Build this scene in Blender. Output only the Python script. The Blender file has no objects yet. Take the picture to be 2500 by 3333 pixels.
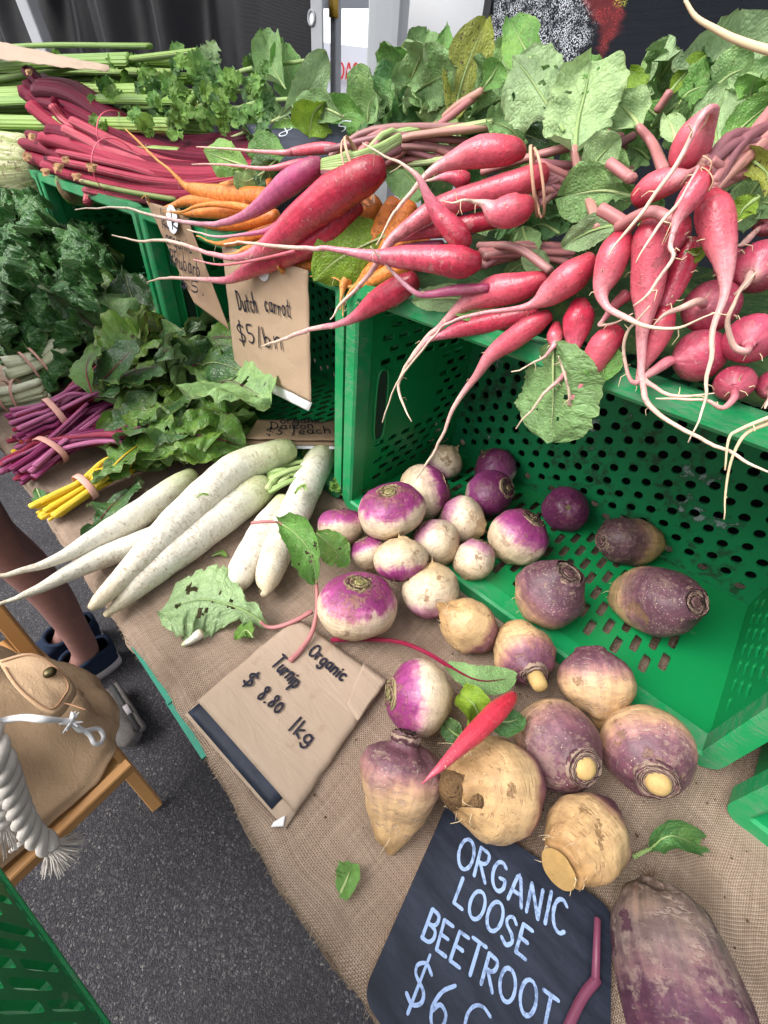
import bpy, math, random
from mathutils import Vector, noise
import numpy as np

# ------------------------------------------------------------------ camera, world, sun
SC = bpy.context.scene
COL = SC.collection
CZ, ZT = 1.2515, 0.78                       # eye height, table height
FPX, PITCH, ROLL, YAW = 1369.6, 0.71113, 0.10843, 0.69757
_F = Vector((-math.sin(YAW), math.cos(YAW), 0)); _R = Vector((math.cos(YAW), math.sin(YAW), 0)); _Z = Vector((0, 0, 1))
FW = _F * math.cos(PITCH) - _Z * math.sin(PITCH)
_U = _F * math.sin(PITCH) + _Z * math.cos(PITCH)
RT = _R * math.cos(ROLL) + _U * math.sin(ROLL)
UP = _U * math.cos(ROLL) - _R * math.sin(ROLL)
EYE = Vector((0, 0, CZ))
cd = bpy.data.cameras.new('camera'); cam = bpy.data.objects.new('camera', cd); COL.objects.link(cam)
cd.sensor_fit = 'VERTICAL'; cd.sensor_height = 36; cd.lens = 36 * FPX / 3333; cd.clip_start = 0.01; cd.clip_end = 300
from mathutils import Matrix
M3 = Matrix((RT, UP, -FW)).transposed(); M4 = M3.to_4x4(); M4.translation = EYE; cam.matrix_world = M4
SC.camera = cam
w = bpy.data.worlds.new('World'); SC.world = w; w.use_nodes = True
wn = w.node_tree.nodes; wl = w.node_tree.links
sky = wn.new('ShaderNodeTexSky'); sky.sky_type = 'NISHITA'; sky.sun_disc = False
SUN_EL, SUN_ROT = math.radians(47), math.radians(208)
sky.sun_elevation = SUN_EL; sky.sun_rotation = SUN_ROT; sky.air_density = 1.0; sky.dust_density = 3.0
hs = wn.new('ShaderNodeHueSaturation'); hs.inputs['Saturation'].default_value = 0.22
wl.new(sky.outputs[0], hs.inputs['Color']); wl.new(hs.outputs[0], wn['Background'].inputs['Color'])
wn['Background'].inputs['Strength'].default_value = 0.10
sd = bpy.data.lights.new('sun', 'SUN'); sd.energy = 1.5; sd.angle = math.radians(42); sd.color = (1, .96, .9)
so = bpy.data.objects.new('sun', sd); COL.objects.link(so)
_sd = Vector((math.cos(SUN_EL) * math.sin(SUN_ROT), math.cos(SUN_EL) * math.cos(SUN_ROT), math.sin(SUN_EL)))
so.rotation_euler = _sd.to_track_quat('Z', 'Y').to_euler()
SC.view_settings.view_transform = 'Standard'; SC.view_settings.look = 'None'
SC.view_settings.exposure = 1.55; SC.view_settings.gamma = 1

# ------------------------------------------------------------------ geometry helpers
def ray(x, y): return FW + RT * ((x - 1250) / FPX) - UP * ((y - 1666.5) / FPX)
def P(x, y, z):                                  # the place at height z that the photo shows at pixel x, y
    d = ray(x, y); return EYE + d * ((z - CZ) / d.z)
def V(x, y, v):                                  # the same on the upright plane y = v
    d = ray(x, y); return EYE + d * (v / d.y)
def depth(p): return (p - EYE).dot(FW)
def ppm(p): return FPX / depth(p)
def stretch_of(p, t=None):                       # how much wider than tangential the lens draws a round thing away from the picture's middle
    d = p - EYE; z = d.dot(FW); e = Vector((d.dot(RT) / z, -d.dot(UP) / z)); r2 = e.length_squared
    if r2 < 1e-4: return 1.
    if t is None: return (1 + math.sqrt(1 + r2)) / 2
    q = Vector((t.dot(RT) - e.x * t.dot(FW), -t.dot(UP) - e.y * t.dot(FW)))
    if q.length < 1e-5: return 1.
    n = Vector((-q.y, q.x)).normalized(); k = n.dot(e.normalized()); return math.sqrt(1 + k * k * r2)
def nz(p, f, s=0): return noise.noise(Vector((p[0] * f + s * 7.3, p[1] * f + s * 3.1, p[2] * f - s * 5.7)))
def lerp(a, b, t): return a + (b - a) * t
def interp(tab, t):
    if t <= tab[0][0]: return tab[0][1]
    for (a, x), (b, y) in zip(tab, tab[1:]):
        if t <= b: return x + (y - x) * (t - a) / max(b - a, 1e-9)
    return tab[-1][1]
def smooth(pts, k=5):                            # Catmull-Rom through tuples of any length
    pts = [tuple(p) for p in pts]
    if len(pts) < 3 or k < 2: 
        if len(pts) == 2 and k > 1:
            return [tuple(a + (b - a) * i / k for a, b in zip(*pts)) for i in range(k + 1)]
        return pts
    e = [tuple(2 * a - b for a, b in zip(pts[0], pts[1]))] + pts + [tuple(2 * a - b for a, b in zip(pts[-1], pts[-2]))]
    out = []
    for i in range(1, len(e) - 2):
        for j in range(k):
            t = j / k
            out.append(tuple(.5 * ((2 * p1) + (-p0 + p2) * t + (2 * p0 - 5 * p1 + 4 * p2 - p3) * t * t + (-p0 + 3 * p1 - 3 * p2 + p3) * t ** 3)
                             for p0, p1, p2, p3 in zip(e[i - 1], e[i], e[i + 1], e[i + 2])))
    out.append(pts[-1]); return out

class MB:
    def __init__(s): s.v = []; s.f = []; s.uv = []; s.m = []; s.r = []
    def add(s, p, uv=(0, 0), r=(0, 0, 0)): s.v.append(Vector(p)); s.uv.append(uv); s.r.append(r); return len(s.v) - 1
    def face(s, *i): s.f.append(tuple(i))
    def box(s, a, b):
        x0, y0, z0 = a; x1, y1, z1 = b
        k = [s.add(p, (p[0], p[1])) for p in ((x0, y0, z0), (x1, y0, z0), (x1, y1, z0), (x0, y1, z0), (x0, y0, z1), (x1, y0, z1), (x1, y1, z1), (x0, y1, z1))]
        for q in ((3, 2, 1, 0), (4, 5, 6, 7), (0, 1, 5, 4), (1, 2, 6, 5), (2, 3, 7, 6), (3, 0, 4, 7)): s.face(*[k[i] for i in q])
    def beam(s, a, b, w, h, up=Vector((0, 0, 1)), c=.12):           # bar with chamfered long edges
        a = Vector(a); b = Vector(b); t = (b - a).normalized(); sd_ = t.cross(up)
        sd_ = sd_.normalized() if sd_.length > 1e-5 else Vector((1, 0, 0)); n = sd_.cross(t)
        prof = []
        cx = min(w, h) * c
        for sx, sy in ((1, 1), (-1, 1), (-1, -1), (1, -1)):
            q = [(sx * (w / 2 - cx), sy * h / 2), (sx * w / 2, sy * (h / 2 - cx))]
            prof += q if sx * sy < 0 else q[::-1]
        prof.sort(key=lambda q: math.atan2(q[1], q[0])); L = (b - a).length
        r0 = [s.add(a + sd_ * x + n * y, (x, 0)) for x, y in prof]; r1 = [s.add(b + sd_ * x + n * y, (x, L)) for x, y in prof]
        m = len(prof)
        for i in range(m): s.face(r0[i], r0[(i + 1) % m], r1[(i + 1) % m], r1[i])
        s.face(*r0[::-1]); s.face(*r1)
    def sweep(s, pts, rad, n=12, cap0=True, cap1=True, flat=1., ref=None, disp=None, round1=True, round0=True, tv=None):
        pts = [Vector(p) for p in pts]; m = len(pts)
        T = [(pts[min(i + 1, m - 1)] - pts[max(i - 1, 0)]).normalized() for i in range(m)]
        if round0 and cap0 and rad[0] > 1e-4:
            pts = [pts[0] - T[0] * rad[0] * .38, pts[0] - T[0] * rad[0] * .25] + pts; rad = [rad[0] * .35, rad[0] * .75] + list(rad); T = [T[0]] * 2 + T; tv = [tv[0]] * 2 + tv if tv else None
        if round1 and cap1 and rad[-1] > 1e-4:
            pts = pts + [pts[-1] + T[-1] * rad[-1] * .25, pts[-1] + T[-1] * rad[-1] * .38]; rad = list(rad) + [rad[-1] * .75, rad[-1] * .35]; T = T + [T[-1]] * 2; tv = tv + [tv[-1]] * 2 if tv else None
        m = len(pts)
        r = ref or (Vector((0, 0, 1)) if abs(T[0].z) < .9 else Vector((1, 0, 0)))
        a = (r - T[0] * r.dot(T[0])).normalized()
        Ls = [0.]
        for i in range(1, m): Ls.append(Ls[-1] + (pts[i] - pts[i - 1]).length)
        rings = []
        for i in range(m):
            a = (a - T[i] * a.dot(T[i])).normalized(); b = T[i].cross(a); rg = []
            for j in range(n):
                th = 2 * math.pi * j / n
                d = b * math.cos(th) + a * (math.sin(th) * flat); rr = rad[i]
                q = pts[i] + d * rr
                if disp: q = q + d * (disp(q, Ls[i] / Ls[-1], th) * rr)
                rg.append(s.add(q, (j / n, tv[i] if tv else Ls[i] / Ls[-1]), (math.cos(th), math.sin(th), Ls[i])))
            rings.append(rg)
        for i in range(m - 1):
            for j in range(n): s.face(rings[i][j], rings[i][(j + 1) % n], rings[i + 1][(j + 1) % n], rings[i + 1][j])
        if cap0: c = s.add(pts[0], (.5, tv[0] if tv else 0), (0, 0, 0)); [s.face(c, rings[0][(j + 1) % n], rings[0][j]) for j in range(n)]
        if cap1: c = s.add(pts[-1], (.5, tv[-1] if tv else 1), (0, 0, Ls[-1])); [s.face(c, rings[-1][j], rings[-1][(j + 1) % n]) for j in range(n)]
        return s
    def grid(s, fn, nu, nv, skip=None):
        k = [[s.add(*fn(i / nu, j / nv)) for i in range(nu + 1)] for j in range(nv + 1)]
        for j in range(nv):
            for i in range(nu):
                if skip and skip((i + .5) / nu, (j + .5) / nv): continue
                s.face(k[j][i], k[j][i + 1], k[j + 1][i + 1], k[j + 1][i])
        return s

ORG = {}
def mesh_of(name, mb, mat, org, smooth_=True):
    me = bpy.data.meshes.new(name)
    me.from_pydata([tuple(p - org) for p in mb.v], [], mb.f)
    uvl = me.uv_layers.new(name='UVMap')
    li = np.empty(len(me.loops), dtype=np.int32); me.loops.foreach_get('vertex_index', li)
    uvl.data.foreach_set('uv', np.array(mb.uv, dtype=np.float32)[li].ravel())
    if smooth_: me.polygons.foreach_set('use_smooth', [True] * len(me.polygons))
    for mm in (mat if isinstance(mat, (list, tuple)) else [mat]): me.materials.append(mm)
    if any(x != (0, 0, 0) for x in mb.r[:40]) and len(mb.r) == len(mb.v): me.attributes.new('ring', 'FLOAT_VECTOR', 'POINT').data.foreach_set('vector', np.array(mb.r, dtype=np.float32).ravel())
    if mb.m: me.polygons.foreach_set('material_index', mb.m)
    me.update(); return me
def tag(o, label=None, cat=None, group=None, kind=None):
    if label: o['label'] = label
    if cat: o['category'] = cat
    if group: o['group'] = group
    if kind: o['kind'] = kind
    return o
def empty(name, loc, label=None, cat=None, group=None):
    o = bpy.data.objects.new(name, None); COL.objects.link(o); o.location = loc; o.empty_display_size = .02
    ORG[o.name] = Vector(loc); return tag(o, label, cat, group)
def part(name, mb, mat, parent, sm=True, label=None, kind=None):
    org = ORG[parent.name]
    o = bpy.data.objects.new(name, mesh_of(name, mb, mat, org, sm)); COL.objects.link(o); o.parent = parent; ORG[o.name] = org
    return tag(o, label, kind=kind)
def solo(name, mb, mat, loc, label=None, cat=None, group=None, kind=None, sm=True):
    loc = Vector(loc)
    o = bpy.data.objects.new(name, mesh_of(name, mb, mat, loc, sm)); COL.objects.link(o); o.location = loc; ORG[o.name] = loc
    return tag(o, label, cat, group, kind)

# ------------------------------------------------------------------ materials
class NT:
    def __init__(s, name):
        s.mat = bpy.data.materials.new(name); s.mat.use_nodes = True; s.t = s.mat.node_tree; s.n = s.t.nodes; s.b = s.n['Principled BSDF']
        s.out = s.n['Material Output']
    def L(s, a, b): s.t.links.new(a, b)
    def put(s, sock, v):
        if hasattr(v, 'is_linked') or hasattr(v, 'links'): s.L(v, sock)
        else: sock.default_value = v if not (isinstance(v, tuple) and len(v) == 3 and len(sock.default_value) == 4) else (*v, 1)
    def tc(s, k='Object'): return s.n.new('ShaderNodeTexCoord').outputs[k]
    def map(s, v, sc=(1, 1, 1), rot=(0, 0, 0), loc=(0, 0, 0)):
        m = s.n.new('ShaderNodeMapping'); s.L(v, m.inputs[0]); m.inputs['Scale'].default_value = sc; m.inputs['Rotation'].default_value = rot; m.inputs['Location'].default_value = loc; return m.outputs[0]
    def noise(s, v, sc, det=3, rough=.55, dist=0):
        m = s.n.new('ShaderNodeTexNoise'); s.L(v, m.inputs['Vector']); m.inputs['Scale'].default_value = sc; m.inputs['Detail'].default_value = det; m.inputs['Roughness'].default_value = rough; m.inputs['Distortion'].default_value = dist; return m.outputs['Fac']
    def vor(s, v, sc, feat='F1', out='Distance', rnd=1):
        m = s.n.new('ShaderNodeTexVoronoi'); m.feature = feat; s.L(v, m.inputs['Vector']); m.inputs['Scale'].default_value = sc; m.inputs['Randomness'].default_value = rnd; return m.outputs[out]
    def wave(s, v, sc, axis='X', dist=0, dsc=1):
        m = s.n.new('ShaderNodeTexWave'); s.L(v, m.inputs['Vector']); m.bands_direction = axis; m.inputs['Scale'].default_value = sc; m.inputs['Distortion'].default_value = dist; m.inputs['Detail Scale'].default_value = dsc; return m.outputs['Fac']
    def math(s, op, a, b=None, c=None, clamp=False):
        m = s.n.new('ShaderNodeMath'); m.operation = op; m.use_clamp = clamp; s.put(m.inputs[0], a)
        if b is not None: s.put(m.inputs[1], b)
        if c is not None: s.put(m.inputs[2], c)
        return m.outputs[0]
    def ss(s, v, a, b):
        m = s.n.new('ShaderNodeMapRange'); m.interpolation_type = 'SMOOTHSTEP'; s.put(m.inputs[0], v); m.inputs[1].default_value = a; m.inputs[2].default_value = b; return m.outputs[0]
    def mix(s, f, a, b, mode='MIX'):
        m = s.n.new('ShaderNodeMix'); m.data_type = 'RGBA'; m.blend_type = mode; s.put(m.inputs[0], f); s.put(m.inputs[6], a); s.put(m.inputs[7], b); return m.outputs[2]
    def ramp(s, f, stops):
        m = s.n.new('ShaderNodeValToRGB'); s.L(f, m.inputs[0]); e = m.color_ramp.elements
        while len(e) < len(stops): e.new(.5)
        for x, (p, c) in zip(e, stops): x.position = p; x.color = (*c, 1)
        return m.outputs[0]
    def sep(s, v):
        m = s.n.new('ShaderNodeSeparateXYZ'); s.L(v, m.inputs[0]); return m.outputs
    def rand(s): return s.n.new('ShaderNodeObjectInfo').outputs['Random']
    def bump(s, h, st=.5, d=.002, nrm=None):
        m = s.n.new('ShaderNodeBump'); m.inputs['Strength'].default_value = st; m.inputs['Distance'].default_value = d; s.L(h, m.inputs['Height'])
        if nrm is not None: s.L(nrm, m.inputs['Normal'])
        return m.outputs[0]
    def fin(s, col, rough=.5, nrm=None, spec=.5, **kw):
        s.put(s.b.inputs['Base Color'], col); s.put(s.b.inputs['Roughness'], rough); s.b.inputs['Specular IOR Level'].default_value = spec
        if nrm is not None: s.L(nrm, s.b.inputs['Normal'])
        for k, v in kw.items(): s.put(s.b.inputs[k.replace('_', ' ')], v)
        return s.mat

def m_plain(name, col, rough=.5, var=.15, sc=30, bump=.2, spec=.5, metal=0, bd=.001):
    N = NT(name); o = N.tc(); f = N.noise(o, sc, 4)
    c = N.mix(f, tuple(x * (1 - var) for x in col), tuple(min(1, x * (1 + var)) for x in col))
    return N.fin(c, rough, N.bump(N.noise(o, sc * 6, 3), bump, bd), spec, Metallic=metal)

def m_root(name, stops, rings=.35, dirt=(.16, .09, .05), dirt_amt=.25, rough=.42, wob=.06, spec=.4, fleck=.3, fleckc=(.25, .13, .06), freq=330, streak=.25, scarc=None, scar_amt=0., big=26, bump=.5, pale=None, dsc=9.):
    """skin colour runs along the root (UV v) with a ragged, streaky boundary; rings, soil smears, flecks and scars on top"""
    N = NT(name); o = N.tc(); uv = N.tc('UV'); u = N.sep(uv)
    at = N.n.new('ShaderNodeAttribute'); at.attribute_name = 'ring'; rg = at.outputs['Vector']
    r = N.rand(); cb = N.n.new('ShaderNodeCombineXYZ')
    for i in range(3): N.L(N.math('MULTIPLY', r, 3.7 + i * 2), cb.inputs[i])
    def plus(v):
        a = N.n.new('ShaderNodeVectorMath'); a.operation = 'ADD'; N.L(v, a.inputs[0]); N.L(cb.outputs[0], a.inputs[1]); return a.outputs[0]
    o = plus(o); rg2 = N.map(rg, (1, 1, freq / 3.)); rg2 = plus(rg2)
    ring = N.noise(rg2, 1.1, 4, .62); ringb = N.noise(plus(N.map(rg, (3.2, 3.2, freq))), 1., 2, .5); along = N.noise(plus(N.map(rg, (5, 5, 22))), 1., 3, .6)
    b1 = N.noise(o, big, 4, .6); b2 = N.noise(o, big * 4, 4, .65)
    t = N.math('ADD', u[1], N.math('ADD', N.math('MULTIPLY', N.math('SUBTRACT', b1, .5), wob * 2.4), N.math('ADD', N.math('MULTIPLY', N.math('SUBTRACT', b2, .5), wob * .8), N.math('ADD', N.math('MULTIPLY', N.math('SUBTRACT', N.noise(plus(N.map(rg, (4.5, 4.5, 12))), 1., 3, .65), .5), wob * 1.6), N.math('MULTIPLY', N.math('SUBTRACT', ring, .5), wob * .9)))))
    c = N.ramp(t, stops)
    st = N.math('ADD', N.math('MULTIPLY', ring, .6), N.math('MULTIPLY', along, .4))
    c = N.mix(N.math('MULTIPLY', N.ss(st, .44, .60), streak), c, N.mix(1, c, (.45, .40, .45), 'MULTIPLY'))
    c = N.mix(N.math('MULTIPLY', N.ss(st, .50, .36), streak * .8), c, pale or (.85, .75, .68), 'SOFT_LIGHT')
    line = N.math('MULTIPLY', N.ss(ringb, .585, .66), N.ss(b2, .40, .58)); c = N.mix(N.math('MULTIPLY', line, rings), c, dirt)
    d = N.math('MULTIPLY', N.ss(N.math('ADD', N.math('MULTIPLY', b1, .45), N.math('MULTIPLY', N.noise(o, big * dsc, 5, .7), .55)), .505, .60), dirt_amt); c = N.mix(d, c, dirt)
    if fleck:
        fl = N.ss(N.vor(o, 330), .22, .10); fm = N.ss(N.noise(o, 60, 3), .47, .56); c = N.mix(N.math('MULTIPLY', N.math('MULTIPLY', fl, fm), fleck), c, fleckc)
    sc = None
    if scar_amt:
        sc = N.ss(N.noise(o, big * 1.7, 5, .66), .615, .645); c = N.mix(N.math('MULTIPLY', sc, scar_amt), c, N.mix(N.noise(o, 300, 3), scarc or dirt, tuple(x * .5 for x in (scarc or dirt))))
    h = N.math('ADD', N.math('MULTIPLY', ring, .8), N.math('ADD', N.math('MULTIPLY', line, -.8), N.math('ADD', N.math('MULTIPLY', b2, 1.0), N.math('MULTIPLY', b1, 1.0))))
    if sc is not None: h = N.math('SUBTRACT', h, N.math('MULTIPLY', sc, .5))
    return N.fin(c, N.math('ADD', N.math('MULTIPLY', d, .5), N.math('ADD', rough, N.math('MULTIPLY', N.math('SUBTRACT', b2, .5), .3))), N.bump(h, bump, .0022), spec)

def m_leaf(name, top, under, vein, vamt=.6, rough=.45, spots=.15, nv=6., trans=.2, yel=.12, spec=.35, bump=.4, qs=.5, spotc=(.1, .075, .03)):
    N = NT(name); o = N.tc(); uv = N.tc('UV'); u = N.sep(uv)
    a = N.math('MULTIPLY', N.math('ABSOLUTE', N.math('SUBTRACT', u[0], .5)), 2)
    wob = N.math('MULTIPLY', N.math('SUBTRACT', N.noise(N.map(uv, (4, 6, 1)), 1, 3), .5), 1.9)
    lr = N.math('MULTIPLY', N.ss(u[0], .49, .51), .45)
    vv = N.math('ADD', N.math('SUBTRACT', N.math('MULTIPLY', u[1], nv), N.math('MULTIPLY', N.math('POWER', a, .8), 1.9)), N.math('ADD', wob, lr))
    pp = N.math('PINGPONG', vv, .5); wd = N.math('MULTIPLY', N.math('SUBTRACT', 1.15, a), .05)
    side = N.ss(N.math('SUBTRACT', pp, wd), .03, -.01)
    ev = N.vor(N.map(uv, (7, 15, 1)), 1.7, 'DISTANCE_TO_EDGE'); net = N.ss(ev, .055, .0); mid = N.ss(a, .06, .02)
    vm = N.math('MAXIMUM', N.math('MAXIMUM', N.math('MULTIPLY', side, .75), N.math('MULTIPLY', net, .34)), mid)
    r = N.rand(); n1 = N.noise(o, 26, 5, .62); n2 = N.noise(o, 120, 4, .65)
    f = N.math('ADD', N.math('MULTIPLY', N.ss(n1, .3, .7), .6), N.math('MULTIPLY', r, .4))
    base = N.mix(f, tuple(x * .55 for x in top), tuple(x * 1.5 for x in top))
    base = N.mix(N.math('MULTIPLY', N.ss(N.math('ADD', n1, N.math('MULTIPLY', r, .25)), .62, .82), yel * 3.5, clamp=True), base, (.27, .29, .035))
    base = N.mix(N.math('MULTIPLY', N.ss(n2, .45, .62), .35), base, tuple(x * .6 for x in top))
    g = N.n.new('ShaderNodeNewGeometry'); bf = g.outputs['Backfacing']
    und = N.mix(f, tuple(x * .7 for x in under), tuple(x * 1.25 for x in under)); base = N.mix(bf, base, und)
    c = N.mix(N.math('MULTIPLY', vm, vamt), base, vein)
    sp = N.math('MULTIPLY', N.ss(N.noise(o, 210, 3, .6), .63, .68), spots * 4, clamp=True); c = N.mix(sp, c, spotc)
    edge = N.math('MULTIPLY', N.ss(a, .93, 1.), .35); c = N.mix(edge, c, N.mix(.5, vein, (.2, .15, .05)))
    h = N.math('ADD', N.math('MULTIPLY', vm, -.7), N.math('ADD', N.math('MULTIPLY', pp, 1.2 * qs), N.math('ADD', N.math('MULTIPLY', ev, 1.6), N.math('MULTIPLY', n2, .6))))
    nr = N.bump(h, bump, .0028)
    N.fin(c, N.math('ADD', rough, N.math('MULTIPLY', N.math('SUBTRACT', n2, .5), .3)), nr, spec)
    tr = N.n.new('ShaderNodeBsdfTranslucent'); N.L(c, tr.inputs[0]); N.L(nr, tr.inputs['Normal'])
    mx = N.n.new('ShaderNodeMixShader'); mx.inputs[0].default_value = trans; N.L(N.b.outputs[0], mx.inputs[1]); N.L(tr.outputs[0], mx.inputs[2]); N.L(mx.outputs[0], N.out.inputs[0])
    return N.mat

def m_stalk(name, a, b, rough=.35, lines=9, tipc=None, bump=.5, spec=.35):
    N = NT(name); uv = N.tc('UV'); u = N.sep(uv); r = N.rand()
    st = N.noise(N.map(uv, (lines * 2., 1.5, 1)), 1.5, 2)
    f = N.math('ADD', N.math('MULTIPLY', st, .7), N.math('MULTIPLY', N.math('SUBTRACT', r, .5), .5), clamp=True)
    c = N.mix(N.ss(f, .3, .7), a, b)
    if tipc: c = N.mix(N.ss(u[1], tipc[1], tipc[2]), c, tipc[0])
    c = N.mix(N.math('MULTIPLY', N.ss(N.noise(N.tc(), 120, 4), .6, .75), .25), c, (.1, .06, .03))
    w = N.math('SINE', N.math('MULTIPLY', u[0], lines * 6.28))
    return N.fin(c, rough, N.bump(N.math('ADD', N.math('MULTIPLY', w, .35), st), bump, .0015), spec)

def m_burlap():
    N = NT('burlap'); o = N.tc(); wob = N.n.new('ShaderNodeVectorMath'); wob.operation = 'MULTIPLY_ADD'
    ns = N.n.new('ShaderNodeTexNoise'); N.L(o, ns.inputs['Vector']); ns.inputs['Scale'].default_value = 9; N.L(ns.outputs['Color'], wob.inputs[0]); wob.inputs[1].default_value = (.028, .028, 0); N.L(o, wob.inputs[2])
    p = wob.outputs[0]; S = 2 * math.pi / .0031
    s = N.sep(p); sx = N.math('SINE', N.math('MULTIPLY', s[0], S)); sy = N.math('SINE', N.math('MULTIPLY', s[1], S))
    wv = N.math('MULTIPLY', sx, sy)
    gap = N.math('MULTIPLY', N.ss(N.math('SINE', N.math('MULTIPLY', s[0], S * 2)), -.15, .8), N.ss(N.math('SINE', N.math('MULTIPLY', s[1], S * 2)), -.15, .8))
    thr = N.noise(N.map(p, (14, 330, 1)), 1, 3, .7); thr2 = N.noise(N.map(p, (330, 14, 1)), 1, 3, .7)
    gm = N.math('ADD', .25, N.math('MULTIPLY', N.noise(p, 240, 3, .7), 1.5), clamp=True); gap = N.math('MULTIPLY', gap, gm)
    slub = N.math('ADD', N.math('MULTIPLY', thr, .5), N.math('MULTIPLY', thr2, .5))
    big = N.noise(o, 5, 5, .6)
    c = N.ramp(slub, [(.3, (.185, .125, .088)), (.5, (.325, .235, .175)), (.7, (.48, .365, .285))])
    c = N.mix(N.ss(wv, -.9, .9), c, N.mix(.5, c, (.47, .36, .29)))
    c = N.mix(gap, c, (.030, .018, .010))
    c = N.mix(N.math('MULTIPLY', N.ss(big, .52, .66), .55), c, (.12, .075, .05))
    h = N.math('SUBTRACT', N.math('ADD', N.math('MULTIPLY', wv, .5), slub), N.math('MULTIPLY', gap, 1.2))
    return N.fin(c, .95, N.bump(h, .8, .0012), .12)

def m_asphalt():
    N = NT('asphalt'); o = N.tc(); wv = N.n.new('ShaderNodeVectorMath'); wv.operation = 'MULTIPLY_ADD'
    ns = N.n.new('ShaderNodeTexNoise'); N.L(o, ns.inputs['Vector']); ns.inputs['Scale'].default_value = 60; ns.inputs['Detail'].default_value = 3; N.L(ns.outputs['Color'], wv.inputs[0]); wv.inputs[1].default_value = (.010, .010, .010); N.L(o, wv.inputs[2]); p = wv.outputs[0]
    def stones(sc):
        v = N.n.new('ShaderNodeTexVoronoi'); N.L(p, v.inputs['Vector']); v.inputs['Scale'].default_value = sc; return N.sep(v.outputs['Color'])[0], v.outputs['Distance']
    c1, d1 = stones(300); c2, d2 = stones(165); n = N.noise(o, 500, 5, .75); big = N.noise(o, 2.2, 6, .62); mid = N.noise(o, 14, 5, .65)
    c = N.ramp(c1, [(0, (.022, .021, .026)), (.5, (.046, .044, .052)), (.84, (.078, .075, .085)), (.97, (.13, .126, .132)), (1, (.27, .26, .25))])
    k2 = N.math('MULTIPLY', N.ss(c2, .78, .83), N.ss(d2, .52, .36)); c = N.mix(N.math('MULTIPLY', k2, .7), c, N.mix(c1, (.09, .086, .088), (.22, .21, .20)))
    c = N.mix(N.math('MULTIPLY', N.ss(n, .35, .65), .5), c, (.034, .033, .039))
    c = N.mix(N.math('MULTIPLY', N.ss(big, .44, .62), .55), c, (.026, .025, .028)); c = N.mix(N.math('MULTIPLY', N.ss(mid, .56, .7), .35), c, (.075, .07, .07))
    c = N.mix(N.math('MULTIPLY', N.ss(N.noise(o, 7.5, 3, .5), .70, .73), .75), c, (.013, .012, .014))
    h = N.math('ADD', N.math('MULTIPLY', N.ss(d1, .6, .25), N.math('ADD', .25, N.math('MULTIPLY', c1, .9))), N.math('ADD', N.math('MULTIPLY', k2, 1.2), N.math('ADD', N.math('MULTIPLY', n, 1.0), N.math('MULTIPLY', mid, 1.6))))
    return N.fin(c, .82, N.bump(h, .75, .0028), .3)

def m_green():
    N = NT('green_plastic'); o = N.tc()
    sc = N.noise(N.map(o, (1, 1, 1)), 9, 6, .7); fine = N.noise(N.map(o, (40, 140, 140)), 1, 4, .7)
    c = N.mix(N.noise(o, 6, 3), (.003, .165, .045), (.007, .245, .072))
    d = N.ss(sc, .54, .7); c = N.mix(N.math('MULTIPLY', d, N.math('MULTIPLY', fine, .75)), c, (.012, .045, .022))
    s2 = N.math('MULTIPLY', N.ss(N.noise(o, 14, 5, .65), .60, .68), N.ss(fine, .42, .62)); c = N.mix(N.math('MULTIPLY', s2, .55), c, (.20, .30, .22))
    h = N.math('ADD', fine, N.math('MULTIPLY', N.noise(o, 500, 2), .3))
    return N.fin(c, N.math('ADD', .36, N.math('MULTIPLY', s2, .4)), N.bump(h, .12, .001), .5)
def m_green_dirty():
    N = NT('soiled_green_plastic'); o = N.tc(); b = N.noise(o, 16, 6, .72); f = N.noise(o, 90, 5, .7)
    c = N.mix(N.noise(o, 7, 3), (.002, .115, .036), (.005, .18, .062))
    c = N.mix(N.math('MULTIPLY', N.ss(N.math('ADD', N.math('MULTIPLY', b, .6), N.math('MULTIPLY', f, .4)), .50, .60), .85), c, (.014, .030, .016))
    c = N.mix(N.math('MULTIPLY', N.ss(N.math('ADD', N.math('MULTIPLY', N.noise(o, 8, 4), .7), N.math('MULTIPLY', f, .3)), .595, .615), .8), c, (.22, .27, .27))
    return N.fin(c, .5, N.bump(f, .2, .001), .35)
def m_rim():
    N = NT('scuffed_green_plastic'); o = N.tc()
    fine = N.noise(N.map(o, (60, 60, 260)), 1, 5, .75); mk = N.noise(o, 16, 4, .6)
    c = N.mix(mk, (.004, .20, .06), (.010, .29, .095))
    s2 = N.math('MULTIPLY', N.ss(mk, .42, .58), N.ss(fine, .38, .6)); c = N.mix(N.math('MULTIPLY', s2, .55), c, (.12, .19, .13))
    return N.fin(c, N.math('ADD', .35, N.math('MULTIPLY', s2, .45)), N.bump(fine, .3, .001), .5)

def m_kraft(name='kraft_paper', a=(.33, .23, .155), b=(.42, .31, .215), wr=1.):
    N = NT(name); o = N.tc(); n = N.noise(o, 12, 5, .6); fib = N.noise(N.map(o, (60, 500, 60), (.4, .3, .7)), 1, 3)
    c = N.mix(n, a, b); c = N.mix(N.math('MULTIPLY', fib, .25), c, (.3, .19, .12))
    c = N.mix(N.math('MULTIPLY', N.ss(N.noise(o, 40, 4), .62, .75), .3), c, (.2, .12, .07))
    cr = N.noise(N.map(o, (14, 60, 20), (.2, .1, .6)), 1, 4, .6, .8)
    return N.fin(c, .75, N.bump(N.math('ADD', cr, N.math('MULTIPLY', n, .6)), .35 * wr, .006), .25)

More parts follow.
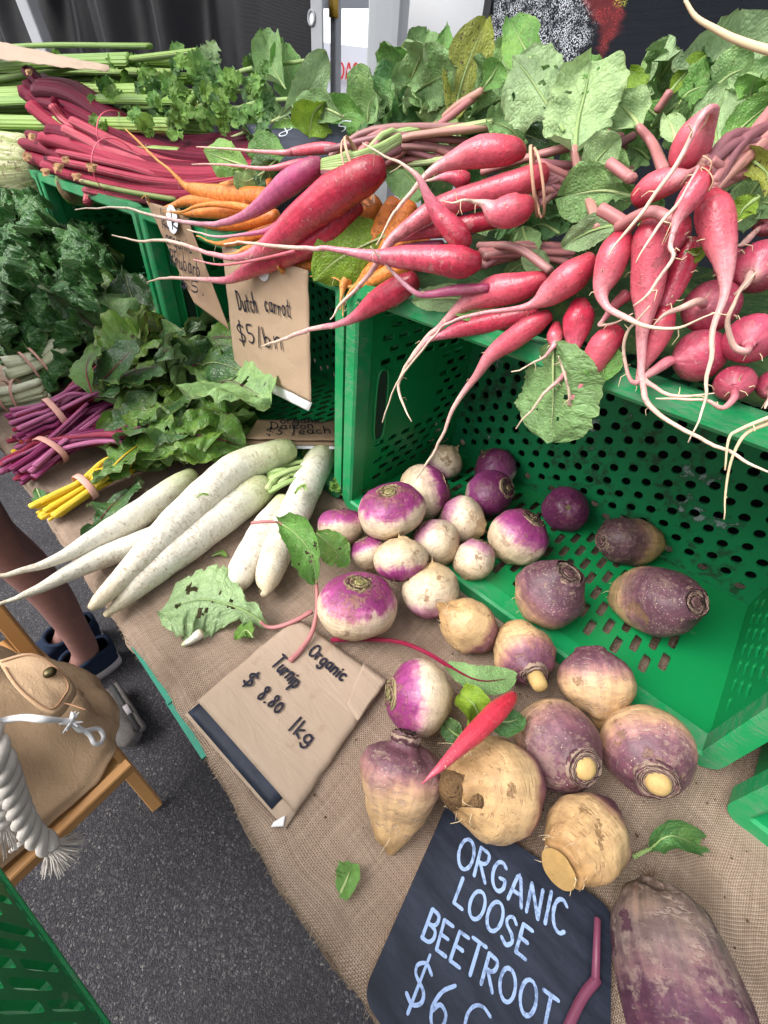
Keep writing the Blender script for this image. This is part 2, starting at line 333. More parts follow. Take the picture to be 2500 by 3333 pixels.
def m_wood(name, a, b, rough=.45):
    N = NT(name); o = N.tc('UV'); g = N.noise(N.map(o, (90, 5, 1)), 1, 4, .6, .6); k = N.noise(N.map(o, (30, 2, 1)), 1, 3)
    c = N.mix(N.math('ADD', N.math('MULTIPLY', g, .6), N.math('MULTIPLY', k, .4)), a, b)
    return N.fin(c, rough, N.bump(g, .2, .001), .4)

MAT = {}
MAT['burlap'] = m_burlap(); MAT['asphalt'] = m_asphalt(); MAT['green'] = m_green(); MAT['rim'] = m_rim(); MAT['greendirty'] = m_green_dirty()
CRM = (.54, .40, .235); WHT = (.61, .50, .36); PUR = (.22, .030, .135); DPU = (.085, .012, .055)
BR = (.30, .165, .075)
MAT['turnip'] = m_root('purple_top_turnip_skin', [(0, (.50, .34, .17)), (.12, CRM), (.54, WHT), (.63, (.58, .42, .35)), (.70, (.43, .15, .27)), (.78, (.28, .042, .18)), (.90, PUR), (1, (.17, .03, .10))], dirt_amt=.35, wob=.12, fleck=.8, rings=.25, dirt=BR, streak=.35, scarc=(.26, .15, .08), scar_amt=.5)
MAT['turnip_pale'] = m_root('cream_turnip_skin', [(0, (.50, .34, .17)), (.12, CRM), (.62, WHT), (.735, (.58, .42, .34)), (.79, (.44, .16, .27)), (.85, (.29, .042, .18)), (.93, PUR), (1, (.17, .03, .10))], dirt_amt=.4, wob=.13, fleck=.9, rings=.25, dirt=BR, streak=.35, scarc=(.26, .15, .08), scar_amt=.6)
MAT['turnip_dark'] = m_root('dark_purple_turnip_skin', [(0, CRM), (.2, WHT), (.34, (.52, .34, .36)), (.42, (.22, .045, .16)), (.7, (.13, .018, .085)), (1, (.085, .012, .05))], dirt_amt=.3, wob=.09, fleck=.5, rings=.3, dirt=(.2, .12, .09), fleckc=(.5, .36, .3), streak=.35, pale=(.75, .6, .68))
MAT['turnip_white'] = m_root('white_turnip_skin', [(0, (.46, .30, .15)), (.15, CRM), (.5, WHT), (.72, (.64, .52, .40)), (.84, (.48, .24, .32)), (1, PUR)], dirt_amt=.55, wob=.09, fleck=1., rings=.3, dirt=BR, streak=.25, scarc=(.27, .14, .06), scar_amt=.75)
TAN = (.48, .305, .145); SPU = (.155, .065, .09)
MAT['swede'] = m_root('swede_skin', [(0, (.30, .17, .065)), (.14, TAN), (.50, (.52, .34, .19)), (.60, (.46, .27, .175)), (.68, (.32, .16, .145)), (.79, SPU), (1, (.095, .035, .05))], dirt_amt=.32, wob=.10, fleck=.9, rings=.4, dirt=(.36, .26, .20), fleckc=(.50, .42, .36), streak=.45, scarc=(.22, .125, .06), scar_amt=.7, big=22, rough=.5)
MAT['swede_mid'] = m_root('half_purple_swede_skin', [(0, (.30, .17, .065)), (.14, TAN), (.40, (.47, .31, .155)), (.50, (.40, .24, .14)), (.57, (.24, .12, .11)), (.68, (.13, .055, .078)), (1, (.075, .03, .045))], dirt_amt=.3, wob=.10, fleck=.9, rings=.4, dirt=(.32, .23, .17), fleckc=(.48, .40, .34), streak=.45, scarc=(.22, .125, .06), scar_amt=.7, big=22, rough=.5)
MAT['swede_tan'] = m_root('tan_swede_skin', [(0, (.32, .18, .07)), (.2, TAN), (.60, (.53, .36, .19)), (.69, (.44, .245, .165)), (.77, (.25, .10, .125)), (.84, (.15, .055, .09)), (1, (.12, .042, .07))], dirt_amt=.45, wob=.10, fleck=.9, rings=.4, dirt=(.30, .165, .07), fleckc=(.27, .14, .06), streak=.35, scarc=(.24, .13, .055), scar_amt=.8, big=22, rough=.5)
MAT['swede_dark'] = m_root('dark_swede_skin', [(0, (.22, .13, .055)), (.2, (.31, .20, .08)), (.45, (.34, .205, .10)), (.56, (.17, .085, .075)), (.66, (.095, .045, .055)), (1, (.06, .024, .036))], dirt_amt=.5, wob=.12, fleck=.7, rings=.5, dirt=(.22, .15, .11), fleckc=(.42, .36, .28), streak=.5, scarc=(.16, .10, .06), scar_amt=.5, big=22, rough=.5)
MAT['beet'] = m_root('beetroot_skin', [(0, (.07, .046, .036)), (.10, (.15, .105, .085)), (.32, (.15, .105, .10)), (.45, (.14, .078, .085)), (.58, (.085, .035, .058)), (1, (.06, .014, .035))], dirt_amt=.6, wob=.22, fleck=.9, rings=.6, dirt=(.27, .20, .17), rough=.7, spec=.2, fleckc=(.06, .03, .035), streak=.6, scarc=(.07, .022, .045), scar_amt=.8, big=13, freq=260)
MAT['daikon'] = m_root('daikon_skin', [(0, (.56, .46, .30)), (.10, (.63, .57, .46)), (.3, (.68, .65, .57)), (.72, (.68, .66, .56)), (.88, (.55, .59, .36)), (1, (.38, .46, .18))], dirt_amt=.42, wob=.05, fleck=.9, freq=420, rings=.75, dirt=(.36, .27, .17), fleckc=(.3, .22, .13), rough=.42, streak=.10, scarc=(.45, .34, .22), scar_amt=.35)
MAT['radish'] = m_root('pink_radish_skin', [(0, (.68, .58, .42)), (.20, (.68, .52, .40)), (.33, (.66, .32, .33)), (.46, (.60, .19, .22)), (.60, (.56, .095, .135)), (.85, (.46, .040, .072)), (1, (.30, .022, .04))], dirt_amt=.22, wob=.05, fleck=.12, freq=420, rings=.5, dirt=(.24, .06, .06), rough=.26, fleckc=(.70, .42, .38), streak=.32, pale=(.8, .55, .55), scarc=(.20, .09, .08), scar_amt=.5, dsc=3.2, bump=.28)
MAT['radish_red'] = m_root('red_radish_skin', [(0, (.68, .58, .40)), (.20, (.66, .48, .38)), (.32, (.60, .24, .29)), (.45, (.52, .10, .15)), (.62, (.46, .034, .07)), (1, (.27, .015, .032))], dirt_amt=.2, wob=.05, fleck=.1, freq=430, rings=.55, dirt=(.20, .045, .045), rough=.24, fleckc=(.66, .36, .34), streak=.42, pale=(.9, .62, .64), scarc=(.62, .40, .36), scar_amt=.3, dsc=3.2, bump=.28)
MAT['radish_mauve'] = m_root('mauve_radish_skin', [(0, (.68, .60, .44)), (.26, (.66, .54, .42)), (.38, (.54, .28, .33)), (.5, (.42, .105, .20)), (.7, (.36, .055, .15)), (1, (.26, .03, .08))], dirt_amt=.38, wob=.05, fleck=.5, freq=430, rings=.55, dirt=(.26, .13, .13), rough=.38, streak=.4, pale=(.8, .7, .75), dsc=3.5, bump=.28)
MAT['radish_round'] = m_root('round_radish_skin', [(0, (.66, .54, .38)), (.24, (.62, .38, .33)), (.36, (.48, .14, .18)), (.50, (.41, .05, .10)), (1, (.31, .025, .06))], dirt_amt=.28, wob=.05, fleck=.5, freq=300, rings=.3, dirt=(.30, .12, .12), rough=.34, fleckc=(.62, .42, .38), streak=.4, pale=(.85, .62, .66), dsc=3.2, bump=.28)
MAT['radish_bright'] = m_root('bright_red_radish_skin', [(0, (.50, .10, .15)), (.25, (.52, .085, .13)), (.6, (.52, .035, .062)), (1, (.38, .018, .03))], dirt_amt=.12, wob=.05, fleck=.4, freq=430, rings=.3, dirt=(.25, .04, .05), rough=.28, fleckc=(.7, .4, .36), streak=.25, pale=(.95, .7, .7), dsc=3.0, bump=.28)
MAT['carrot'] = m_root('carrot_skin', [(0, (.60, .34, .10)), (.25, (.70, .30, .07)), (.5, (.70, .23, .045)), (1, (.58, .15, .025))], dirt_amt=.3, wob=.05, fleck=.3, freq=420, rings=.7, dirt=(.20, .055, .012), rough=.48, streak=.35)
def m_scar(name, a, b, g):
    N = NT(name); o = N.tc(); u = N.sep(N.tc('UV')); n1 = N.noise(o, 160, 4, .7); n2 = N.noise(o, 45, 3)
    rr_ = N.math('ADD', N.math('MULTIPLY', u[1], 9.), N.math('ADD', N.math('MULTIPLY', n2, 2.2), N.math('MULTIPLY', n1, 1.2))); w = N.math('PINGPONG', rr_, .5)
    c = N.mix(N.ss(w, .08, .3), a, b); c = N.mix(N.math('MULTIPLY', N.ss(n1, .52, .62), .6), c, g); c = N.mix(N.math('MULTIPLY', N.ss(u[1], .55, .25), .6), c, g)
    return N.fin(c, .9, N.bump(N.math('ADD', w, n1), .9, .003), .15)
MAT['scar'] = m_scar('corky_scar', (.05, .03, .028), (.25, .175, .12), (.30, .23, .13))
MAT['scar_green'] = m_scar('green_leaf_scar', (.10, .065, .04), (.34, .26, .15), (.32, .30, .12))
MAT['scar_swede'] = m_scar('crusty_swede_crown', (.06, .025, .035), (.30, .215, .165), (.13, .05, .07))
MAT['cut'] = m_plain('cut_root_flesh', (.46, .31, .125), .7, .18, 140, .6, .3)
MAT['cutdark'] = m_plain('old_cut_flesh', (.36, .225, .085), .75, .3, 120, .8, .2)
MAT['cork'] = m_plain('brown_cork', (.17, .10, .05), .95, .7, 70, 1., .1, bd=.005)
MAT['hair'] = m_plain('root_hair', (.60, .47, .30), .8, .2, 50, .1)
MAT['darkhair'] = m_plain('dark_root_hair', (.07, .04, .025), .9, .3, 50, .1)
MAT['spinach'] = m_leaf('spinach_leaf', (.035, .125, .028), (.09, .19, .07), (.20, .30, .14), .25, .30, .02, 8, .12, .02, .34, .8, .6)
MAT['chard'] = m_leaf('chard_leaf', (.10, .22, .036), (.18, .29, .10), (.14, .085, .055), .45, .36, .10, 6, .2, .07, .45)
MAT['chard_red'] = m_leaf('red_veined_leaf', (.13, .21, .045), (.19, .24, .11), (.10, .012, .035), .85, .4, .12, 6, .2, .10)
MAT['beetleaf'] = m_leaf('dark_broad_leaf', (.042, .115, .032), (.12, .18, .075), (.10, .07, .05), .4, .3, .10, 6, .15, .05, .5)
MAT['radleaf'] = m_leaf('radish_leaf', (0.158, 0.355, 0.0788), (0.315, 0.473, 0.197), (.30, .40, .18), .5, .45, .12, 5, .28, .08)
MAT['radpale'] = m_leaf('pale_radish_leaf', (0.318, 0.463, 0.222), (0.343, 0.481, 0.241), (.17, .26, .10), .6, .5, .07, 5, .25, .05)
MAT['radgrey'] = m_leaf('dull_radish_leaf', (0.207, 0.36, 0.132), (0.318, 0.463, 0.228), (.24, .32, .16), .45, .5, .14, 5, .22, .06)
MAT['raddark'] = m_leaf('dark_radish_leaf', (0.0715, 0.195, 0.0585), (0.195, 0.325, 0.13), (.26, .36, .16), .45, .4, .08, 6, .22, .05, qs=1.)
MAT['yellowleaf'] = m_leaf('yellowing_leaf', (.26, .29, .055), (.28, .32, .10), (.33, .36, .12), .35, .5, .7, 6, .3, .1)
MAT['limeleaf'] = m_leaf('lime_leaf', (.20, .34, .030), (.24, .36, .05), (.30, .40, .10), .45, .4, .10, 5, .32, .08)
MAT['celeryleaf'] = m_leaf('celery_leaf', (0.15, 0.305, 0.0494), (0.26, 0.416, 0.156), (.24, .36, .1), .35, .4, .05, 4, .25, .05)
MAT['celerydark'] = m_leaf('dark_celery_leaf', (0.065, 0.169, 0.0455), (0.156, 0.26, 0.117), (.2, .3, .1), .35, .4, .05, 4, .2, .04)
MAT['st_pink'] = m_stalk('pink_leaf_stalk', (.38, .15, .15), (.46, .26, .20), .4, 4, bump=.2)
MAT['st_beet'] = m_stalk('beet_stalk_skin', (.17, .045, .085), (.30, .10, .15), .4, 4, bump=.2)
MAT['st_mauve'] = m_stalk('mauve_leaf_stalk', (.22, .085, .10), (.36, .20, .17), .4, 4, bump=.2)
MAT['st_purple'] = m_stalk('purple_chard_stalk', (.25, .024, .115), (.54, .17, .33), .35, bump=.9)
MAT['st_crimson'] = m_stalk('crimson_chard_stalk', (.28, .012, .05), (.52, .09, .16), .35, bump=.9)
MAT['st_orange'] = m_stalk('orange_chard_stalk', (.66, .10, .02), (.70, .17, .04), .3)
MAT['st_yellow'] = m_stalk('yellow_chard_stalk', (.70, .44, .01), (.78, .58, .06), .3)
MAT['st_white'] = m_stalk('white_spinach_stalk', (.52, .54, .34), (.68, .68, .55), .35)
MAT['st_green'] = m_stalk('pale_green_stalk', (.28, .40, .14), (.50, .58, .28), .35)
MAT['celery'] = m_stalk('celery_stalk', (.15, .27, .04), (.30, .43, .11), .42, 12, bump=.9)
MAT['celery_base'] = m_stalk('celery_heart_base', (.20, .25, .075), (.50, .51, .28), .5, 16, ((.36, .30, .16), .12, .0))
N = NT('pale_celery_heart'); o = N.tc(); u_ = N.sep(N.tc('UV')); st_ = N.noise(N.map(N.tc('UV'), (46, 2.2, 1)), 1, 4, .65); di = N.ss(N.noise(o, 55, 5, .7), .53, .64)
c_ = N.mix(N.ss(st_, .38, .62), (.22, .25, .085), (.52, .52, .31)); c_ = N.mix(N.math('MULTIPLY', di, .75), c_, (.17, .115, .06)); c_ = N.mix(N.ss(u_[1], .16, .02), c_, (.20, .135, .07))
MAT['heart'] = N.fin(c_, .6, N.bump(N.math('SUBTRACT', st_, N.math('MULTIPLY', di, .5)), .9, .004), .2)
MAT['rhubarb'] = m_stalk('rhubarb_stalk', (.115, .006, .022), (.31, .032, .062), .45, 9, bump=.8, spec=.05)  # rhubarb streaks: stalk colour, with highlights painted in as the paler tone
MAT['rhubarb_dark'] = m_stalk('dark_rhubarb_stalk', (.05, .004, .014), (.15, .014, .034), .45, 9, bump=.8, spec=.05)
MAT['rhubarb_pink'] = m_stalk('pink_rhubarb_stalk', (.32, .018, .05), (.46, .085, .11), .4, 9, bump=.9, spec=.25)
MAT['husk'] = m_plain('dry_stalk_end', (.36, .21, .11), .9, .5, 80, .8, .2)
MAT['band'] = m_plain('pink_rubber_band', (.66, .34, .28), .6, .1, 60, .3)
MAT['band_red'] = m_plain('red_rubber_band', (.50, .05, .10), .5, .1, 60, .3)
MAT['band_tan'] = m_plain('tan_rubber_band', (.52, .30, .20), .6, .15, 60, .3)
MAT['kraft'] = m_kraft(); MAT['kraft_pale'] = m_kraft('pale_kraft_paper', (.30, .228, .172), (.38, .295, .228)); MAT['kraft_dim'] = m_kraft('creased_kraft_paper', (.27, .175, .11), (.36, .245, .16))
MAT['white'] = m_plain('white_paper', (.72, .72, .74), .7, .05, 20, .3)
MAT['sticker'] = m_plain('white_sticker', (.74, .76, .82), .45, .04, 30, .1)
N = NT('chalkboard'); o = N.tc(); sm = N.noise(N.map(o, (3, 14, 3), (0, 0, .8)), 4, 6, .7)
MAT['slate'] = N.fin(N.mix(N.ss(sm, .3, .75), (.007, .010, .019), (.026, .033, .056)), .55, N.bump(N.noise(o, 160, 4), .25, .002), .25)
MAT['slateedge'] = m_plain('raw_board_edge', (.36, .22, .13), .8, .3, 90, .3)
def m_pen(name, c, gap, amt, sc):
    N = NT(name); o = N.tc(); n = N.noise(N.map(o, (1, 1, 1)), sc, 5, .75); b = N.noise(o, 40, 3)
    return N.fin(N.mix(N.math('MULTIPLY', N.ss(N.math('ADD', N.math('MULTIPLY', n, .7), N.math('MULTIPLY', b, .3)), .50, .60), amt), c, gap), .7, None, .15)
MAT['chalk'] = m_pen('blue_white_paint_pen', (.30, .41, .66), (.10, .14, .25), .75, 240)
MAT['chalkw'] = m_plain('white_chalk', (.5, .54, .6), .8, .25, 160, .3)
MAT['marker'] = m_pen('black_marker', (.012, .012, .022), (.06, .05, .055), .7, 300)
MAT['wood'] = m_wood('varnished_wood', (.36, .165, .05), (.56, .30, .11)); MAT['ply'] = m_wood('plywood', (.42, .22, .075), (.60, .36, .15), .5)
N = NT('tan_canvas'); o = N.tc(); wv = N.math('MULTIPLY', N.wave(o, 260, 'X'), N.wave(o, 260, 'Y')); n1 = N.noise(o, 7, 4)
MAT['canvas'] = N.fin(N.mix(N.math('ADD', N.math('MULTIPLY', n1, .6), N.math('MULTIPLY', N.noise(o, 240, 3, .7), .4)), (.50, .335, .205), (.60, .42, .275)), .9, N.bump(N.math('ADD', N.math('MULTIPLY', wv, .6), N.math('ADD', N.math('MULTIPLY', N.noise(N.map(o, (22, 60, 22), (.3, .5, .4)), 1, 4, .6, 1.), 2.2), N.noise(o, 300, 3))), .5, .004), .04)
MAT['stitch'] = m_plain('brown_thread', (.36, .20, .11), .9, .2, 90, .2)
MAT['stud'] = m_plain('dark_brass', (.08, .065, .03), .4, .3, 90, .2, .5, .8)
MAT['rope'] = m_plain('white_cotton_rope', (.60, .56, .52), .95, .14, 300, .9, .1)
MAT['cord'] = m_plain('white_cord', (.74, .74, .76), .9, .1, 300, .6, .1)
MAT['skin'] = m_plain('leg_skin', (.20, .10, .085), .55, .3, 40, .4, .4)
MAT['navy'] = m_plain('navy_knit', (.012, .020, .042), .9, .3, 200, .6, .15)
MAT['sole'] = m_plain('grey_white_sole', (.36, .33, .35), .7, .15, 90, .3)
MAT['shorts'] = m_plain('dark_cloth', (.03, .03, .035), .9, .2, 60, .4)
MAT['shirt'] = m_plain('grey_cloth', (.2, .2, .22), .9, .2, 60, .4)
MAT['brownhair'] = m_plain('hair', (.05, .03, .02), .7, .3, 90, .5); MAT['litter'] = m_leaf('gap_shade_leaf', (.022, .05, .018), (.04, .06, .03), (.04, .06, .03), .3, .7, .3, 6, .05, .05, .1)  # litter: near-black leaf colour paints the shade in gaps under the radishes
MAT['fair'] = m_plain('fair_hair', (.42, .27, .14), .7, .3, 90, .5)
MAT['face'] = m_plain('face_skin', (.55, .34, .26), .5, .1, 40, .1)
MAT['fuzzy'] = m_plain('grey_brush', (.20, .185, .18), .95, .5, 160, 1., .1, bd=.006)
MAT['fuzzdark'] = m_plain('dark_slot', (.02, .02, .022), .7, .3, 60, .3)
N = NT('black_tarpaulin'); o = N.tc(); th = N.wave(o, 130, 'Z'); sc_ = N.ss(N.noise(N.map(o, (14, 14, 30)), 1, 6, .75), .70, .76)
MAT['tarp'] = N.fin(N.mix(N.math('MULTIPLY', sc_, .5), (.006, .006, .009), (.4, .4, .42)), .30, N.bump(N.math('ADD', N.math('MULTIPLY', th, .12), N.noise(o, 9, 4)), .35, .006), .16)
MAT['hem'] = m_plain('grey_webbing', (.40, .41, .44), .6, .08, 60, .2)
MAT['steel'] = m_plain('grey_tent_pole', (.40, .41, .44), .45, .1, 20, .1, .4, 0)
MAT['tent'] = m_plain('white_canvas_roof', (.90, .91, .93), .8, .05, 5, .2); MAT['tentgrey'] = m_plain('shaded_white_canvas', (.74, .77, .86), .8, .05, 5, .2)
N = NT('white_canopy'); N.fin((.75, .76, .78), .8, None, .1); _tr = N.n.new('ShaderNodeBsdfTranslucent'); _tr.inputs[0].default_value = (.8, .81, .83, 1); _mx = N.n.new('ShaderNodeMixShader'); _mx.inputs[0].default_value = .66; N.L(N.b.outputs[0], _mx.inputs[1]); N.L(_tr.outputs[0], _mx.inputs[2]); N.L(_mx.outputs[0], N.out.inputs[0]); MAT['canopy'] = N.mat
MAT['tentblue'] = m_plain('blue_grey_canvas', (.33, .40, .58), .8, .05, 5, .2)
MAT['darkwall'] = m_plain('dark_stall_wall', (.05, .05, .055), .8, .2, 5, .2)
MAT['redpaint'] = m_plain('red_lettering', (.68, .03, .04), .6, .05, 5, .1)
MAT['knob'] = m_plain('yellow_clip', (.55, .33, .03), .5, .1, 30, .1)
# printed mesh banner: flat print in the cloth
N = NT('printed_mesh_banner'); uv = N.tc('UV'); s = N.sep(uv); o = N.tc()
sp = N.math('MULTIPLY', N.ss(N.vor(o, 480), .62, .25), N.ss(N.noise(o, 45, 4, .65), .36, .60)); e1 = N.noise(N.map(uv, (4, 4, 1)), 1, 4, .6)
xx = N.math('ADD', s[0], N.math('MULTIPLY', N.math('SUBTRACT', e1, .5), .22)); yy = N.math('ADD', s[1], N.math('MULTIPLY', N.math('SUBTRACT', e1, .5), .2))
wmask = N.math('MULTIPLY', N.ss(xx, .50, .44), N.ss(yy, .36, .42))
rmask = N.math('MULTIPLY', N.math('MULTIPLY', N.ss(N.math('ADD', xx, N.math('MULTIPLY', yy, .55)), .80, .84), N.ss(xx, .58, .54)), N.ss(xx, .30, .34))
ymask = N.math('MULTIPLY', N.ss(N.math('ABSOLUTE', N.math('SUBTRACT', s[0], .56)), .03, .015), N.ss(N.math('ABSOLUTE', N.math('SUBTRACT', s[1], .72)), .06, .03))
ln = N.noise(N.map(o, (12, 12, 240)), 1, 4, .7)
c = N.mix(N.math('MULTIPLY', ln, .5), (.006, .007, .010), (.030, .037, .052))
c = N.mix(N.math('MULTIPLY', wmask, sp), c, (.85, .88, .95)); c = N.mix(N.math('MULTIPLY', rmask, N.math('ADD', .25, N.math('MULTIPLY', sp, .6))), c, (.50, .06, .06)); c = N.mix(N.math('MULTIPLY', ymask, sp), c, (.6, .6, .1))
MAT['banner'] = N.fin(c, .7, N.bump(N.vor(o, 520), .3, .001), .12)
# ------------------------------------------------------------------ the ground, table, sacking
rnd = random.Random(7)
g = MB(); g.grid(lambda a, b: (Vector((lerp(-60, 60, a), lerp(-60, 60, b), 0)), (a, b)), 4, 4)
solo('ground', g, MAT['asphalt'], (0, 0, 0), kind='structure')

tb = empty('trestle_table', (-1, .5, 0), 'long market table hidden under brown sacking, its green edge just showing', 'table')
m = MB()
def edge_y(x): return .006 + .004 * noise.noise(Vector((x * 4, 1.3, 0))) - (.012 * math.exp(-((x + .27) / .12) ** 2))
m.box((-3.6, .035, ZT - .035), (.75, .95, ZT - .006)); part('table_top', m, MAT['ply'], tb, False)
m = MB(); m.box((-.385, .0135, ZT - .014), (-.29, .034, ZT - .009)); m.box((-.295, .0125, ZT - .014), (-.215, .034, ZT - .011)); part('table_edge', m, m_plain('teal_plastic', (.01, .20, .13), .4, .2), tb, False)
for x in (-3.4, -1.8, -.6, .6):
    for y in (.45, .88):
        m = MB(); m.beam((x, y, 0), (x, y, ZT - .036), .04, .04, Vector((0, 1, 0))); part('leg', m, MAT['steel'], tb, False)

def burlap_pt(a, b):
    x = lerp(-3.5, .72, a)
    # b: 0 = hanging hem, .25 = table edge, 1 = back
    wv = .006 * noise.noise(Vector((x * 7, 0, 0))) + .004 * noise.noise(Vector((x * 19, 4, 0)))
    show = math.exp(-((x + .33) / .085) ** 2)
    ey = .014 + wv + .004 * show
    drop = max(.004, .040 + .03 * noise.noise(Vector((x * 3.1, 9, 0))) + .012 * noise.noise(Vector((x * 23, 2, 0))) - .045 * show)
    if b < .3:
        q = b / .3; ang = min(1, (1 - q) * 1.3) * math.pi / 2; r = .016
        y = ey + r - math.sin(ang) * r; z = ZT - r + math.cos(ang) * r
        if q < .23: z -= (.23 - q) / .23 * drop; y += .004 * noise.noise(Vector((x * 30, q * 9, 0))) - .004 * (.23 - q)
    else:
        y = lerp(ey + .016, .92, ((b - .3) / .7) ** 1.6); z = ZT
        n_ = noise.noise(Vector((x * 6, y * 9, .5))); z += .0035 * max(0, n_) + .0015 * noise.noise(Vector((x * 25, y * 25, .5)))
        if x > .12: z += .006 * max(0, noise.noise(Vector((x * 14 + y * 8, y * 5, 3)))) * min(1, (x - .12) * 8)
    return Vector((x, y, z)), (x, y)
m = MB(); m.grid(burlap_pt, 500, 70)
bs = solo('burlap_cloth', m, MAT['burlap'], (-1, .4, ZT), 'coarse brown burlap sacking spread over the whole market table', 'cloth')
m = MB()
for i in range(1300):
    a = rnd.uniform(.45, .9); p, _ = burlap_pt(a, rnd.uniform(0, .22)); L = rnd.uniform(.0015, .006)
    d = Vector((rnd.uniform(-1, 1), rnd.uniform(-1.2, -.1), rnd.uniform(-.6, .9))).normalized(); s_ = d.cross(Vector((.3, .2, 1))).normalized() * .00022
    q = p + d * L * .5 + Vector((0, 0, rnd.uniform(-.002, .002))); e = p + d * L
    k = [m.add(t) for t in (p - s_, p + s_, q + s_, q - s_, e)]; m.face(k[0], k[1], k[2], k[3]); m.face(k[3], k[2], k[4])
part('frayed_fibre', m, m_plain('burlap_fibre', (.36, .26, .18), .95, .2), bs, kind='stuff')

# ------------------------------------------------------------------ ventilated crates
def panel(mb, c00, c10, c11, c01, th, cols, a0=.08, a1=.92, b0=.1, b1=.9, rows=8, sh='slot', ha=.6, hb=.55, skip=None, stag=True, handle=None, M=16):
    """sheet with through holes; a runs c00->c10, b runs c00->c01; holes in staggered columns along a"""
    c00, c10, c11, c01 = map(Vector, (c00, c10, c11, c01)); n = (c10 - c00).cross(c01 - c00).normalized() * th
    def q(a, b): return (c00 * (1 - a) + c10 * a) * (1 - b) + (c01 * (1 - a) + c11 * a) * b
    def quad(A0, B0, A1, B1):
        if A1 - A0 < 1e-6 or B1 - B0 < 1e-6: return
        cs = [(A0, B0), (A1, B0), (A1, B1), (A0, B1)]
        f = [mb.add(q(*c), c) for c in cs]; k = [mb.add(q(*c) - n, c) for c in cs]
        mb.face(*f); mb.face(*k[::-1])
    La = (c10 - c00).length; Lb = (c01 - c00).length
    def cell(A0, B0, A1, B1, ra, rb, kind):
        ca, cb_ = (A0 + A1) / 2, (B0 + B1) / 2; o = []; k4 = M // 4
        for s4 in range(4):
            cs = [(A0, B0), (A1, B0), (A1, B1), (A0, B1), (A0, B0)]
            for t in range(k4): f = t / k4; o.append((lerp(cs[s4][0], cs[s4 + 1][0], f), lerp(cs[s4][1], cs[s4 + 1][1], f)))
        inn = []
        for a, b in o:
            th_ = math.atan2((b - cb_) / (B1 - B0), (a - ca) / (A1 - A0)); cx, sx = math.cos(th_), math.sin(th_)
            pw = 1 if kind == 'round' else .42
            inn.append((ca + ra * math.copysign(abs(cx) ** pw, cx), cb_ + rb * math.copysign(abs(sx) ** pw, sx)))
        of = [mb.add(q(*c), c) for c in o]; ob = [mb.add(q(*c) - n, c) for c in o]; jf = [mb.add(q(*c), c) for c in inn]; jb = [mb.add(q(*c) - n, c) for c in inn]
        for i in range(M):
            j = (i + 1) % M; mb.face(of[i], of[j], jf[j], jf[i]); mb.face(ob[j], ob[i], jb[i], jb[j]); mb.face(jf[i], jf[j], jb[j], jb[i])
    quad(0, 0, 1, b0); quad(0, b1, 1, 1); quad(0, b0, a0, b1); quad(a1, b0, 1, b1)
    wa = (a1 - a0) / cols; wb = (b1 - b0) / rows
    for i in range(cols):
        A0, A1 = a0 + i * wa, a0 + (i + 1) * wa; off = (wb / 2 if (stag and i % 2) else 0)
        r_ = rows - (1 if off else 0)
        if off: quad(A0, b0, A1, b0 + off); quad(A0, b1 - off, A1, b1)
        run = None
        for j in range(r_):
            B0, B1 = b0 + off + j * wb, b0 + off + (j + 1) * wb
            if skip and skip((A0 + A1) / 2, (B0 + B1) / 2): quad(A0, B0, A1, B1); continue
            cell(A0, B0, A1, B1, wa * ha / 2, wb * hb / 2, sh)
    for (A, B), (C_, D_) in (((0, 0), (1, 0)), ((1, 0), (1, 1)), ((1, 1), (0, 1)), ((0, 1), (0, 0))):
        i = [mb.add(q(A, B)), mb.add(q(C_, D_)), mb.add(q(C_, D_) - n), mb.add(q(A, B) - n)]; mb.face(*i[::-1])

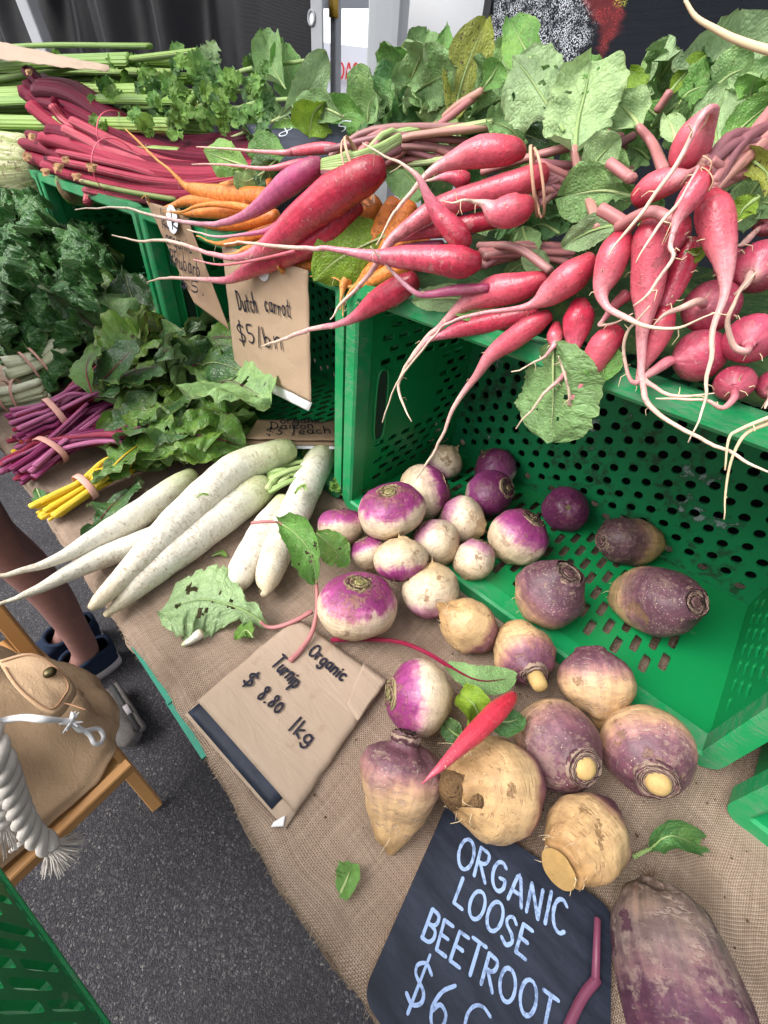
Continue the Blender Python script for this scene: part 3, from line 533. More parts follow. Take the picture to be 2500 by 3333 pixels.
def crate(name, o, ex, ey, ez, W, H, D, label, group, ins=.019, rim=True):
    """crate lying on its long side: o = front lower left corner, ex along the front, ey into the crate, ez up"""
    o = Vector(o); t = empty(name, o, label, 'crate', group)
    def q(a, b, c): return o + ex * a + ey * b + ez * c
    e = .013; i2 = ins
    def sk(z0, z1, y0, y1): return lambda a, b: (y0 < a < y1 and z0 < b < z1)
    m = MB(); panel(m, q(e, .01, e), q(W - e, .01, e), q(W - i2, D, i2 * .8), q(i2, D, i2 * .8), .003, 26, .06, .90, .13, .94, 5, 'slot', .56, .74); part('side_panel', m, MAT['green'], t, False)
    m = MB(); panel(m, q(W - e, .01, H - e), q(e, .01, H - e), q(i2, D, H - i2 * .8), q(W - i2, D, H - i2 * .8), .003, 26, .06, .94, .13, .94, 5, 'slot', .56, .74); part('side_panel', m, MAT['green'], t, False)
    def ends(a, b): return (b < .44 and .32 < a < .74) or (b >= .16 and b < .62 and .36 < a < .68)
    for x0, x1, fl in ((e, i2, 0), (W - e, W - i2, 1)):
        m = MB(); c = [q(x0, .01, e), q(x1, D, i2 * .8), q(x1, D, H - i2 * .8), q(x0, .01, H - e)]
        # a = up, b = inwards
        cc = (c[3], c[0], c[1], c[2]) if not fl else (c[0], c[3], c[2], c[1])
        panel(m, *cc, .003, 17, .05, .95, .13, .97, 7, 'slot', .52, .70, lambda a, b: ((.33 < a < .70 and b < .70)))
        # handle ring
        part('end_panel', m, MAT['green'], t, False)
        hm = MB(); pts = []
        for k in range(21):
            th = 2 * math.pi * k / 20; cx, sx = math.cos(th), math.sin(th)
            za = H * (.5 + .17 * math.copysign(abs(cx) ** .5, cx)); yb = D * (.20 + .045 * math.copysign(abs(sx) ** .6, sx))
            xx = lerp(x0, x1, yb / D) + (.0012 if not fl else -.0012); pts.append(q(xx, yb, za))
        hm.sweep(pts, [.0022] * 21, 6, False, False)
        for p_ in ((0,),):
            cpt = sum(pts[:-1], Vector()) / 20; nrm = ex * (.0008 if not fl else -.0008); k0 = hm.add(cpt - ex * (.0008 if not fl else -.0008)); ks = [hm.add(p - ex * (.0008 if not fl else -.0008)) for p in pts[:-1]]
            hk = len(hm.f)
            for k in range(20): hm.face(k0, ks[k], ks[(k + 1) % 20])
        hm.m = [0] * hk + [1] * 20
        part('handle', hm, [MAT['green'], MAT['hole']], t)
    m = MB(); panel(m, q(i2, D, i2 * .8), q(W - i2, D, i2 * .8), q(W - i2, D, H - i2 * .8), q(i2, D, H - i2 * .8), .004, 21, .02, .98, .03, .97, 12, 'round', .54, .54, M=12); part('base_panel', m, MAT['greendirty'], t, False)
    if rim:
        m = MB(); R_ = .018
        prof = [(-.0035, -.002), (.013, -.002), (.0165, .001), (.0165, .026), (.014, .028), (.0135, .004), (.0035, .004), (.0035, .022), (-.001, .022), (-.0035, .018)]   # (inwards, depth)
        path = []
        for (cx, cz, a0) in ((W - R_, R_, -90), (W - R_, H - R_, 0), (R_, H - R_, 90), (R_, R_, 180)):
            for k in range(6): a = math.radians(a0 + k * 18); path.append((cx, cz, math.cos(a), math.sin(a)))
        rings = []
        for cx, cz, ca, sa in path:
            rings.append([m.add(q(cx + ca * (R_ - i_), d_, cz + sa * (R_ - i_)), (cx, cz)) for i_, d_ in prof])
        for i in range(len(rings)):
            a, b = rings[i], rings[(i + 1) % len(rings)]
            for j in range(len(prof)): k = (j + 1) % len(prof); m.face(a[j], b[j], b[k], a[k])
        part('rim', m, MAT['rim'], t, False)
        # ribs outside behind the rim at the ends
        for x, s_ in ((.001, 1), (W - .001, -1)):
            for z in (.06, .14, .22, .29):
                m = MB(); m.beam(q(x + s_ * .006, .03, z), q(x + s_ * .012, D - .01, z), .008, .003, ez); part('rib', m, MAT['green'], t, False)
    return t
MAT['hole'] = m_plain('dark_opening', (.004, .03, .014), .8, .3, 30, .1)
X, Y, Z = Vector((1, 0, 0)), Vector((0, 1, 0)), Vector((0, 0, 1))
GC = 'green crates lying on their sides on the table'
CW, CH, CD, CY = .575, .343, .275, .380
crate('plastic_crate', (-.4086, CY, ZT + .004), X, Y, Z, CW, CH, CD, 'green crate on its side with loose turnips and swedes spilling out', GC)
crate('plastic_crate', (-.9975, CY + .002, ZT + .004), X, Y, Z, CW, CH, CD, 'green crate on its side behind the hanging Dutch carrot sign', GC)
crate('plastic_crate', (-1.60, CY + .004, ZT + .004), X, Y, Z, CW, CH, CD, 'green crate on its side behind the dark crinkled spinach', GC)
crate('plastic_crate', (-2.20, CY + .004, ZT + .004), X, Y, Z, CW, CH, CD, 'farthest green crate, under the celery hearts at the left end', GC)
crate('plastic_crate', (.186, .350, ZT + .004), X, Y, Z, CW, CH, CD, 'green crate corner cut off by the right edge, beside the big swedes', GC)

# ------------------------------------------------------------------ awning walls, poles, tents
m = MB()
TX0, TX1, TY = -5.2, -1.30, 1.05
def tarp(a, b):
    x = lerp(TX0, TX1, a); z = lerp(.1, 2.6, b)
    k = max(0, 1 - max(0, (x + 1.9) / .35)); 
    y = TY + k * (.045 * math.sin(x * 11 + z * 1.5 + 1.2 * math.sin(x * 3.1)) + .02 * math.sin(x * 27 - z * 2.2) + .02 * noise.noise(Vector((x * 5, z * 1.5, 0)))) + .004 * noise.noise(Vector((x * 6, z * 6, 2)))
    return Vector((x, y, z)), (a, b)
m.grid(tarp, 220, 24)
tp = solo('tarpaulin_wall', m, MAT['tarp'], (-2, TY, 0), 'black folded tarpaulin side wall of the stall behind the celery', 'tarpaulin')
m = MB(); m.box((TX1 - .002, TY - .004, .1), (TX1 + .042, TY + .002, 2.6)); part('webbing_hem', m, MAT['hem'], tp, False)
e_ = V(1014, 58, TY - .006)
m = MB(); m.sweep([e_ + Vector((.013 * math.cos(t), 0, .013 * math.sin(t))) for t in [2 * math.pi * i / 16 for i in range(17)]], [.003] * 17, 6, False, False); part('eyelet', m, MAT['steel'], tp)
m = MB(); k0 = m.add(e_ + Vector((0, .001, 0))); ks = [m.add(e_ + Vector((.012 * math.cos(2 * math.pi * i / 16), .001, .012 * math.sin(2 * math.pi * i / 16)))) for i in range(16)]
for i in range(16): m.face(k0, ks[(i + 1) % 16], ks[i])
part('eyelet_opening', m, MAT['tent'], tp)
b0 = V(1588, 60, 1.0).x
m = MB(); BX = (b0, .9)
m.grid(lambda a, b: (Vector((lerp(BX[0], BX[1], a), 1.0 + .006 * math.sin(a * 21 + b * 5) + .003 * noise.noise(Vector((a * 15, b * 15, 0))), lerp(.6, 2.3, b))), (lerp(0, (BX[1] - BX[0]) / .45, a), (lerp(.6, 2.3, b) - 1.25) / .3)), 60, 60)
bn = solo('mesh_banner', m, MAT['banner'], (.2, 1.0, 0), 'dark printed mesh banner with white speckle behind the radish leaves', 'banner')
m = MB(); m.box((b0 - .012, .997, .6), (b0 + .004, 1.004, 2.3)); part('banner_edge', m, m_plain('black_edge_tape', (.02, .02, .024), .5, .1), bn, False)
def pole(c, w, h0, h1, label, lean=Vector((0, 0, 0))):
    m = MB(); prof = []
    for k in range(4):
        for da in (-.32, -.06, .06, .32):
            a = math.pi / 2 * k + math.pi / 4 + da + .5; rr = w * (.72 if abs(da) < .1 else .62); prof.append((math.cos(a) * rr, math.sin(a) * rr))
    r0 = [m.add(Vector((c[0] + x, c[1] + y, h0))) for x, y in prof]; r1 = [m.add(Vector((c[0] + x, c[1] + y, h1)) + lean) for x, y in prof]
    for i in range(16): m.face(r0[i], r0[(i + 1) % 16], r1[(i + 1) % 16], r1[i])
    m.face(*r1); return solo('tent_pole', m, MAT['steel'], (c[0], c[1], h0), label, 'pole', 'tent poles', sm=False)
pc = V(1257, 200, .86); pole((pc.x, .86), .058, 0, 2.6, 'thick grey tent pole between the black tarpaulin and the mesh banner')
pa, pb = V(85, 0, .93), V(155, 181, .93); dd = (pa - pb) * (1 / (pa.z - pb.z))
c0 = pb + dd * (0 - pb.z); pole((c0.x, c0.y), .056, 0, 2.4, 'slanting light grey pole in front of the black tarpaulin', dd * 2.4 - Vector((0, 0, 2.4)))

def far(px, py, d):                               # place on the photo's line of sight at horizontal distance d
    r_ = ray(px, py); h = math.hypot(r_.x, r_.y); return EYE + r_ * (d / h)
def tent(c, ax, w, dp, zb, zr, val, label, name='market_tent', legs=True, roof='tent'):
    """c = middle of front eave on plan, ax = unit along the front"""
    ay = Vector((-ax.y, ax.x, 0)); c = Vector((c[0], c[1], 0))
    t = empty(name, c, label, 'tent', 'white market tents beyond the stall')
    cs = [c - ax * w / 2, c + ax * w / 2, c + ax * w / 2 + ay * dp, c - ax * w / 2 + ay * dp]; top = c + ay * dp / 2 + Vector((0, 0, zr))
    m = MB(); k = [m.add(p + Vector((0, 0, zb))) for p in cs]; kt = m.add(top)
    for i in range(4): m.face(k[i], k[(i + 1) % 4], kt)
    part('roof', m, MAT[roof], t, False)
    m = MB()
    for i in range(4):
        a, b = cs[i], cs[(i + 1) % 4]; q = [m.add(a + Vector((0, 0, zb))), m.add(b + Vector((0, 0, zb))), m.add(b + Vector((0, 0, zb - val))), m.add(a + Vector((0, 0, zb - val)))]; m.face(*q)
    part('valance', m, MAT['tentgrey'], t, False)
    if legs:
        for p in cs:
            m = MB(); m.beam(p, p + Vector((0, 0, zb)), .04, .04, Vector((0, 1, 0))); part('leg', m, MAT['steel'], t, False)
    return t, cs

m = MB(); m.grid(lambda a, b: (Vector((lerp(-5.2, 1.6, a), lerp(-.12, 1.25, b), 2.42 + .5 * math.sin(b * math.pi * .5) * 1. + .01 * noise.noise(Vector((a * 30, b * 9, 0))))), (a, b)), 60, 16)
solo('stall_canopy', m, MAT['canopy'], (-2, .3, 2.4), 'white canopy roof stretched over the vegetable stall between the poles', 'canopy')

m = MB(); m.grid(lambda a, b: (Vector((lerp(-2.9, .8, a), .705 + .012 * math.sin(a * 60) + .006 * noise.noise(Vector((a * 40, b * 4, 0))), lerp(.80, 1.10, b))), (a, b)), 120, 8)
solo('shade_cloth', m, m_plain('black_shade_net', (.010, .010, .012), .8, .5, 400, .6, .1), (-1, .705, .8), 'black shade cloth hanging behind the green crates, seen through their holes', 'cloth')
# ------------------------------------------------------------------ hand lettering
def _arc(cx, cy, rx, ry, a0, a1, n=9): return [(cx + rx * math.cos(math.radians(a0 + (a1 - a0) * i / (n - 1))), cy + ry * math.sin(math.radians(a0 + (a1 - a0) * i / (n - 1)))) for i in range(n)]
FONT = {
 'A': (.62, [[(0, 0), (.3, 1), (.6, 0)], [(.12, .36), (.5, .36)]]), 'B': (.55, [[(0, 0), (0, 1)], [(0, 1), (.36, .95), (.42, .72), (.3, .56), (.04, .52)], [(.04, .52), (.42, .46), (.5, .22), (.34, .02), (0, 0)]]),
 'C': (.58, [_arc(.32, .5, .32, .5, 50, 310)]), 'D': (.6, [[(0, 0), (0, 1)], [(-.06, 1), (.36, .92), (.55, .5), (.36, .08), (-.05, 0)]]),
 'E': (.48, [[(0, 0), (0, 1)], [(0, 1), (.45, 1)], [(0, .52), (.38, .52)], [(0, 0), (.47, 0)]]), 'G': (.62, [_arc(.32, .5, .32, .5, 50, 320), [(.57, .18), (.57, .45), (.34, .45)]]),
 'I': (.1, [[(.05, 0), (.05, 1)]]), 'L': (.46, [[(0, 1), (0, 0)], [(0, 0), (.45, 0)]]), 'M': (.75, [[(0, 0), (.06, 1), (.36, .25), (.66, 1), (.72, 0)]]), 'N': (.55, [[(0, 0), (0, 1)], [(0, 1), (.5, 0)], [(.5, 0), (.5, 1)]]),
 'O': (.68, [_arc(.34, .5, .34, .5, 100, 460, 15)]), 'P': (.5, [[(0, 0), (0, 1)], [(0, 1), (.4, .94), (.45, .7), (.3, .5), (0, .46)]]),
 'R': (.55, [[(0, 0), (0, 1)], [(0, 1), (.4, .94), (.44, .72), (.3, .54), (0, .5)], [(.12, .5), (.52, 0)]]), 'S': (.52, [[(.48, .86), (.28, 1), (.06, .86), (.08, .64), (.4, .42), (.48, .2), (.26, 0), (.0, .12)]]),
 'T': (.6, [[(-.04, 1), (.62, 1)], [(.3, 1), (.28, 0)]]), '$': (.52, [[(.5, .82), (.28, .95), (.05, .8), (.1, .6), (.42, .42), (.46, .2), (.24, .05), (0, .16)], [(.3, 1.15), (.2, -.15)]]),
 'a': (.5, [_arc(.22, .28, .22, .28, 60, 390, 10), [(.43, .56), (.42, .1), (.52, .02)]]), 'b': (.45, [[(0, 1), (0, 0)], _arc(.18, .26, .2, .26, 150, -150)]), 'c': (.42, [_arc(.22, .28, .22, .28, 50, 320)]),
 'd': (.5, [_arc(.22, .28, .22, .28, 40, 330, 10), [(.44, 1), (.44, 0)]]), 'e': (.46, [[(.03, .3), (.42, .32), (.36, .52), (.18, .56), (.02, .3), (.12, .04), (.4, .06)]]), 'f': (.4, [[(.4, .95), (.25, 1), (.16, .8), (.14, -.1)], [(0, .52), (.34, .52)]]),
 'g': (.48, [_arc(.22, .28, .22, .28, 50, 390, 10), [(.43, .54), (.44, -.18), (.24, -.38), (.02, -.26)]]), 'h': (.44, [[(0, 1), (0, 0)], [(0, .36), (.2, .56), (.38, .46), (.4, 0)]]), 'i': (.12, [[(.05, .54), (.05, 0)], [(.05, .76), (.055, .8)]]),
 'k': (.44, [[(0, 1), (0, 0)], [(.38, .58), (.02, .26), (.42, 0)]]), 'n': (.45, [[(0, .56), (0, 0)], [(0, .36), (.2, .56), (.38, .46), (.4, 0)]]), 'o': (.46, [_arc(.22, .28, .22, .28, 100, 460, 13)]), 'p': (.48, [[(0, .56), (0, -.36)], _arc(.2, .28, .22, .28, 150, -150)]),
 'r': (.34, [[(0, .56), (0, 0)], [(0, .34), (.15, .54), (.32, .5)]]), 't': (.4, [[(.16, .92), (.15, .08), (.3, .0)], [(-.02, .58), (.36, .6)]]), 'u': (.46, [[(0, .55), (.03, .12), (.2, 0), (.38, .2), (.4, .55)], [(.4, .55), (.44, 0)]]), 'y': (.44, [[(0, .55), (.2, .12)], [(.4, .55), (.05, -.38)]]),
 '0': (.46, [_arc(.2, .36, .2, .36, 90, 450, 13)]), '1': (.16, [[(.1, 1), (.02, 0)]]), '3': (.46, [[(.02, .9), (.26, 1), (.38, .8), (.16, .55), (.42, .3), (.26, .02), (0, .1)]]), '5': (.46, [[(.42, .98), (.08, .95), (.05, .56), (.34, .5), (.4, .2), (.2, 0), (0, .08)]]),
 '6': (.5, [[(.42, .98), (.14, .7), (.02, .3), (.16, .02), (.4, .1), (.42, .36), (.2, .46), (.04, .26)]]), '8': (.44, [[(.36, .85), (.2, .98), (.06, .8), (.32, .4), (.34, .12), (.16, 0), (.04, .16), (.14, .42), (.36, .7), (.36, .85)]]), '/': (.3, [[(.3, 1.05), (0, -.1)]]), '.': (.14, [[(.05, 0), (.08, .03)]]), ' ': (.35, []),
}
def write(name, text, a, b, h, w, nrm, mat, parent, lift=.0012, seed=0, spread=True, skew=0, down=None):
    """pen strokes along a->b on a surface whose normal is nrm; h cap height, w pen width (metres)"""
    a = Vector(a); b = Vector(b); nrm = Vector(nrm).normalized(); dx = (b - a); L = dx.length; dx.normalize(); up = nrm.cross(dx).normalized()
    if down is not None and up.dot(Vector(down)) > 0: up = -up
    rr = random.Random(seed + len(text)); tot = sum(FONT[c][0] + .22 for c in text) - .22
    sx = L / tot if spread else h; x = 0; m = MB()
    for c in text:
        wd, st = FONT[c]; jy = rr.uniform(-.05, .05); js = rr.uniform(.93, 1.07); tl = rr.uniform(-.06, .06) + skew
        for s_ in st:
            s2 = smooth(s_, 4) if len(s_) > 2 else smooth(s_, 3)
            pts = [a + dx * ((x + px_ + tl * py_) * sx) + up * ((py_ * js + jy) * h) + nrm * (lift + .0001 * rr.random()) for px_, py_ in s2]
            n = len(pts); ids = []
            T0 = (pts[1] - pts[0]).normalized(); T1 = (pts[-1] - pts[-2]).normalized(); pts = [pts[0] - T0 * w * .45] + pts + [pts[-1] + T1 * w * .45]
            for i, p in enumerate(pts):
                t = (pts[min(i + 1, n + 1)] - pts[max(0, i - 1)]).normalized(); sd_ = nrm.cross(t).normalized()
                ww = w / 2 * (.45 if i in (0, n + 1) else 1 + .22 * noise.noise(Vector((p.x * 300, p.y * 300, p.z * 300))))
                ids.append((m.add(p - sd_ * ww), m.add(p + sd_ * ww)))
            for i in range(len(ids) - 1): m.face(ids[i][0], ids[i][1], ids[i + 1][1], ids[i + 1][0])
        x += wd + .22
    return part(name, m, mat, parent)
# ------------------------------------------------------------------ turnips, swedes, beetroot
PROF = {
 'turnip': ([(-1.12, .015), (-1.0, .05), (-.94, .22), (-.84, .45), (-.66, .70), (-.4, .91), (-.1, 1.0), (.2, .985), (.46, .88), (.66, .70), (.76, .52), (.80, .36), (.76, .22), (.74, .1)], .86),
 'round': ([(-1.2, .012), (-1.05, .06), (-.95, .26), (-.8, .54), (-.55, .83), (-.2, .99), (.12, 1.0), (.45, .88), (.72, .64), (.88, .40), (.90, .26), (.88, .1)], 1.0),
 'swede': ([(-1.30, .05), (-1.22, .13), (-1.08, .22), (-.92, .40), (-.68, .68), (-.38, .90), (-.05, 1.0), (.28, .98), (.56, .84), (.78, .62), (.90, .46), (.97, .42), (1.0, .36)], 1.12),
 'blunt': ([(-1.12, .20), (-1.08, .32), (-.95, .42), (-.74, .66), (-.42, .90), (-.08, 1.0), (.28, .98), (.56, .84), (.78, .62), (.90, .46), (.97, .42), (1.0, .34)], 1.1),
 'cone': ([(-1.45, .02), (-1.38, .08), (-1.15, .22), (-.8, .5), (-.4, .80), (0, .98), (.25, 1.0), (.5, .90), (.68, .66), (.76, .40), (.86, .33), (1.0, .30)], 1.0),
 'cutend': ([(-1.0, .46), (-.985, .52), (-.88, .57), (-.66, .70), (-.25, .93), (.1, 1.0), (.35, .96), (.56, .84), (.78, .62), (.90, .46), (.97, .42), (1.0, .34)], 1.25),
 'beet': ([(-1.06, .06), (-1.04, .20), (-1.0, .38), (-.93, .56), (-.78, .74), (-.5, .89), (-.15, .98), (.2, 1.0), (.55, .96), (.8, .78), (.95, .5), (1.0, .3)], 1.45)}
def ball(px, py, rp, zb, k=.9):
    z = zb + .03
    for _ in range(12): c = P(px, py, z); R = rp / ppm(c) / stretch_of(c); z = zb + R * k
    return c, R
def aim(c, L, px, py, front=True):
    d = ray(px, py).normalized(); t = (c - EYE).dot(d); q = EYE + d * t; e = q - c
    if e.length >= L: return e.normalized()
    h = math.sqrt(L * L - e.length ** 2); return (e + d * (-h if front else h)).normalized()
def globe(name, c, R, ax, prof, mat, label, cat, group, seed, lump=.05, stretch=1., scar='scar', cut=None, hairs=0, tuft=None, n=40, rootcol=None, cork=False):
    tab, hl = PROF[prof]; hl *= stretch; ax = ax.normalized()
    t = empty(name, c - Vector((0, 0, R * .9)), label, cat, group)
    ref = Vector((0, 0, 1)) if abs(ax.z) < .9 else Vector((1, 0, 0)); a = (ref - ax * ref.dot(ax)).normalized(); b = ax.cross(a)
    m = MB(); rings = []; K = 30; s0, s1 = tab[0][0], tab[-1][0]
    ss_ = []
    for (x, r), (y, q) in zip(tab, tab[1:]):
        for i in range(3): ss_.append((lerp(x, y, i / 3), lerp(r, q, i / 3)))
    ss_.append(tab[-1])
    sm = [ss_[0]] + [((p[0] + 2 * q[0] + r[0]) / 4, (p[1] + 2 * q[1] + r[1]) / 4) for p, q, r in zip(ss_, ss_[1:], ss_[2:])] + [ss_[-1]]
    zmin, zmax = sm[0][0], max(p[0] for p in sm)
    for i, (h, r) in enumerate(sm):
        rg = []
        for j in range(n):
            th = 2 * math.pi * j / n; d = a * math.cos(th) + b * math.sin(th)
            q = c + ax * (h * hl * R) + d * (r * R)
            o_ = (q - c) / R; k = lump * (nz(o_, .9, seed) * 2.0 + .7 * nz(o_, 2.4, seed + 1) + .24 * nz(o_, 6, seed + 2) + .12 * nz(o_, 14, seed + 3))
            if h > .55: k += .03 * math.sin(th * 5 + seed) * (h - .55)
            if h < -.5: k += .12 * nz(o_, 3.2, seed + 5) * min(1, (-.5 - h) * 2)
            q = q + (q - c - ax * (h * hl * R * .5)).normalized() * (k * R)
            rg.append(m.add(q, (j / n, (h - zmin) / (zmax - zmin)), (math.cos(th), math.sin(th), h * hl * R)))
        rings.append(rg)
    for i in range(len(rings) - 1):
        for j in range(n): m.face(rings[i][j], rings[i][(j + 1) % n], rings[i + 1][(j + 1) % n], rings[i + 1][j])
    k = m.add(c + ax * (sm[0][0] * hl * R), (.5, 0)); [m.face(k, rings[0][(j + 1) % n], rings[0][j]) for j in range(n)]
    part('root_skin', m, MAT[mat], t)
    if prof == 'cutend':
        q = MB(); r0 = tab[0][1] * R * .99; ce = c + ax * (sm[0][0] * hl * R * (1 + lump * .5) - .003); k = q.add(ce - ax * .0012); rg = [q.add(ce + (a * math.cos(j * .1571) + b * math.sin(j * .1571)) * (r0 * (1 + .05 * noise.noise(Vector((math.cos(j * .1571) * 2, math.sin(j * .1571) * 2, seed)))))) for j in range(40)]; [q.face(k, rg[(j + 1) % 40], rg[j]) for j in range(40)]; part('cut_end', q, MAT['cutdark'], t)
    if cork:
        q = MB(); ce = c + ax * (sm[0][0] * hl * R * .86); q.sweep([ce + ax * (.2 * R), ce + ax * (.05 * R), ce - ax * (.1 * R), ce - ax * (.24 * R), ce - ax * (.36 * R)], [.46 * R, .46 * R, .42 * R, .34 * R, .2 * R], 36, disp=lambda p, t_, th: .30 * nz(p, 45, seed) + .28 * nz(p, 110, seed)); part('corky_end', q, MAT['cork'], t)
    # crown: ridged leaf scars
    top = sm[-1]; hr = tab[-3][1] * R * ((1.02 if cat == 'turnip' else .82) if cut is None else .86); m = MB(); rg0 = None; rs = random.Random(seed)
    if cut: steps = [(1.12, -.10), (1.08, .03), (.98, .06), (.96, -.02), (.88, .02), (.86, .07), (.78, .06)]
    else: steps = [(1.16, -.14), (1.08, .0), (.98, .035), (.93, -.035), (.84, .04), (.79, -.03), (.68, .05), (.62, -.03), (.48, .055), (.42, -.02), (.27, .07), (.12, .05)]
    base = c + ax * ((max(x[0] for x in tab[-4:]) - .03) * hl * R)
    for f, hh in steps:
        rg = []
        for j in range(n):
            th = 2 * math.pi * j / n; d = a * math.cos(th) + b * math.sin(th); w_ = noise.noise(Vector((math.cos(th) * 2.2 + f * 5, math.sin(th) * 2.2, seed)))
            w2 = noise.noise(Vector((math.cos(th) * 5, math.sin(th) * 5 + f * 9, seed + 3)))
            rg.append(m.add(base + d * (hr * f * (1 + .07 * w_)) + ax * (R * (hh * 1.1 + .035 * w_ + .035 * w2)), (j / n, f)))
        if rg0:
            for j in range(n): m.face(rg0[j], rg0[(j + 1) % n], rg[(j + 1) % n], rg[j])
        rg0 = rg
    k = m.add(base + ax * (R * .06), (.5, 0)); [m.face(rg0[j], rg0[(j + 1) % n], k) for j in range(n)]
    part('crown', m, MAT['scar_swede' if cat == 'swede' else scar], t)
    if cut:
        m = MB(); L = cut[0] * R; m.sweep([base - ax * (.03 * R), base + ax * L * .6, base + ax * L], [hr * .66, hr * .64, hr * .58], 20, True, True); part('stub', m, MAT['cut'], t)
    if hairs:
        m = MB(); tip = c + ax * (sm[0][0] * hl * R * .9)
        for i in range(hairs):
            h = rs.uniform(-1.15, -.55); r = interp(tab, h) * R; th = rs.uniform(0, 6.28); d = a * math.cos(th) + b * math.sin(th); p = c + ax * (h * hl * R) + d * r
            L = R * rs.uniform(.15, .5); g_ = Vector((rs.uniform(-.5, .5), rs.uniform(-.5, .5), -.35)); pts = [p + d * (L * s * .55 * (1 - .5 * s)) + ax * (-L * s * rs.uniform(.2, .8)) + g_ * (L * s * s) for s in (0, .35, .7, 1)]
            m.sweep(pts, [R * .011, R * .008, R * .005, R * .002], 5, False, False)
        part('root_hair', m, MAT[rootcol or 'hair'], t, kind='stuff')
    if tuft:
        m = MB(); p0 = c + ax * (tuft * hl * R)
        for i in range(26):
            d = (ax * math.copysign(1, tuft) * rs.uniform(.3, 1) + a * rs.uniform(-1, 1) + b * rs.uniform(-1, 1)).normalized(); L = R * rs.uniform(.12, .34); b_ = Vector((rs.uniform(-1, 1), rs.uniform(-1, 1), rs.uniform(-.3, .6))) * .3
            m.sweep([p0, p0 + d * L * .5, p0 + (d + b_) * L], [R * .012, R * .008, R * .003], 5, False, False)
        part('root_hair', m, MAT['darkhair'], t, kind='stuff')
    return t
GT = 'purple top turnips at the mouth of the crate'; GS = 'swedes around the mouth of the crate'
ZC = ZT + .013
def tur(px, py, rp, cx, cy, mat='turnip', zb=ZC, front=True, prof='turnip', k=.86, label='', seed=0, lump=.06, stretch=1., scar='scar', **kw):
    c, R = ball(px, py, rp, zb, k); return globe('turnip', c, R, aim(c, R * .8, cx, cy, front), prof, mat, label, 'turnip', GT, seed, lump, stretch, scar, **kw)
tur(1112, 1713, 80, 1108, 1638, label='purple shouldered turnip farthest left, against the daikon and the crate corner', seed=1)
tur(1278, 1660, 108, 1264, 1590, 'turnip_pale', zb=ZC + .030, label='large flattened turnip, purple above and cream below, on top of the heap', seed=2, scar='scar_green')
tur(1378, 1601, 90, 1450, 1575, 'turnip_pale', front=False, label='white turnip with a purple right edge, behind the flattened purple one', seed=3, prof='round', k=.95, lump=.05)
tur(1450, 1503, 58, 1420, 1540, 'turnip_white', front=False, label='small soiled white turnip farthest back by the slotted crate wall', seed=4, prof='round', k=.95)
tur(1612, 1527, 70, 1585, 1480, 'turnip_dark', label='dark purple turnip half hidden at the back of the heap', seed=5, prof='round', k=.95)
tur(1595, 1605, 80, 1648, 1590, 'turnip_dark', label='dark purple turnip whose corky crown faces right', seed=6, prof='round', k=.95, zb=ZC + .006)
tur(1841, 1656, 76, 1848, 1652, 'turnip_dark', label='dark purple turnip alone against the back wall, ringed crown facing out', seed=7, prof='round', k=.95)
tur(1684, 1748, 97, 1730, 1690, 'turnip', label='purple turnip with a white base and dark tilted crown, right of the heap', seed=8, prof='round', k=.95)
tur(1505, 1693, 78, 1440, 1660, 'turnip_white', front=False, label='cream turnip flushed pink at its left, in the middle of the heap', seed=9, prof='round', k=.92)
tur(1416, 1763, 80, 1360, 1720, 'turnip_white', front=False, label='plain white turnip in the front middle of the heap, brown spots', seed=10, prof='round', k=.92)
tur(1543, 1822, 66, 1572, 1738, 'turnip_white', label='small scarred white turnip standing with brown root end down', seed=11, prof='round', stretch=1.15, k=.95)
tur(1200, 1800, 58, 1175, 1750, label='small purple and white turnip squeezed below the flattened one', seed=12, prof='round', k=.9)
tur(1304, 1818, 88, 1310, 1910, 'turnip_pale', front=False, zb=ZC + .018, label='cream turnip turned over, its purple half facing down', seed=13, prof='round', stretch=.88, k=.92)
tur(1400, 1920, 92, 1395, 1992, 'turnip_white', front=False, label='smooth white turnip with only its lower edge purple, beside the big turnip', seed=14, prof='round', k=.92, zb=ZT + .004)
tur(1164, 1970, 130, 1173, 1884, 'turnip_pale', zb=ZT, label='biggest turnip, bright purple shoulders, by the Organic Turnip sign', seed=15, lump=.05, scar='scar_green')
tur(1361, 2268, 121, 1273, 2262, zb=ZT, label='turnip lying on its side, purple half towards the Organic Turnip sign', seed=16, prof='round', k=.95, stretch=.95, scar='scar_green')
def swd(px, py, rp, cx, cy, mat, zb, label, seed, prof='swede', front=True, k=.9, lump=.085, root=None, **kw):
    c, R = ball(px, py, rp, zb, k); hl = PROF[prof][1] * kw.get('stretch', 1); return globe('swede', c, R, aim(c, R * hl, cx, cy, front) if root is None else -aim(c, R * hl * 1.1, *root), prof, mat, label, 'swede', GS, seed, lump, **kw)
swd(1524, 2034, 92, 1600, 2085, 'swede_tan', ZT + .006, 'tan pointed swede lying over the crate edge, point to the upper left', 21, front=False, hairs=8)
swd(1702, 2118, 102, 1742, 2200, 'swede_tan', ZT, 'orange tan swede with a pale round stub of neck facing down', 22, 'blunt', cut=(.45,))
swd(1782, 1935, 112, 1850, 1865, 'swede_mid', ZC, 'purple and tan swede with a ragged crusty crown inside the crate', 23, 'swede', lump=.09, hairs=16)
swd(2050, 1762, 86, 1955, 1762, 'swede_dark', ZC, 'dark purple swede deep in the crate, tail pointing right', 24, 'swede', stretch=1.15, hairs=4)
swd(2125, 1955, 122, 2268, 1960, 'swede_mid', ZC, 'longest swede, tan left half and grey purple right half, in the crate', 25, 'blunt', stretch=1.35, lump=.06, hairs=10)
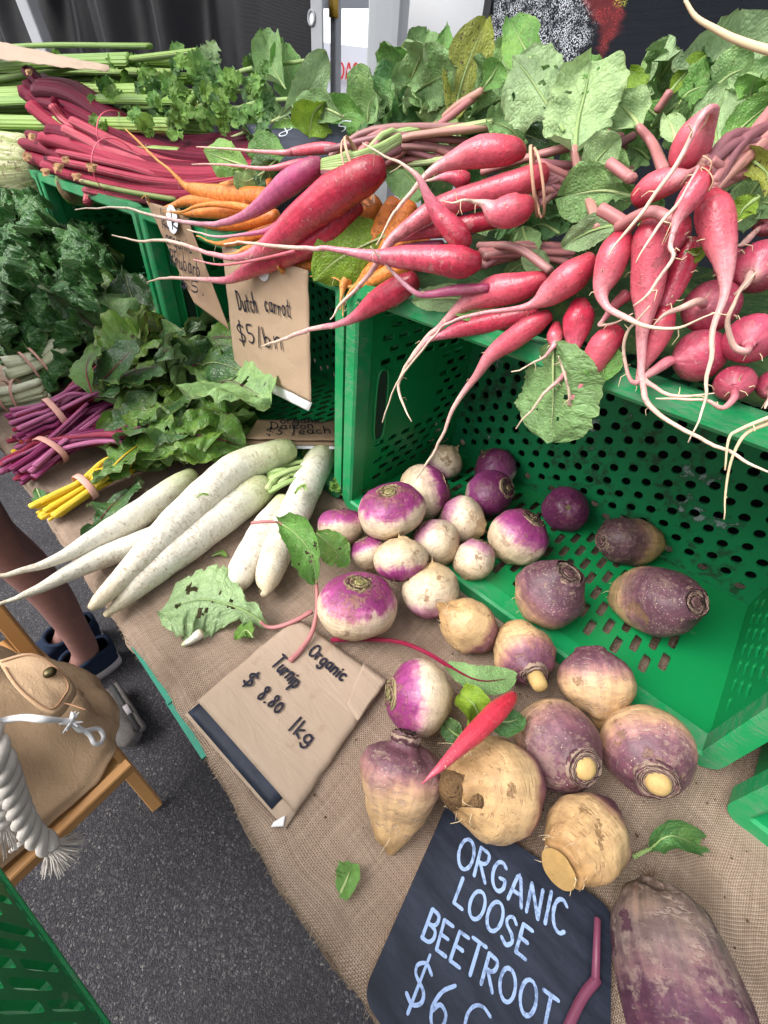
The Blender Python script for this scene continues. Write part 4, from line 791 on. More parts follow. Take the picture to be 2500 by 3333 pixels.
swd(1938, 2218, 126, 1920, 2110, 'swede', ZT + .004, 'broad swede with purple top and tan belly on the crate edge', 26, 'swede', stretch=.8, lump=.05, front=False)
swd(1812, 2420, 146, 1905, 2500, 'swede', ZT, 'pinkish tan swede behind the single red radish, crown to lower right', 27, 'swede', stretch=.95, lump=.06, cut=(.10,))
swd(2103, 2440, 160, 2140, 2545, 'swede', ZT, 'round swede with a pale cut stub facing the viewer, by the crate lip', 28, 'blunt', stretch=.85, lump=.045, cut=(.16,))
swd(1615, 2555, 166, 1775, 2575, 'swede_tan', ZT, 'yellow tan swede with a brown corky root end, top of the slate', 29, 'blunt', stretch=.95, lump=.07, hairs=14, cork=True, root=(1475, 2560))
swd(1300, 2540, 146, 1325, 2385, 'swede', ZT, 'cone shaped swede with narrow purple neck pointing down to the sacking', 30, 'cone', lump=.10, stretch=1.08, hairs=10)
swd(1912, 2728, 140, 1990, 2620, 'swede_tan', ZT + .010, 'tan swede leaning over the slate with its flat cut end down', 31, 'cutend', lump=.09, stretch=1.12, hairs=18, root=(1818, 2828))
c, R = ball(2208, 3200, 246, ZT, .92)
globe('beetroot', c, R, (P(2290, 3480, c.z - .01) - P(2150, 2960, c.z - .005)).normalized(), 'beet', 'beet', 'large dusty purple beetroot beside the beetroot slate', 'beetroot', None, 40, .05, .92, tuft=-1.05, n=56)
m = MB(); p_ = [P(1945, 2990, ZT + .018), P(1942, 3080, ZT + .016), P(1938, 3190, ZT + .012)]; m.sweep(p_, [.0025, .0027, .003], 10)
m.sweep(smooth([P(1945, 3185, ZT + .012), P(1900, 3240, ZT + .011), P(1855, 3330, ZT + .011), P(1820, 3420, ZT + .011)], 3), [.0034] * 10, 10)
solo('beet_stalk', m, MAT['st_beet'], p_[0], 'snapped purple beet stalk lying on the edge of the slate', 'stalk')
# flat cut faces and corky ends seen on two swedes
def knob(px, py, rp, z, mat, name, label, cat):
    pass

# ------------------------------------------------------------------ long roots
def long_root(pts, mat, parent, name='radish', n=16, seed=0, k=4, hairs=6, bumps=.06, org=None, hmat='hair', byr=True, fix=True):
    """pts: crown first, tail last, each (x, y, v-or-position, radius px)"""
    q = []
    for p in pts:
        w_ = p[2] if isinstance(p[2], Vector) else V(p[0], p[1], p[2]); q.append((*w_, p[3] / ppm(w_)))
    for i in range(len(q)):
        a_, b_ = Vector(q[max(0, i - 1)][:3]), Vector(q[min(len(q) - 1, i + 1)][:3]); q[i] = (*q[i][:3], q[i][3] / stretch_of(Vector(q[i][:3]), b_ - a_)) if fix else q[i]
    q = q[::-1]; q = smooth(q, k); ps = [Vector(x[:3]) for x in q]; rs = [max(.0004, x[3]) for x in q]
    L = [0.]
    for a, b in zip(ps, ps[1:]): L.append(L[-1] + (b - a).length)
    rm = max(rs)
    # wiggle in the thin part
    for i, p in enumerate(ps):
        thin = max(0, 1 - rs[i] / (rm * .4)); ps[i] = p + Vector((noise.noise(Vector((L[i] * 60, seed, 0))), noise.noise(Vector((L[i] * 60, seed, 5))), noise.noise(Vector((L[i] * 60, seed, 9))))) * (.0030 * thin)
    im = max(range(len(rs)), key=lambda i: rs[i]); L1 = L[-1]
    tv = [(.62 * (rs[i] / rm) ** .55 if i < im else .62 + .38 * (L[i] - L[im]) / max(1e-6, L1 - L[im])) for i in range(len(rs))] if byr else None
    if byr: tv = [max(tv[i], L[i] / L1 * .6) for i in range(len(rs))]
    m = MB(); m.sweep(ps, rs, n, tv=tv, disp=lambda p, t, th: bumps * (1.4 * nz(p, 40, seed) + .5 * nz(p, 130, seed) + .25 * nz(p, 300, seed)))
    o = part(name, m, MAT[mat], parent)
    if hairs:
        rr = random.Random(seed); h = MB()
        for i in range(hairs):
            j = rr.randrange(2, len(ps) - 3); t = (ps[j + 1] - ps[j]).normalized(); d = t.orthogonal().normalized(); d = (Matrix.Rotation(rr.uniform(0, 6.28), 3, t) @ d); l_ = rr.uniform(.003, .011) * (1 if rs[j] < rm * .5 else .6); p = ps[j] + d * rs[j] * .95
            h.sweep([p, p + d * l_ * .5 + Vector((0, 0, rr.uniform(-.2, .2))) * l_, p + d * l_ * .8 + t * rr.uniform(-.6, .6) * l_ - Vector((0, 0, l_ * .3))], [.00042, .00032, .00018], 4, False, False)
        part('root_hair', h, MAT[hmat], o, kind='stuff')
    return o
def band(pts, w, parent, mat='band', th=.0008, n=8):
    m = MB(); q = smooth([tuple(p) for p in pts], 5); m.sweep([Vector(p) for p in q], [w] * len(q), n, flat=.3); return part('rubber_band', m, MAT[mat], parent)
def ring_band(c, ax, ra, rb, w, parent, mat='band', up=Vector((0, 0, 1)), wob=.12, seed=0):
    """a flat elastic band round a bundle; ra sideways, rb upwards"""
    ax = ax.normalized(); s_ = ax.cross(up).normalized(); u = s_.cross(ax); m = MB(); N_ = 40; k = []
    for i in range(N_):
        t = 2 * math.pi * i / N_; f = 1 + wob * .4 * noise.noise(Vector((math.cos(t) * 1.5, math.sin(t) * 1.5, seed))); p = c + s_ * (ra * f * math.cos(t)) + u * (rb * f * math.sin(t)) + ax * (wob * ra * .5 * math.sin(t + seed))
        nn = (s_ * math.cos(t) * rb + u * math.sin(t) * ra).normalized()
        k.append([m.add(p + ax * (w / 2) , (i, 0)), m.add(p + nn * .0009 + ax * w * .4), m.add(p + nn * .0009 - ax * w * .4), m.add(p - ax * (w / 2)), m.add(p - nn * .0006)])
    for i in range(N_):
        a, b = k[i], k[(i + 1) % N_]
        for j in range(5): m.face(a[j], b[j], b[(j + 1) % 5], a[(j + 1) % 5])
    return part('rubber_band', m, MAT[mat], parent)

# daikon on the sacking
GD = 'white daikon lying on the sacking'
def daikon(pts, label, seed, **kw):
    q = [(x, y, P(x, y, z), r) for x, y, z, r in pts]; t = empty('daikon', q[0][2] - Vector((0, 0, .02)), label, 'daikon', GD)
    long_root(q, 'daikon', t, 'root', 28, seed, 5, kw.get('hairs', 5), .05, byr=False)
    return t
d1 = daikon([(945, 1462, ZT + .055, 36), (900, 1478, ZT + .056, 48), (780, 1525, ZT + .054, 58), (690, 1600, ZT + .05, 62), (590, 1690, ZT + .046, 60), (490, 1790, ZT + .04, 50), (395, 1885, ZT + .034, 36), (325, 1955, ZT + .03, 26), (297, 1980, ZT + .028, 14)], 'longest daikon, greenish at its crown, lying over two others', 51)
d2 = daikon([(860, 1580, ZT + .026, 40), (835, 1600, ZT + .027, 53), (740, 1672, ZT + .027, 56), (640, 1750, ZT + .026, 55), (540, 1825, ZT + .024, 52), (450, 1905, ZT + .02, 40), (385, 1968, ZT + .016, 22), (343, 2003, ZT + .014, 10)], 'thick daikon with green leaf stubs nearest the sacking middle', 52)
d3 = daikon([(625, 1545, ZT + .022, 26), (580, 1580, ZT + .024, 40), (500, 1640, ZT + .026, 46), (420, 1695, ZT + .03, 46), (330, 1745, ZT + .034, 38), (230, 1800, ZT + .04, 24), (120, 1845, ZT + .045, 13), (0, 1873, ZT + .05, 7), (-60, 1885, ZT + .05, 3)], 'slender daikon behind, its tail reaching past the table edge at upper left', 53)
d4 = daikon([(640, 1690, ZT + .02, 30), (560, 1725, ZT + .02, 38), (450, 1770, ZT + .02, 38), (330, 1815, ZT + .022, 36), (220, 1868, ZT + .026, 26), (120, 1920, ZT + .03, 15), (30, 1955, ZT + .032, 7), (-40, 1975, ZT + .03, 3)], 'slim daikon lowest at the table edge, tail under the slender one', 54)
d5 = daikon([(1062, 1462, ZT + .030, 34), (1045, 1490, ZT + .031, 46), (1005, 1570, ZT + .032, 52), (965, 1660, ZT + .032, 52), (925, 1750, ZT + .032, 54), (890, 1830, ZT + .03, 50), (872, 1890, ZT + .026, 40), (866, 1925, ZT + .022, 18), (852, 1936, ZT + .018, 8)], 'pale green shouldered daikon beside the green crate post', 55)
d6 = daikon([(930, 1640, ZT + .02, 40), (890, 1690, ZT + .02, 48), (850, 1755, ZT + .021, 52), (812, 1820, ZT + .021, 52), (780, 1880, ZT + .02, 46), (768, 1915, ZT + .018, 32), (778, 1938, ZT + .014, 12), (780, 1950, ZT + .012, 5)], 'short daikon with little end prongs, left of the pale green one', 56)
m = MB(); rr = random.Random(3); c0 = P(868, 1570, ZT + .03)
for i in range(16):
    a = P(872 + rr.uniform(-8, 14), 1572 + rr.uniform(-34, 34), ZT + .03 + rr.uniform(-.012, .016)); b = P(960 + rr.uniform(-40, 60), 1495 + rr.uniform(-30, 70), ZT + rr.uniform(.02, .05))
    m = MB(); m.sweep(smooth([a, (a + b) / 2 + Vector((0, 0, .006)), b], 3), [.0062, .006, .0055, .005, .0048, .0045, .004], 8, flat=.7); part('stalk', m, MAT['st_green'], d2)
m = MB(); m.sweep(smooth([P(655, 2060, ZT + .012), P(620, 2085, ZT + .008), P(592, 2100, ZT + .005)], 3), [.006, .006, .005, .0045, .004, .003, .0015], 10); solo('root_tip', m, MAT['daikon'], P(620, 2085, ZT), 'broken daikon root tip under the pale torn leaf', 'root tip')
# the single red radish
t = empty('radish', P(1520, 2400, ZT + .02), 'single loose red radish lying across the swedes', 'radish')
long_root([(x, y, P(x, y, z), r) for x, y, z, r in ((1672, 2262, ZT + .085, 16), (1655, 2280, ZT + .086, 27), (1610, 2322, ZT + .088, 37), (1555, 2378, ZT + .09, 36), (1500, 2430, ZT + .092, 28), (1440, 2490, ZT + .093, 17), (1405, 2522, ZT + .09, 9), (1385, 2540, ZT + .087, 4), (1372, 2552, ZT + .085, 2))], 'radish_bright', t, 'root', 22, 60, 4, 2)
# ------------------------------------------------------------------ leaves
LW = {'oval': [(0, .10), (.06, .22), (.18, .60), (.4, .98), (.55, 1), (.75, .84), (.9, .5), (.97, .25), (1, .04)],
      'radish': [(0, .05), (.1, .14), (.18, .30), (.24, .20), (.34, .48), (.5, .88), (.68, 1), (.84, .90), (.94, .58), (1, .06)],
      'round': [(0, .12), (.05, .5), (.18, .85), (.4, 1), (.65, .98), (.85, .74), (.95, .42), (1, .06)],
      'strap': [(0, .3), (.15, .62), (.35, .9), (.6, 1), (.8, .85), (.93, .5), (1, .1)],
      'spear': [(0, .10), (.06, .35), (.18, .80), (.33, 1), (.55, .84), (.78, .5), (.93, .2), (1, .02)]}
def WP(p, dflt=None): return p[2] if isinstance(p[2], Vector) else V(p[0], p[1], p[2])
def leaf(mid, width, mat, parent, shape='oval', cup=.25, ruffle=.12, seed=0, roll=0., hint=None, holes=0, jag=.08, stalk=None, stmat='st_pink', sr=.003, nl=22, nw=12, blister=0., lobes=0, name='leaf', curl=0., asym=1., bend=.16):
    """one blade along a midrib of places; width = half width in metres; the blade cups, ruffles and curls"""
    q = smooth([tuple(p) for p in mid], max(2, 12 // max(1, len(mid) - 1))); ps = [Vector(p) for p in q]
    L = [0.]
    for a, b in zip(ps, ps[1:]): L.append(L[-1] + (b - a).length)
    tot = L[-1]
    def at(s):
        x = s * tot
        for i in range(len(L) - 1):
            if x <= L[i + 1] or i == len(L) - 2:
                f = (x - L[i]) / max(1e-9, L[i + 1] - L[i]); return ps[i].lerp(ps[i + 1], f), (ps[i + 1] - ps[i]).normalized()
    rr = random.Random(seed * 7 + 1)
    hs = [(rr.uniform(.15, .85), rr.uniform(.2, .9), rr.uniform(.012, .05)) for _ in range(holes)]
    m = MB(); hv = hint if hint is not None else (EYE - ps[len(ps) // 2]).normalized()
    def fn(u, s):
        p, t = at(s); n = hv - t * hv.dot(t); n = n.normalized() if n.length > .05 else t.orthogonal().normalized()
        if roll: n = Matrix.Rotation(roll, 3, t) @ n
        sd_ = t.cross(n).normalized(); c = (u - .5) * 2; ac = abs(c); sg = 1 if c > 0 else -1
        w_ = interp(LW[shape], s) * width * (asym if c > 0 else 1)
        w_ *= 1 + .14 * noise.noise(Vector((s * 4, sg * 3, seed))) + jag * noise.noise(Vector((s * 17, sg * 5, seed + 2))) + jag * .8 * noise.noise(Vector((s * 41, sg * 5, seed + 4)))
        if lobes: w_ *= .58 + .42 * abs(math.sin(math.pi * (s * lobes + .15 * noise.noise(Vector((s * 3, sg, seed))))) ) ** .6
        h = cup * width * ac ** 1.6 * (1 if curl == 0 else 1)
        h += bend * width * (math.sin(s * 4.2 + seed * 1.7) * c * .9 + .5 * math.sin(s * 7.5 + seed) * ac + .35 * noise.noise(Vector((s * 2.2, c * .8, seed + 40))) * (.4 + ac))
        h += ruffle * width * ac ** 1.7 * (noise.noise(Vector((s * 5.5, sg * 2 + c, seed + 9))) * 1.8 + .7 * noise.noise(Vector((s * 13, sg * 2 + c, seed + 11))))
        h += .16 * width * min(1, ac * 2) * noise.noise(Vector((s * 3, c * 1.5, seed + 20))) + .035 * width * min(1, ac * 3) * (noise.noise(Vector((s * 14, c * 8, seed + 21))) + .6 * noise.noise(Vector((s * 30, c * 16, seed + 22))))
        if blister: h += blister * width * min(1, .25 + ac * 2) * (noise.noise(Vector((s * 9, c * 4.5, seed + 30))) + .6 * abs(noise.noise(Vector((s * 19, c * 9, seed + 31)))) + .5 * math.sin(s * 30 - ac * 7) * (.3 + ac))
        h -= .05 * width * (1 - ac) ** 6
        if curl: a = c * curl; return p + sd_ * (w_ * math.sin(a) / max(.3, abs(curl))) + n * (w_ * (1 - math.cos(a)) / max(.3, abs(curl)) + h), (u, s)
        return p + sd_ * (c * w_) + n * h, (u, s)
    sk = None
    if hs: sk = lambda u, s: any(((s - a) * 1.6) ** 2 + ((u - b) * .8) ** 2 < r * r for a, b, r in hs)
    if hs: nl, nw = int(nl * 1.7), int(nw * 1.7)
    m.grid(fn, nw, nl, sk); o = part(name, m, MAT[mat], parent)
    st = [Vector(p) for p in stalk] if stalk else []
    off = (hv - (ps[-1] - ps[0]).normalized() * hv.dot((ps[-1] - ps[0]).normalized())).normalized()
    if st:
        qq = smooth([tuple(p) for p in st + [ps[0], at(.07)[0]]], 4); n_ = len(qq); g = MB(); g.sweep([Vector(p) for p in qq], [sr * lerp(1.1, .72, i / (n_ - 1)) for i in range(n_)], 9, flat=.8); part('stalk', g, MAT[stmat], o)
    if nl > 18:
        rib = [at(s)[0] + off * (sr * .08) for s in (0, .12, .25, .4, .55, .7, .84)]; qq = smooth([tuple(p) for p in rib], 3); n_ = len(qq); g = MB()
        g.sweep([Vector(p) for p in qq], [sr * .52 * lerp(1., .12, i / (n_ - 1)) for i in range(n_)], 7, flat=.55, ref=off); part('midrib', g, MAT[{'st_pink': 'st_green', 'st_mauve': 'st_green', 'st_white': 'st_green'}.get(stmat, stmat)], o)
    return o
def L2(pxs, wpx, mat, parent, **kw):               # leaf given where the photo shows it: (x, y, depth plane), half width in pixels
    ps = [WP(p) for p in pxs]; w_ = wpx / ppm(ps[len(ps) // 2])
    if kw.get('stalk'): kw['stalk'] = [WP(p) for p in kw['stalk']]
    return leaf(ps, w_, mat, parent, **kw)

# ------------------------------------------------------------------ radish bunches on top of the crates
GB = 'bunches of long pink radishes on top of the crates'
def bunch(name, px, py, v, label, cat, group): return empty(name, V(px, py, v), label, cat, group)
def rad(par, pts, mat='radish', seed=0, **kw): return long_root(pts, mat, par, 'radish', 20, seed, 4, kw.get('hairs', 5))
def dv(pts, v0, v1):                               # spread depth planes from v0 at the crown to v1 at the tail
    n = len(pts); return [(x, y, lerp(v0, v1, i / (n - 1)), r) for i, (x, y, r) in enumerate(pts)]
B1 = bunch('radish_bunch', 1180, 560, .40, 'radish bunch with mauve and deep red roots over the carrots and Dutch carrot sign', 'radish bunch', GB)
rad(B1, dv([(1120, 484, 12), (1050, 482, 22), (960, 493, 16), (927, 497, 10), (829, 492, 6), (740, 484, 4), (640, 478, 2)], .44, .38), 'radish', 101)
rad(B1, dv([(1010, 525, 14), (960, 535, 17), (905, 545, 11), (850, 548, 7), (720, 535, 4), (625, 535, 2)], .42, .37), 'radish', 102)
rad(B1, dv([(1046, 530, 24), (1012, 552, 44), (935, 600, 44), (862, 660, 32), (790, 705, 18), (700, 730, 10), (600, 722, 7), (480, 697, 5), (390, 675, 4), (245, 683, 2)], .385, .32), 'radish_mauve', 103)
rad(B1, dv([(1245, 548, 40), (1195, 568, 64), (1080, 638, 70), (980, 715, 62), (890, 790, 42), (815, 830, 20), (740, 838, 10), (650, 815, 7), (545, 783, 6), (455, 785, 4), (365, 765, 2)], .385, .29), 'radish_red', 104)
rad(B1, dv([(1172, 668, 24), (1120, 700, 44), (1040, 780, 46), (900, 840, 40), (810, 880, 28), (740, 912, 14), (640, 908, 7), (540, 905, 5), (480, 918, 2)], .395, .31), 'radish_red', 105)
rad(B1, dv([(1000, 672, 8), (930, 710, 12), (870, 750, 10), (780, 765, 6), (700, 770, 4), (610, 747, 2)], .37, .31), 'radish_mauve', 106)
rad(B1, dv([(960, 818, 7), (840, 845, 5), (720, 862, 4), (630, 845, 2)], .33, .29), 'radish', 107)
cen = V(1182, 560, .385); a_ = (V(1245, 548, .385) - V(980, 715, .34)).normalized(); k = 1 / ppm(cen)
ring_band(V(1172, 560, .387), a_, .026, .030, .003, B1, 'band_tan', seed=2); ring_band(V(1164, 566, .387), a_, .026, .029, .002, B1, 'band_tan', seed=5, wob=.3)
rr = random.Random(11)
for i in range(14):                                # stubby tops swinging back to the right
    a = V(1060 + rr.uniform(0, 150), 520 + rr.uniform(-40, 60), .40); b = V(1230 + rr.uniform(-20, 60), 470 + rr.uniform(-50, 80), .43); c = V(1380 + rr.uniform(0, 240), 440 + rr.uniform(-70, 130), .48)
    m = MB(); m.sweep(smooth([a, b, c], 4), [.0042] * 9, 8, flat=.8); part('stalk', m, MAT[rr.choice(['st_mauve', 'st_pink', 'st_green'])], B1)
for i in range(7):
    m = MB(); y = 515 + i * 8; m.sweep(smooth([V(1055, 535 + i * 6 - 8, .38), V(1110, y, .374), V(1180, y - 14, .38), V(1300, y - 70 + rr.uniform(-20, 20), .42)], 4), [.0045] * 13, 8, flat=.8); part('stalk', m, MAT['st_green' if i < 5 else 'st_mauve'], B1)
B2 = bunch('radish_bunch', 1700, 590, .42, 'radish bunch in the middle, six pink roots reaching left, tied by a tan band', 'radish bunch', GB)
rad(B2, dv([(1702, 497, 26), (1660, 490, 50), (1560, 495, 55), (1475, 522, 32), (1400, 560, 14), (1350, 612, 8), (1295, 680, 6), (1278, 700, 5), (1225, 798, 2)], .41, .34), 'radish', 111)
rad(B2, dv([(1770, 565, 34), (1715, 588, 48), (1567, 632, 44), (1440, 672, 38), (1390, 696, 32), (1320, 745, 24), (1264, 793, 15), (1220, 870, 10), (1158, 942, 7), (1100, 1000, 5), (1075, 1040, 2)], .42, .31), 'radish', 112)
rad(B2, dv([(1520, 798, 28), (1486, 760, 42), (1430, 700, 32), (1393, 640, 18), (1363, 580, 11), (1310, 535, 6), (1255, 508, 4), (1180, 465, 2)], .365, .33), 'radish_red', 113)
rad(B2, dv([(1728, 660, 28), (1684, 685, 54), (1615, 690, 48), (1576, 665, 18), (1540, 655, 8), (1500, 653, 5), (1438, 652, 2)], .385, .35), 'radish', 114)
rad(B2, dv([(1620, 715, 30), (1560, 722, 34), (1490, 737, 32), (1400, 752, 26), (1330, 768, 16), (1250, 790, 6)], .41, .37), 'radish_red', 115)
rad(B2, dv([(1557, 850, 34), (1500, 855, 57), (1420, 845, 50), (1300, 838, 38), (1230, 835, 24), (1140, 820, 13), (1050, 808, 9), (940, 806, 7), (800, 790, 5), (730, 795, 3)], .365, .29), 'radish_red', 116)
rad(B2, dv([(1350, 912, 34), (1292, 944, 44), (1215, 990, 36), (1160, 1030, 20), (1110, 1053, 12), (1020, 1070, 8), (990, 1078, 8), (920, 1105, 6), (850, 1128, 2)], .375, .32), 'radish_red', 117)
rad(B2, dv([(1590, 938, 16), (1490, 944, 18), (1400, 958, 13), (1350, 952, 9), (1278, 885, 6), (1240, 840, 4), (1206, 802, 2)], .37, .32), 'radish_mauve', 118)
rad(B2, dv([(1440, 800, 20), (1380, 808, 24), (1300, 815, 18), (1250, 822, 10)], .395, .37), 'radish_mauve', 119)
rad(B2, dv([(1520, 590, 30), (1500, 585, 34), (1470, 575, 24), (1420, 580, 8), (1380, 590, 3)], .43, .41), 'radish_red', 120)
ring_band(V(1740, 592, .402), (V(1770, 565, .42) - V(1567, 632, .40)).normalized(), .020, .0235, .0026, B2, 'band_tan', seed=3); ring_band(V(1752, 600, .402), (V(1770, 565, .42) - V(1600, 632, .40)).normalized(), .019, .0235, .0022, B2, 'band_tan', seed=8, wob=.3)
for i in range(14):
    a = V(1745 + rr.uniform(0, 30), 585 + rr.uniform(-60, 90), .42); b = V(1850 + rr.uniform(0, 40), 560 + rr.uniform(-50, 60), .45); c = V(1960 + rr.uniform(0, 100), 520 + rr.uniform(-90, 90), .50)
    m = MB(); m.sweep(smooth([a, b, c], 4), [.0042] * 9, 8, flat=.8); part('stalk', m, MAT[rr.choice(['st_mauve', 'st_pink', 'st_mauve'])], B2)
B3 = bunch('radish_bunch', 1850, 960, .40, 'radish bunch drooping over the crate corner above the turnips', 'radish bunch', GB)
rad(B3, dv([(1780, 905, 24), (1690, 935, 50), (1590, 955, 48), (1520, 985, 28), (1470, 1025, 15), (1430, 1065, 11), (1390, 1100, 9), (1320, 1195, 7), (1297, 1255, 5), (1310, 1310, 4), (1340, 1372, 2)], .39, .34), 'radish', 121)
rad(B3, dv([(1930, 843, 28), (1862, 900, 53), (1790, 955, 42), (1740, 988, 18), (1690, 1003, 10), (1600, 1015, 7), (1520, 1030, 6), (1450, 1055, 4), (1400, 1110, 4), (1290, 1250, 3), (1245, 1375, 2)], .38, .325), 'radish', 122)
rad(B3, dv([(1745, 1018, 24), (1640, 1040, 38), (1520, 1065, 30), (1440, 1090, 16), (1390, 1110, 9), (1330, 1180, 5)], .395, .35), 'radish_red', 123)
rad(B3, dv([(1788, 1026, 22), (1738, 1055, 36), (1660, 1110, 35), (1595, 1160, 24), (1550, 1225, 13), (1500, 1290, 9), (1468, 1345, 7), (1440, 1420, 5), (1395, 1500, 4), (1355, 1557, 2)], .375, .33), 'radish', 124)
rad(B3, dv([(1886, 982, 30), (1882, 1030, 52), (1875, 1085, 44), (1870, 1130, 22), (1862, 1175, 12), (1838, 1215, 8), (1775, 1280, 5), (1680, 1395, 2)], .385, .355), 'radish_red', 125)
rad(B3, dv([(1810, 1052, 14), (1806, 1090, 27), (1808, 1115, 20), (1800, 1130, 8), (1760, 1170, 4), (1665, 1210, 2)], .38, .36), 'radish', 126)
rad(B3, dv([(2015, 1078, 32), (1968, 1120, 48), (1920, 1200, 38), (1885, 1270, 22), (1862, 1310, 12), (1848, 1312, 7), (1852, 1275, 5), (1830, 1190, 4), (1818, 1160, 2)], .38, .35), 'radish', 127)
for i in range(10):
    a = V(1560 + rr.uniform(0, 20), 830 + rr.uniform(-20, 40), .385); b = V(1680 + rr.uniform(0, 60), 800 + rr.uniform(-10, 50), .42); c = V(1820 + rr.uniform(0, 60), 850 + rr.uniform(-50, 20), .45)
    m = MB(); m.sweep(smooth([a, b, c], 4), [.004] * 9, 8, flat=.8); part('stalk', m, MAT[rr.choice(['st_mauve', 'st_pink'])], B3)
B4 = bunch('radish_bunch', 2270, 590, .40, 'largest radish bunch, roots standing and hanging with long white tails at right', 'radish bunch', GB)
rad(B4, [(2238, 552, .395, 40), (2243, 500, .39, 62), (2265, 440, .385, 57), (2300, 388, .38, 36), (2320, 360, .372, 20), (2302, 365, .364, 13), (2258, 430, .36, 9), (2208, 528, .355, 8), (2114, 657, .35, 6), (2045, 747, .345, 5), (1982, 830, .34, 2)], 'radish', 131)
rad(B4, [(2078, 650, .385, 34), (2122, 612, .383, 46), (2182, 593, .38, 42), (2235, 575, .372, 20), (2272, 548, .362, 8), (2240, 600, .356, 6), (2200, 672, .352, 6), (2140, 742, .348, 5), (2070, 855, .34, 2)], 'radish', 132)
rad(B4, dv([(2292, 558, 24), (2276, 600, 36), (2240, 655, 36), (2210, 705, 22), (2195, 745, 12), (2186, 800, 9), (2193, 830, 7), (2168, 875, 6), (2115, 945, 5), (2062, 995, 2)], .365, .335), 'radish', 133)
rad(B4, dv([(2305, 640, 46), (2322, 690, 74), (2340, 770, 66), (2357, 845, 42), (2362, 920, 22), (2345, 995, 14), (2318, 1095, 10), (2308, 1195, 8), (2298, 1295, 5), (2283, 1350, 4), (2240, 1440, 2)], .385, .335), 'radish', 134)
rad(B4, dv([(2142, 712, 40), (2122, 770, 62), (2113, 870, 63), (2108, 960, 52), (2100, 1025, 34), (2090, 1095, 20), (2087, 1195, 13), (2090, 1245, 11), (2110, 1310, 10), (2160, 1360, 8), (2250, 1410, 7), (2350, 1460, 6), (2440, 1510, 5), (2520, 1545, 3)], .378, .34), 'radish', 135)
rad(B4, dv([(2030, 768, 34), (2000, 820, 52), (1975, 895, 44), (1958, 950, 26), (1975, 995, 14), (2045, 1040, 10), (2115, 1062, 7), (2200, 1070, 5), (2328, 1018, 2)], .375, .33), 'radish', 136)
rad(B4, dv([(2258, 788, 34), (2222, 870, 42), (2187, 950, 34), (2160, 1000, 20)], .40, .38), 'radish_red', 137)
rad(B4, dv([(2165, 1010, 34), (2147, 1080, 42), (2115, 1150, 30), (2085, 1210, 14), (2075, 1245, 9), (2050, 1230, 7), (2030, 1150, 6), (2040, 1080, 5), (2075, 1045, 4), (2115, 995, 2)], .38, .35), 'radish', 138)
rad(B4, dv([(2215, 720, 34), (2205, 760, 42), (2190, 800, 30), (2170, 850, 12)], .40, .385), 'radish_red', 139)
rad(B4, dv([(2040, 960, 22), (2005, 990, 16), (1965, 1040, 8), (1950, 1060, 6), (1990, 1055, 4), (2060, 1020, 2)], .385, .365), 'radish', 140)
rad(B4, dv([(2360, 1530, 3), (2372, 1430, 5), (2405, 1400, 6), (2500, 1360, 7), (2560, 1340, 8)][::-1], .35, .34), 'hair', 141, hairs=2)
rad(B4, dv([(2357, 1690, 2), (2362, 1600, 4), (2380, 1500, 5), (2420, 1420, 6), (2480, 1385, 8), (2560, 1360, 10)][::-1], .352, .34), 'hair', 142, hairs=2)
band(dv([(2295, 510, 0), (2318, 530, 0), (2312, 570, 0), (2290, 600, 0), (2280, 560, 0), (2296, 530, 0), (2320, 580, 0), (2312, 620, 0)], .365, .375) and [V(x, y, .36) for x, y in ((2290, 508), (2316, 530), (2300, 575), (2282, 545), (2308, 560), (2322, 590), (2308, 620))], .0014, B4, 'band_tan')
for i in range(22):
    a = V(2290 + rr.uniform(-10, 30), 560 + rr.uniform(-40, 90), .385); b = V(2400 + rr.uniform(-20, 30), 520 + rr.uniform(-90, 80), .41); c = V(2560 + rr.uniform(0, 100), 420 + rr.uniform(-150, 140), .46)
    m = MB(); m.sweep(smooth([a, b, c], 4), [.0038] * 9, 8, flat=.8); part('stalk', m, MAT[rr.choice(['st_mauve', 'st_pink', 'st_pink'])], B4)
m = MB(); m.sweep(smooth([V(2010, 740, .37), V(2070, 705, .364), V(2130, 690, .36), V(2190, 720, .358), V(2200, 728, .357)], 4), [.0036] * 17, 10); part('stalk', m, MAT['st_pink'], B4)
m = MB(); m.sweep(smooth([V(2055, 745, .372), V(2010, 712, .372), V(1955, 680, .372)], 4), [.0042] * 9, 10); part('stalk', m, MAT['st_pink'], B4)
GR = 'round radishes behind the green crate rim'
def rr_(px, py, r, v, tail, label, seed, crown=None):
    c = V(px, py, v); R = r / ppm(c) / stretch_of(c); t = empty('round_radish', c - Vector((0, 0, R)), label, 'radish', GR)
    d = (V(tail[0][0], tail[0][1], tail[0][2]) - c).normalized(); cr = c - d * R * .85
    pts = [(*(cr + d * (R * s)), R * f) for s, f in ((0, .50), (.2, .80), (.55, 1.0), (.95, 1.0), (1.3, .80), (1.55, .52), (1.72, .30), (1.86, .17))]
    q = pts + [(*V(x, y, v_), w_ / ppm(V(x, y, v_))) for x, y, v_, w_ in tail if (V(x, y, v_) - c).dot(d) > R * 1.15 or (V(x, y, v_) - c).length > R * 1.5]
    long_root([(0, 0, Vector(p[:3]), p[3] * ppm(Vector(p[:3]))) for p in q], 'radish_round', t, 'root', 26, seed, 4, 5, .04, fix=False)
rr_(2312, 998, 92, .405, [(2262, 980, .37, 12), (2210, 1005, .365, 9), (2170, 1030, .36, 7), (2128, 1058, .355, 2)], 'round radish left of the pile with a hairy tail to the left', 201)
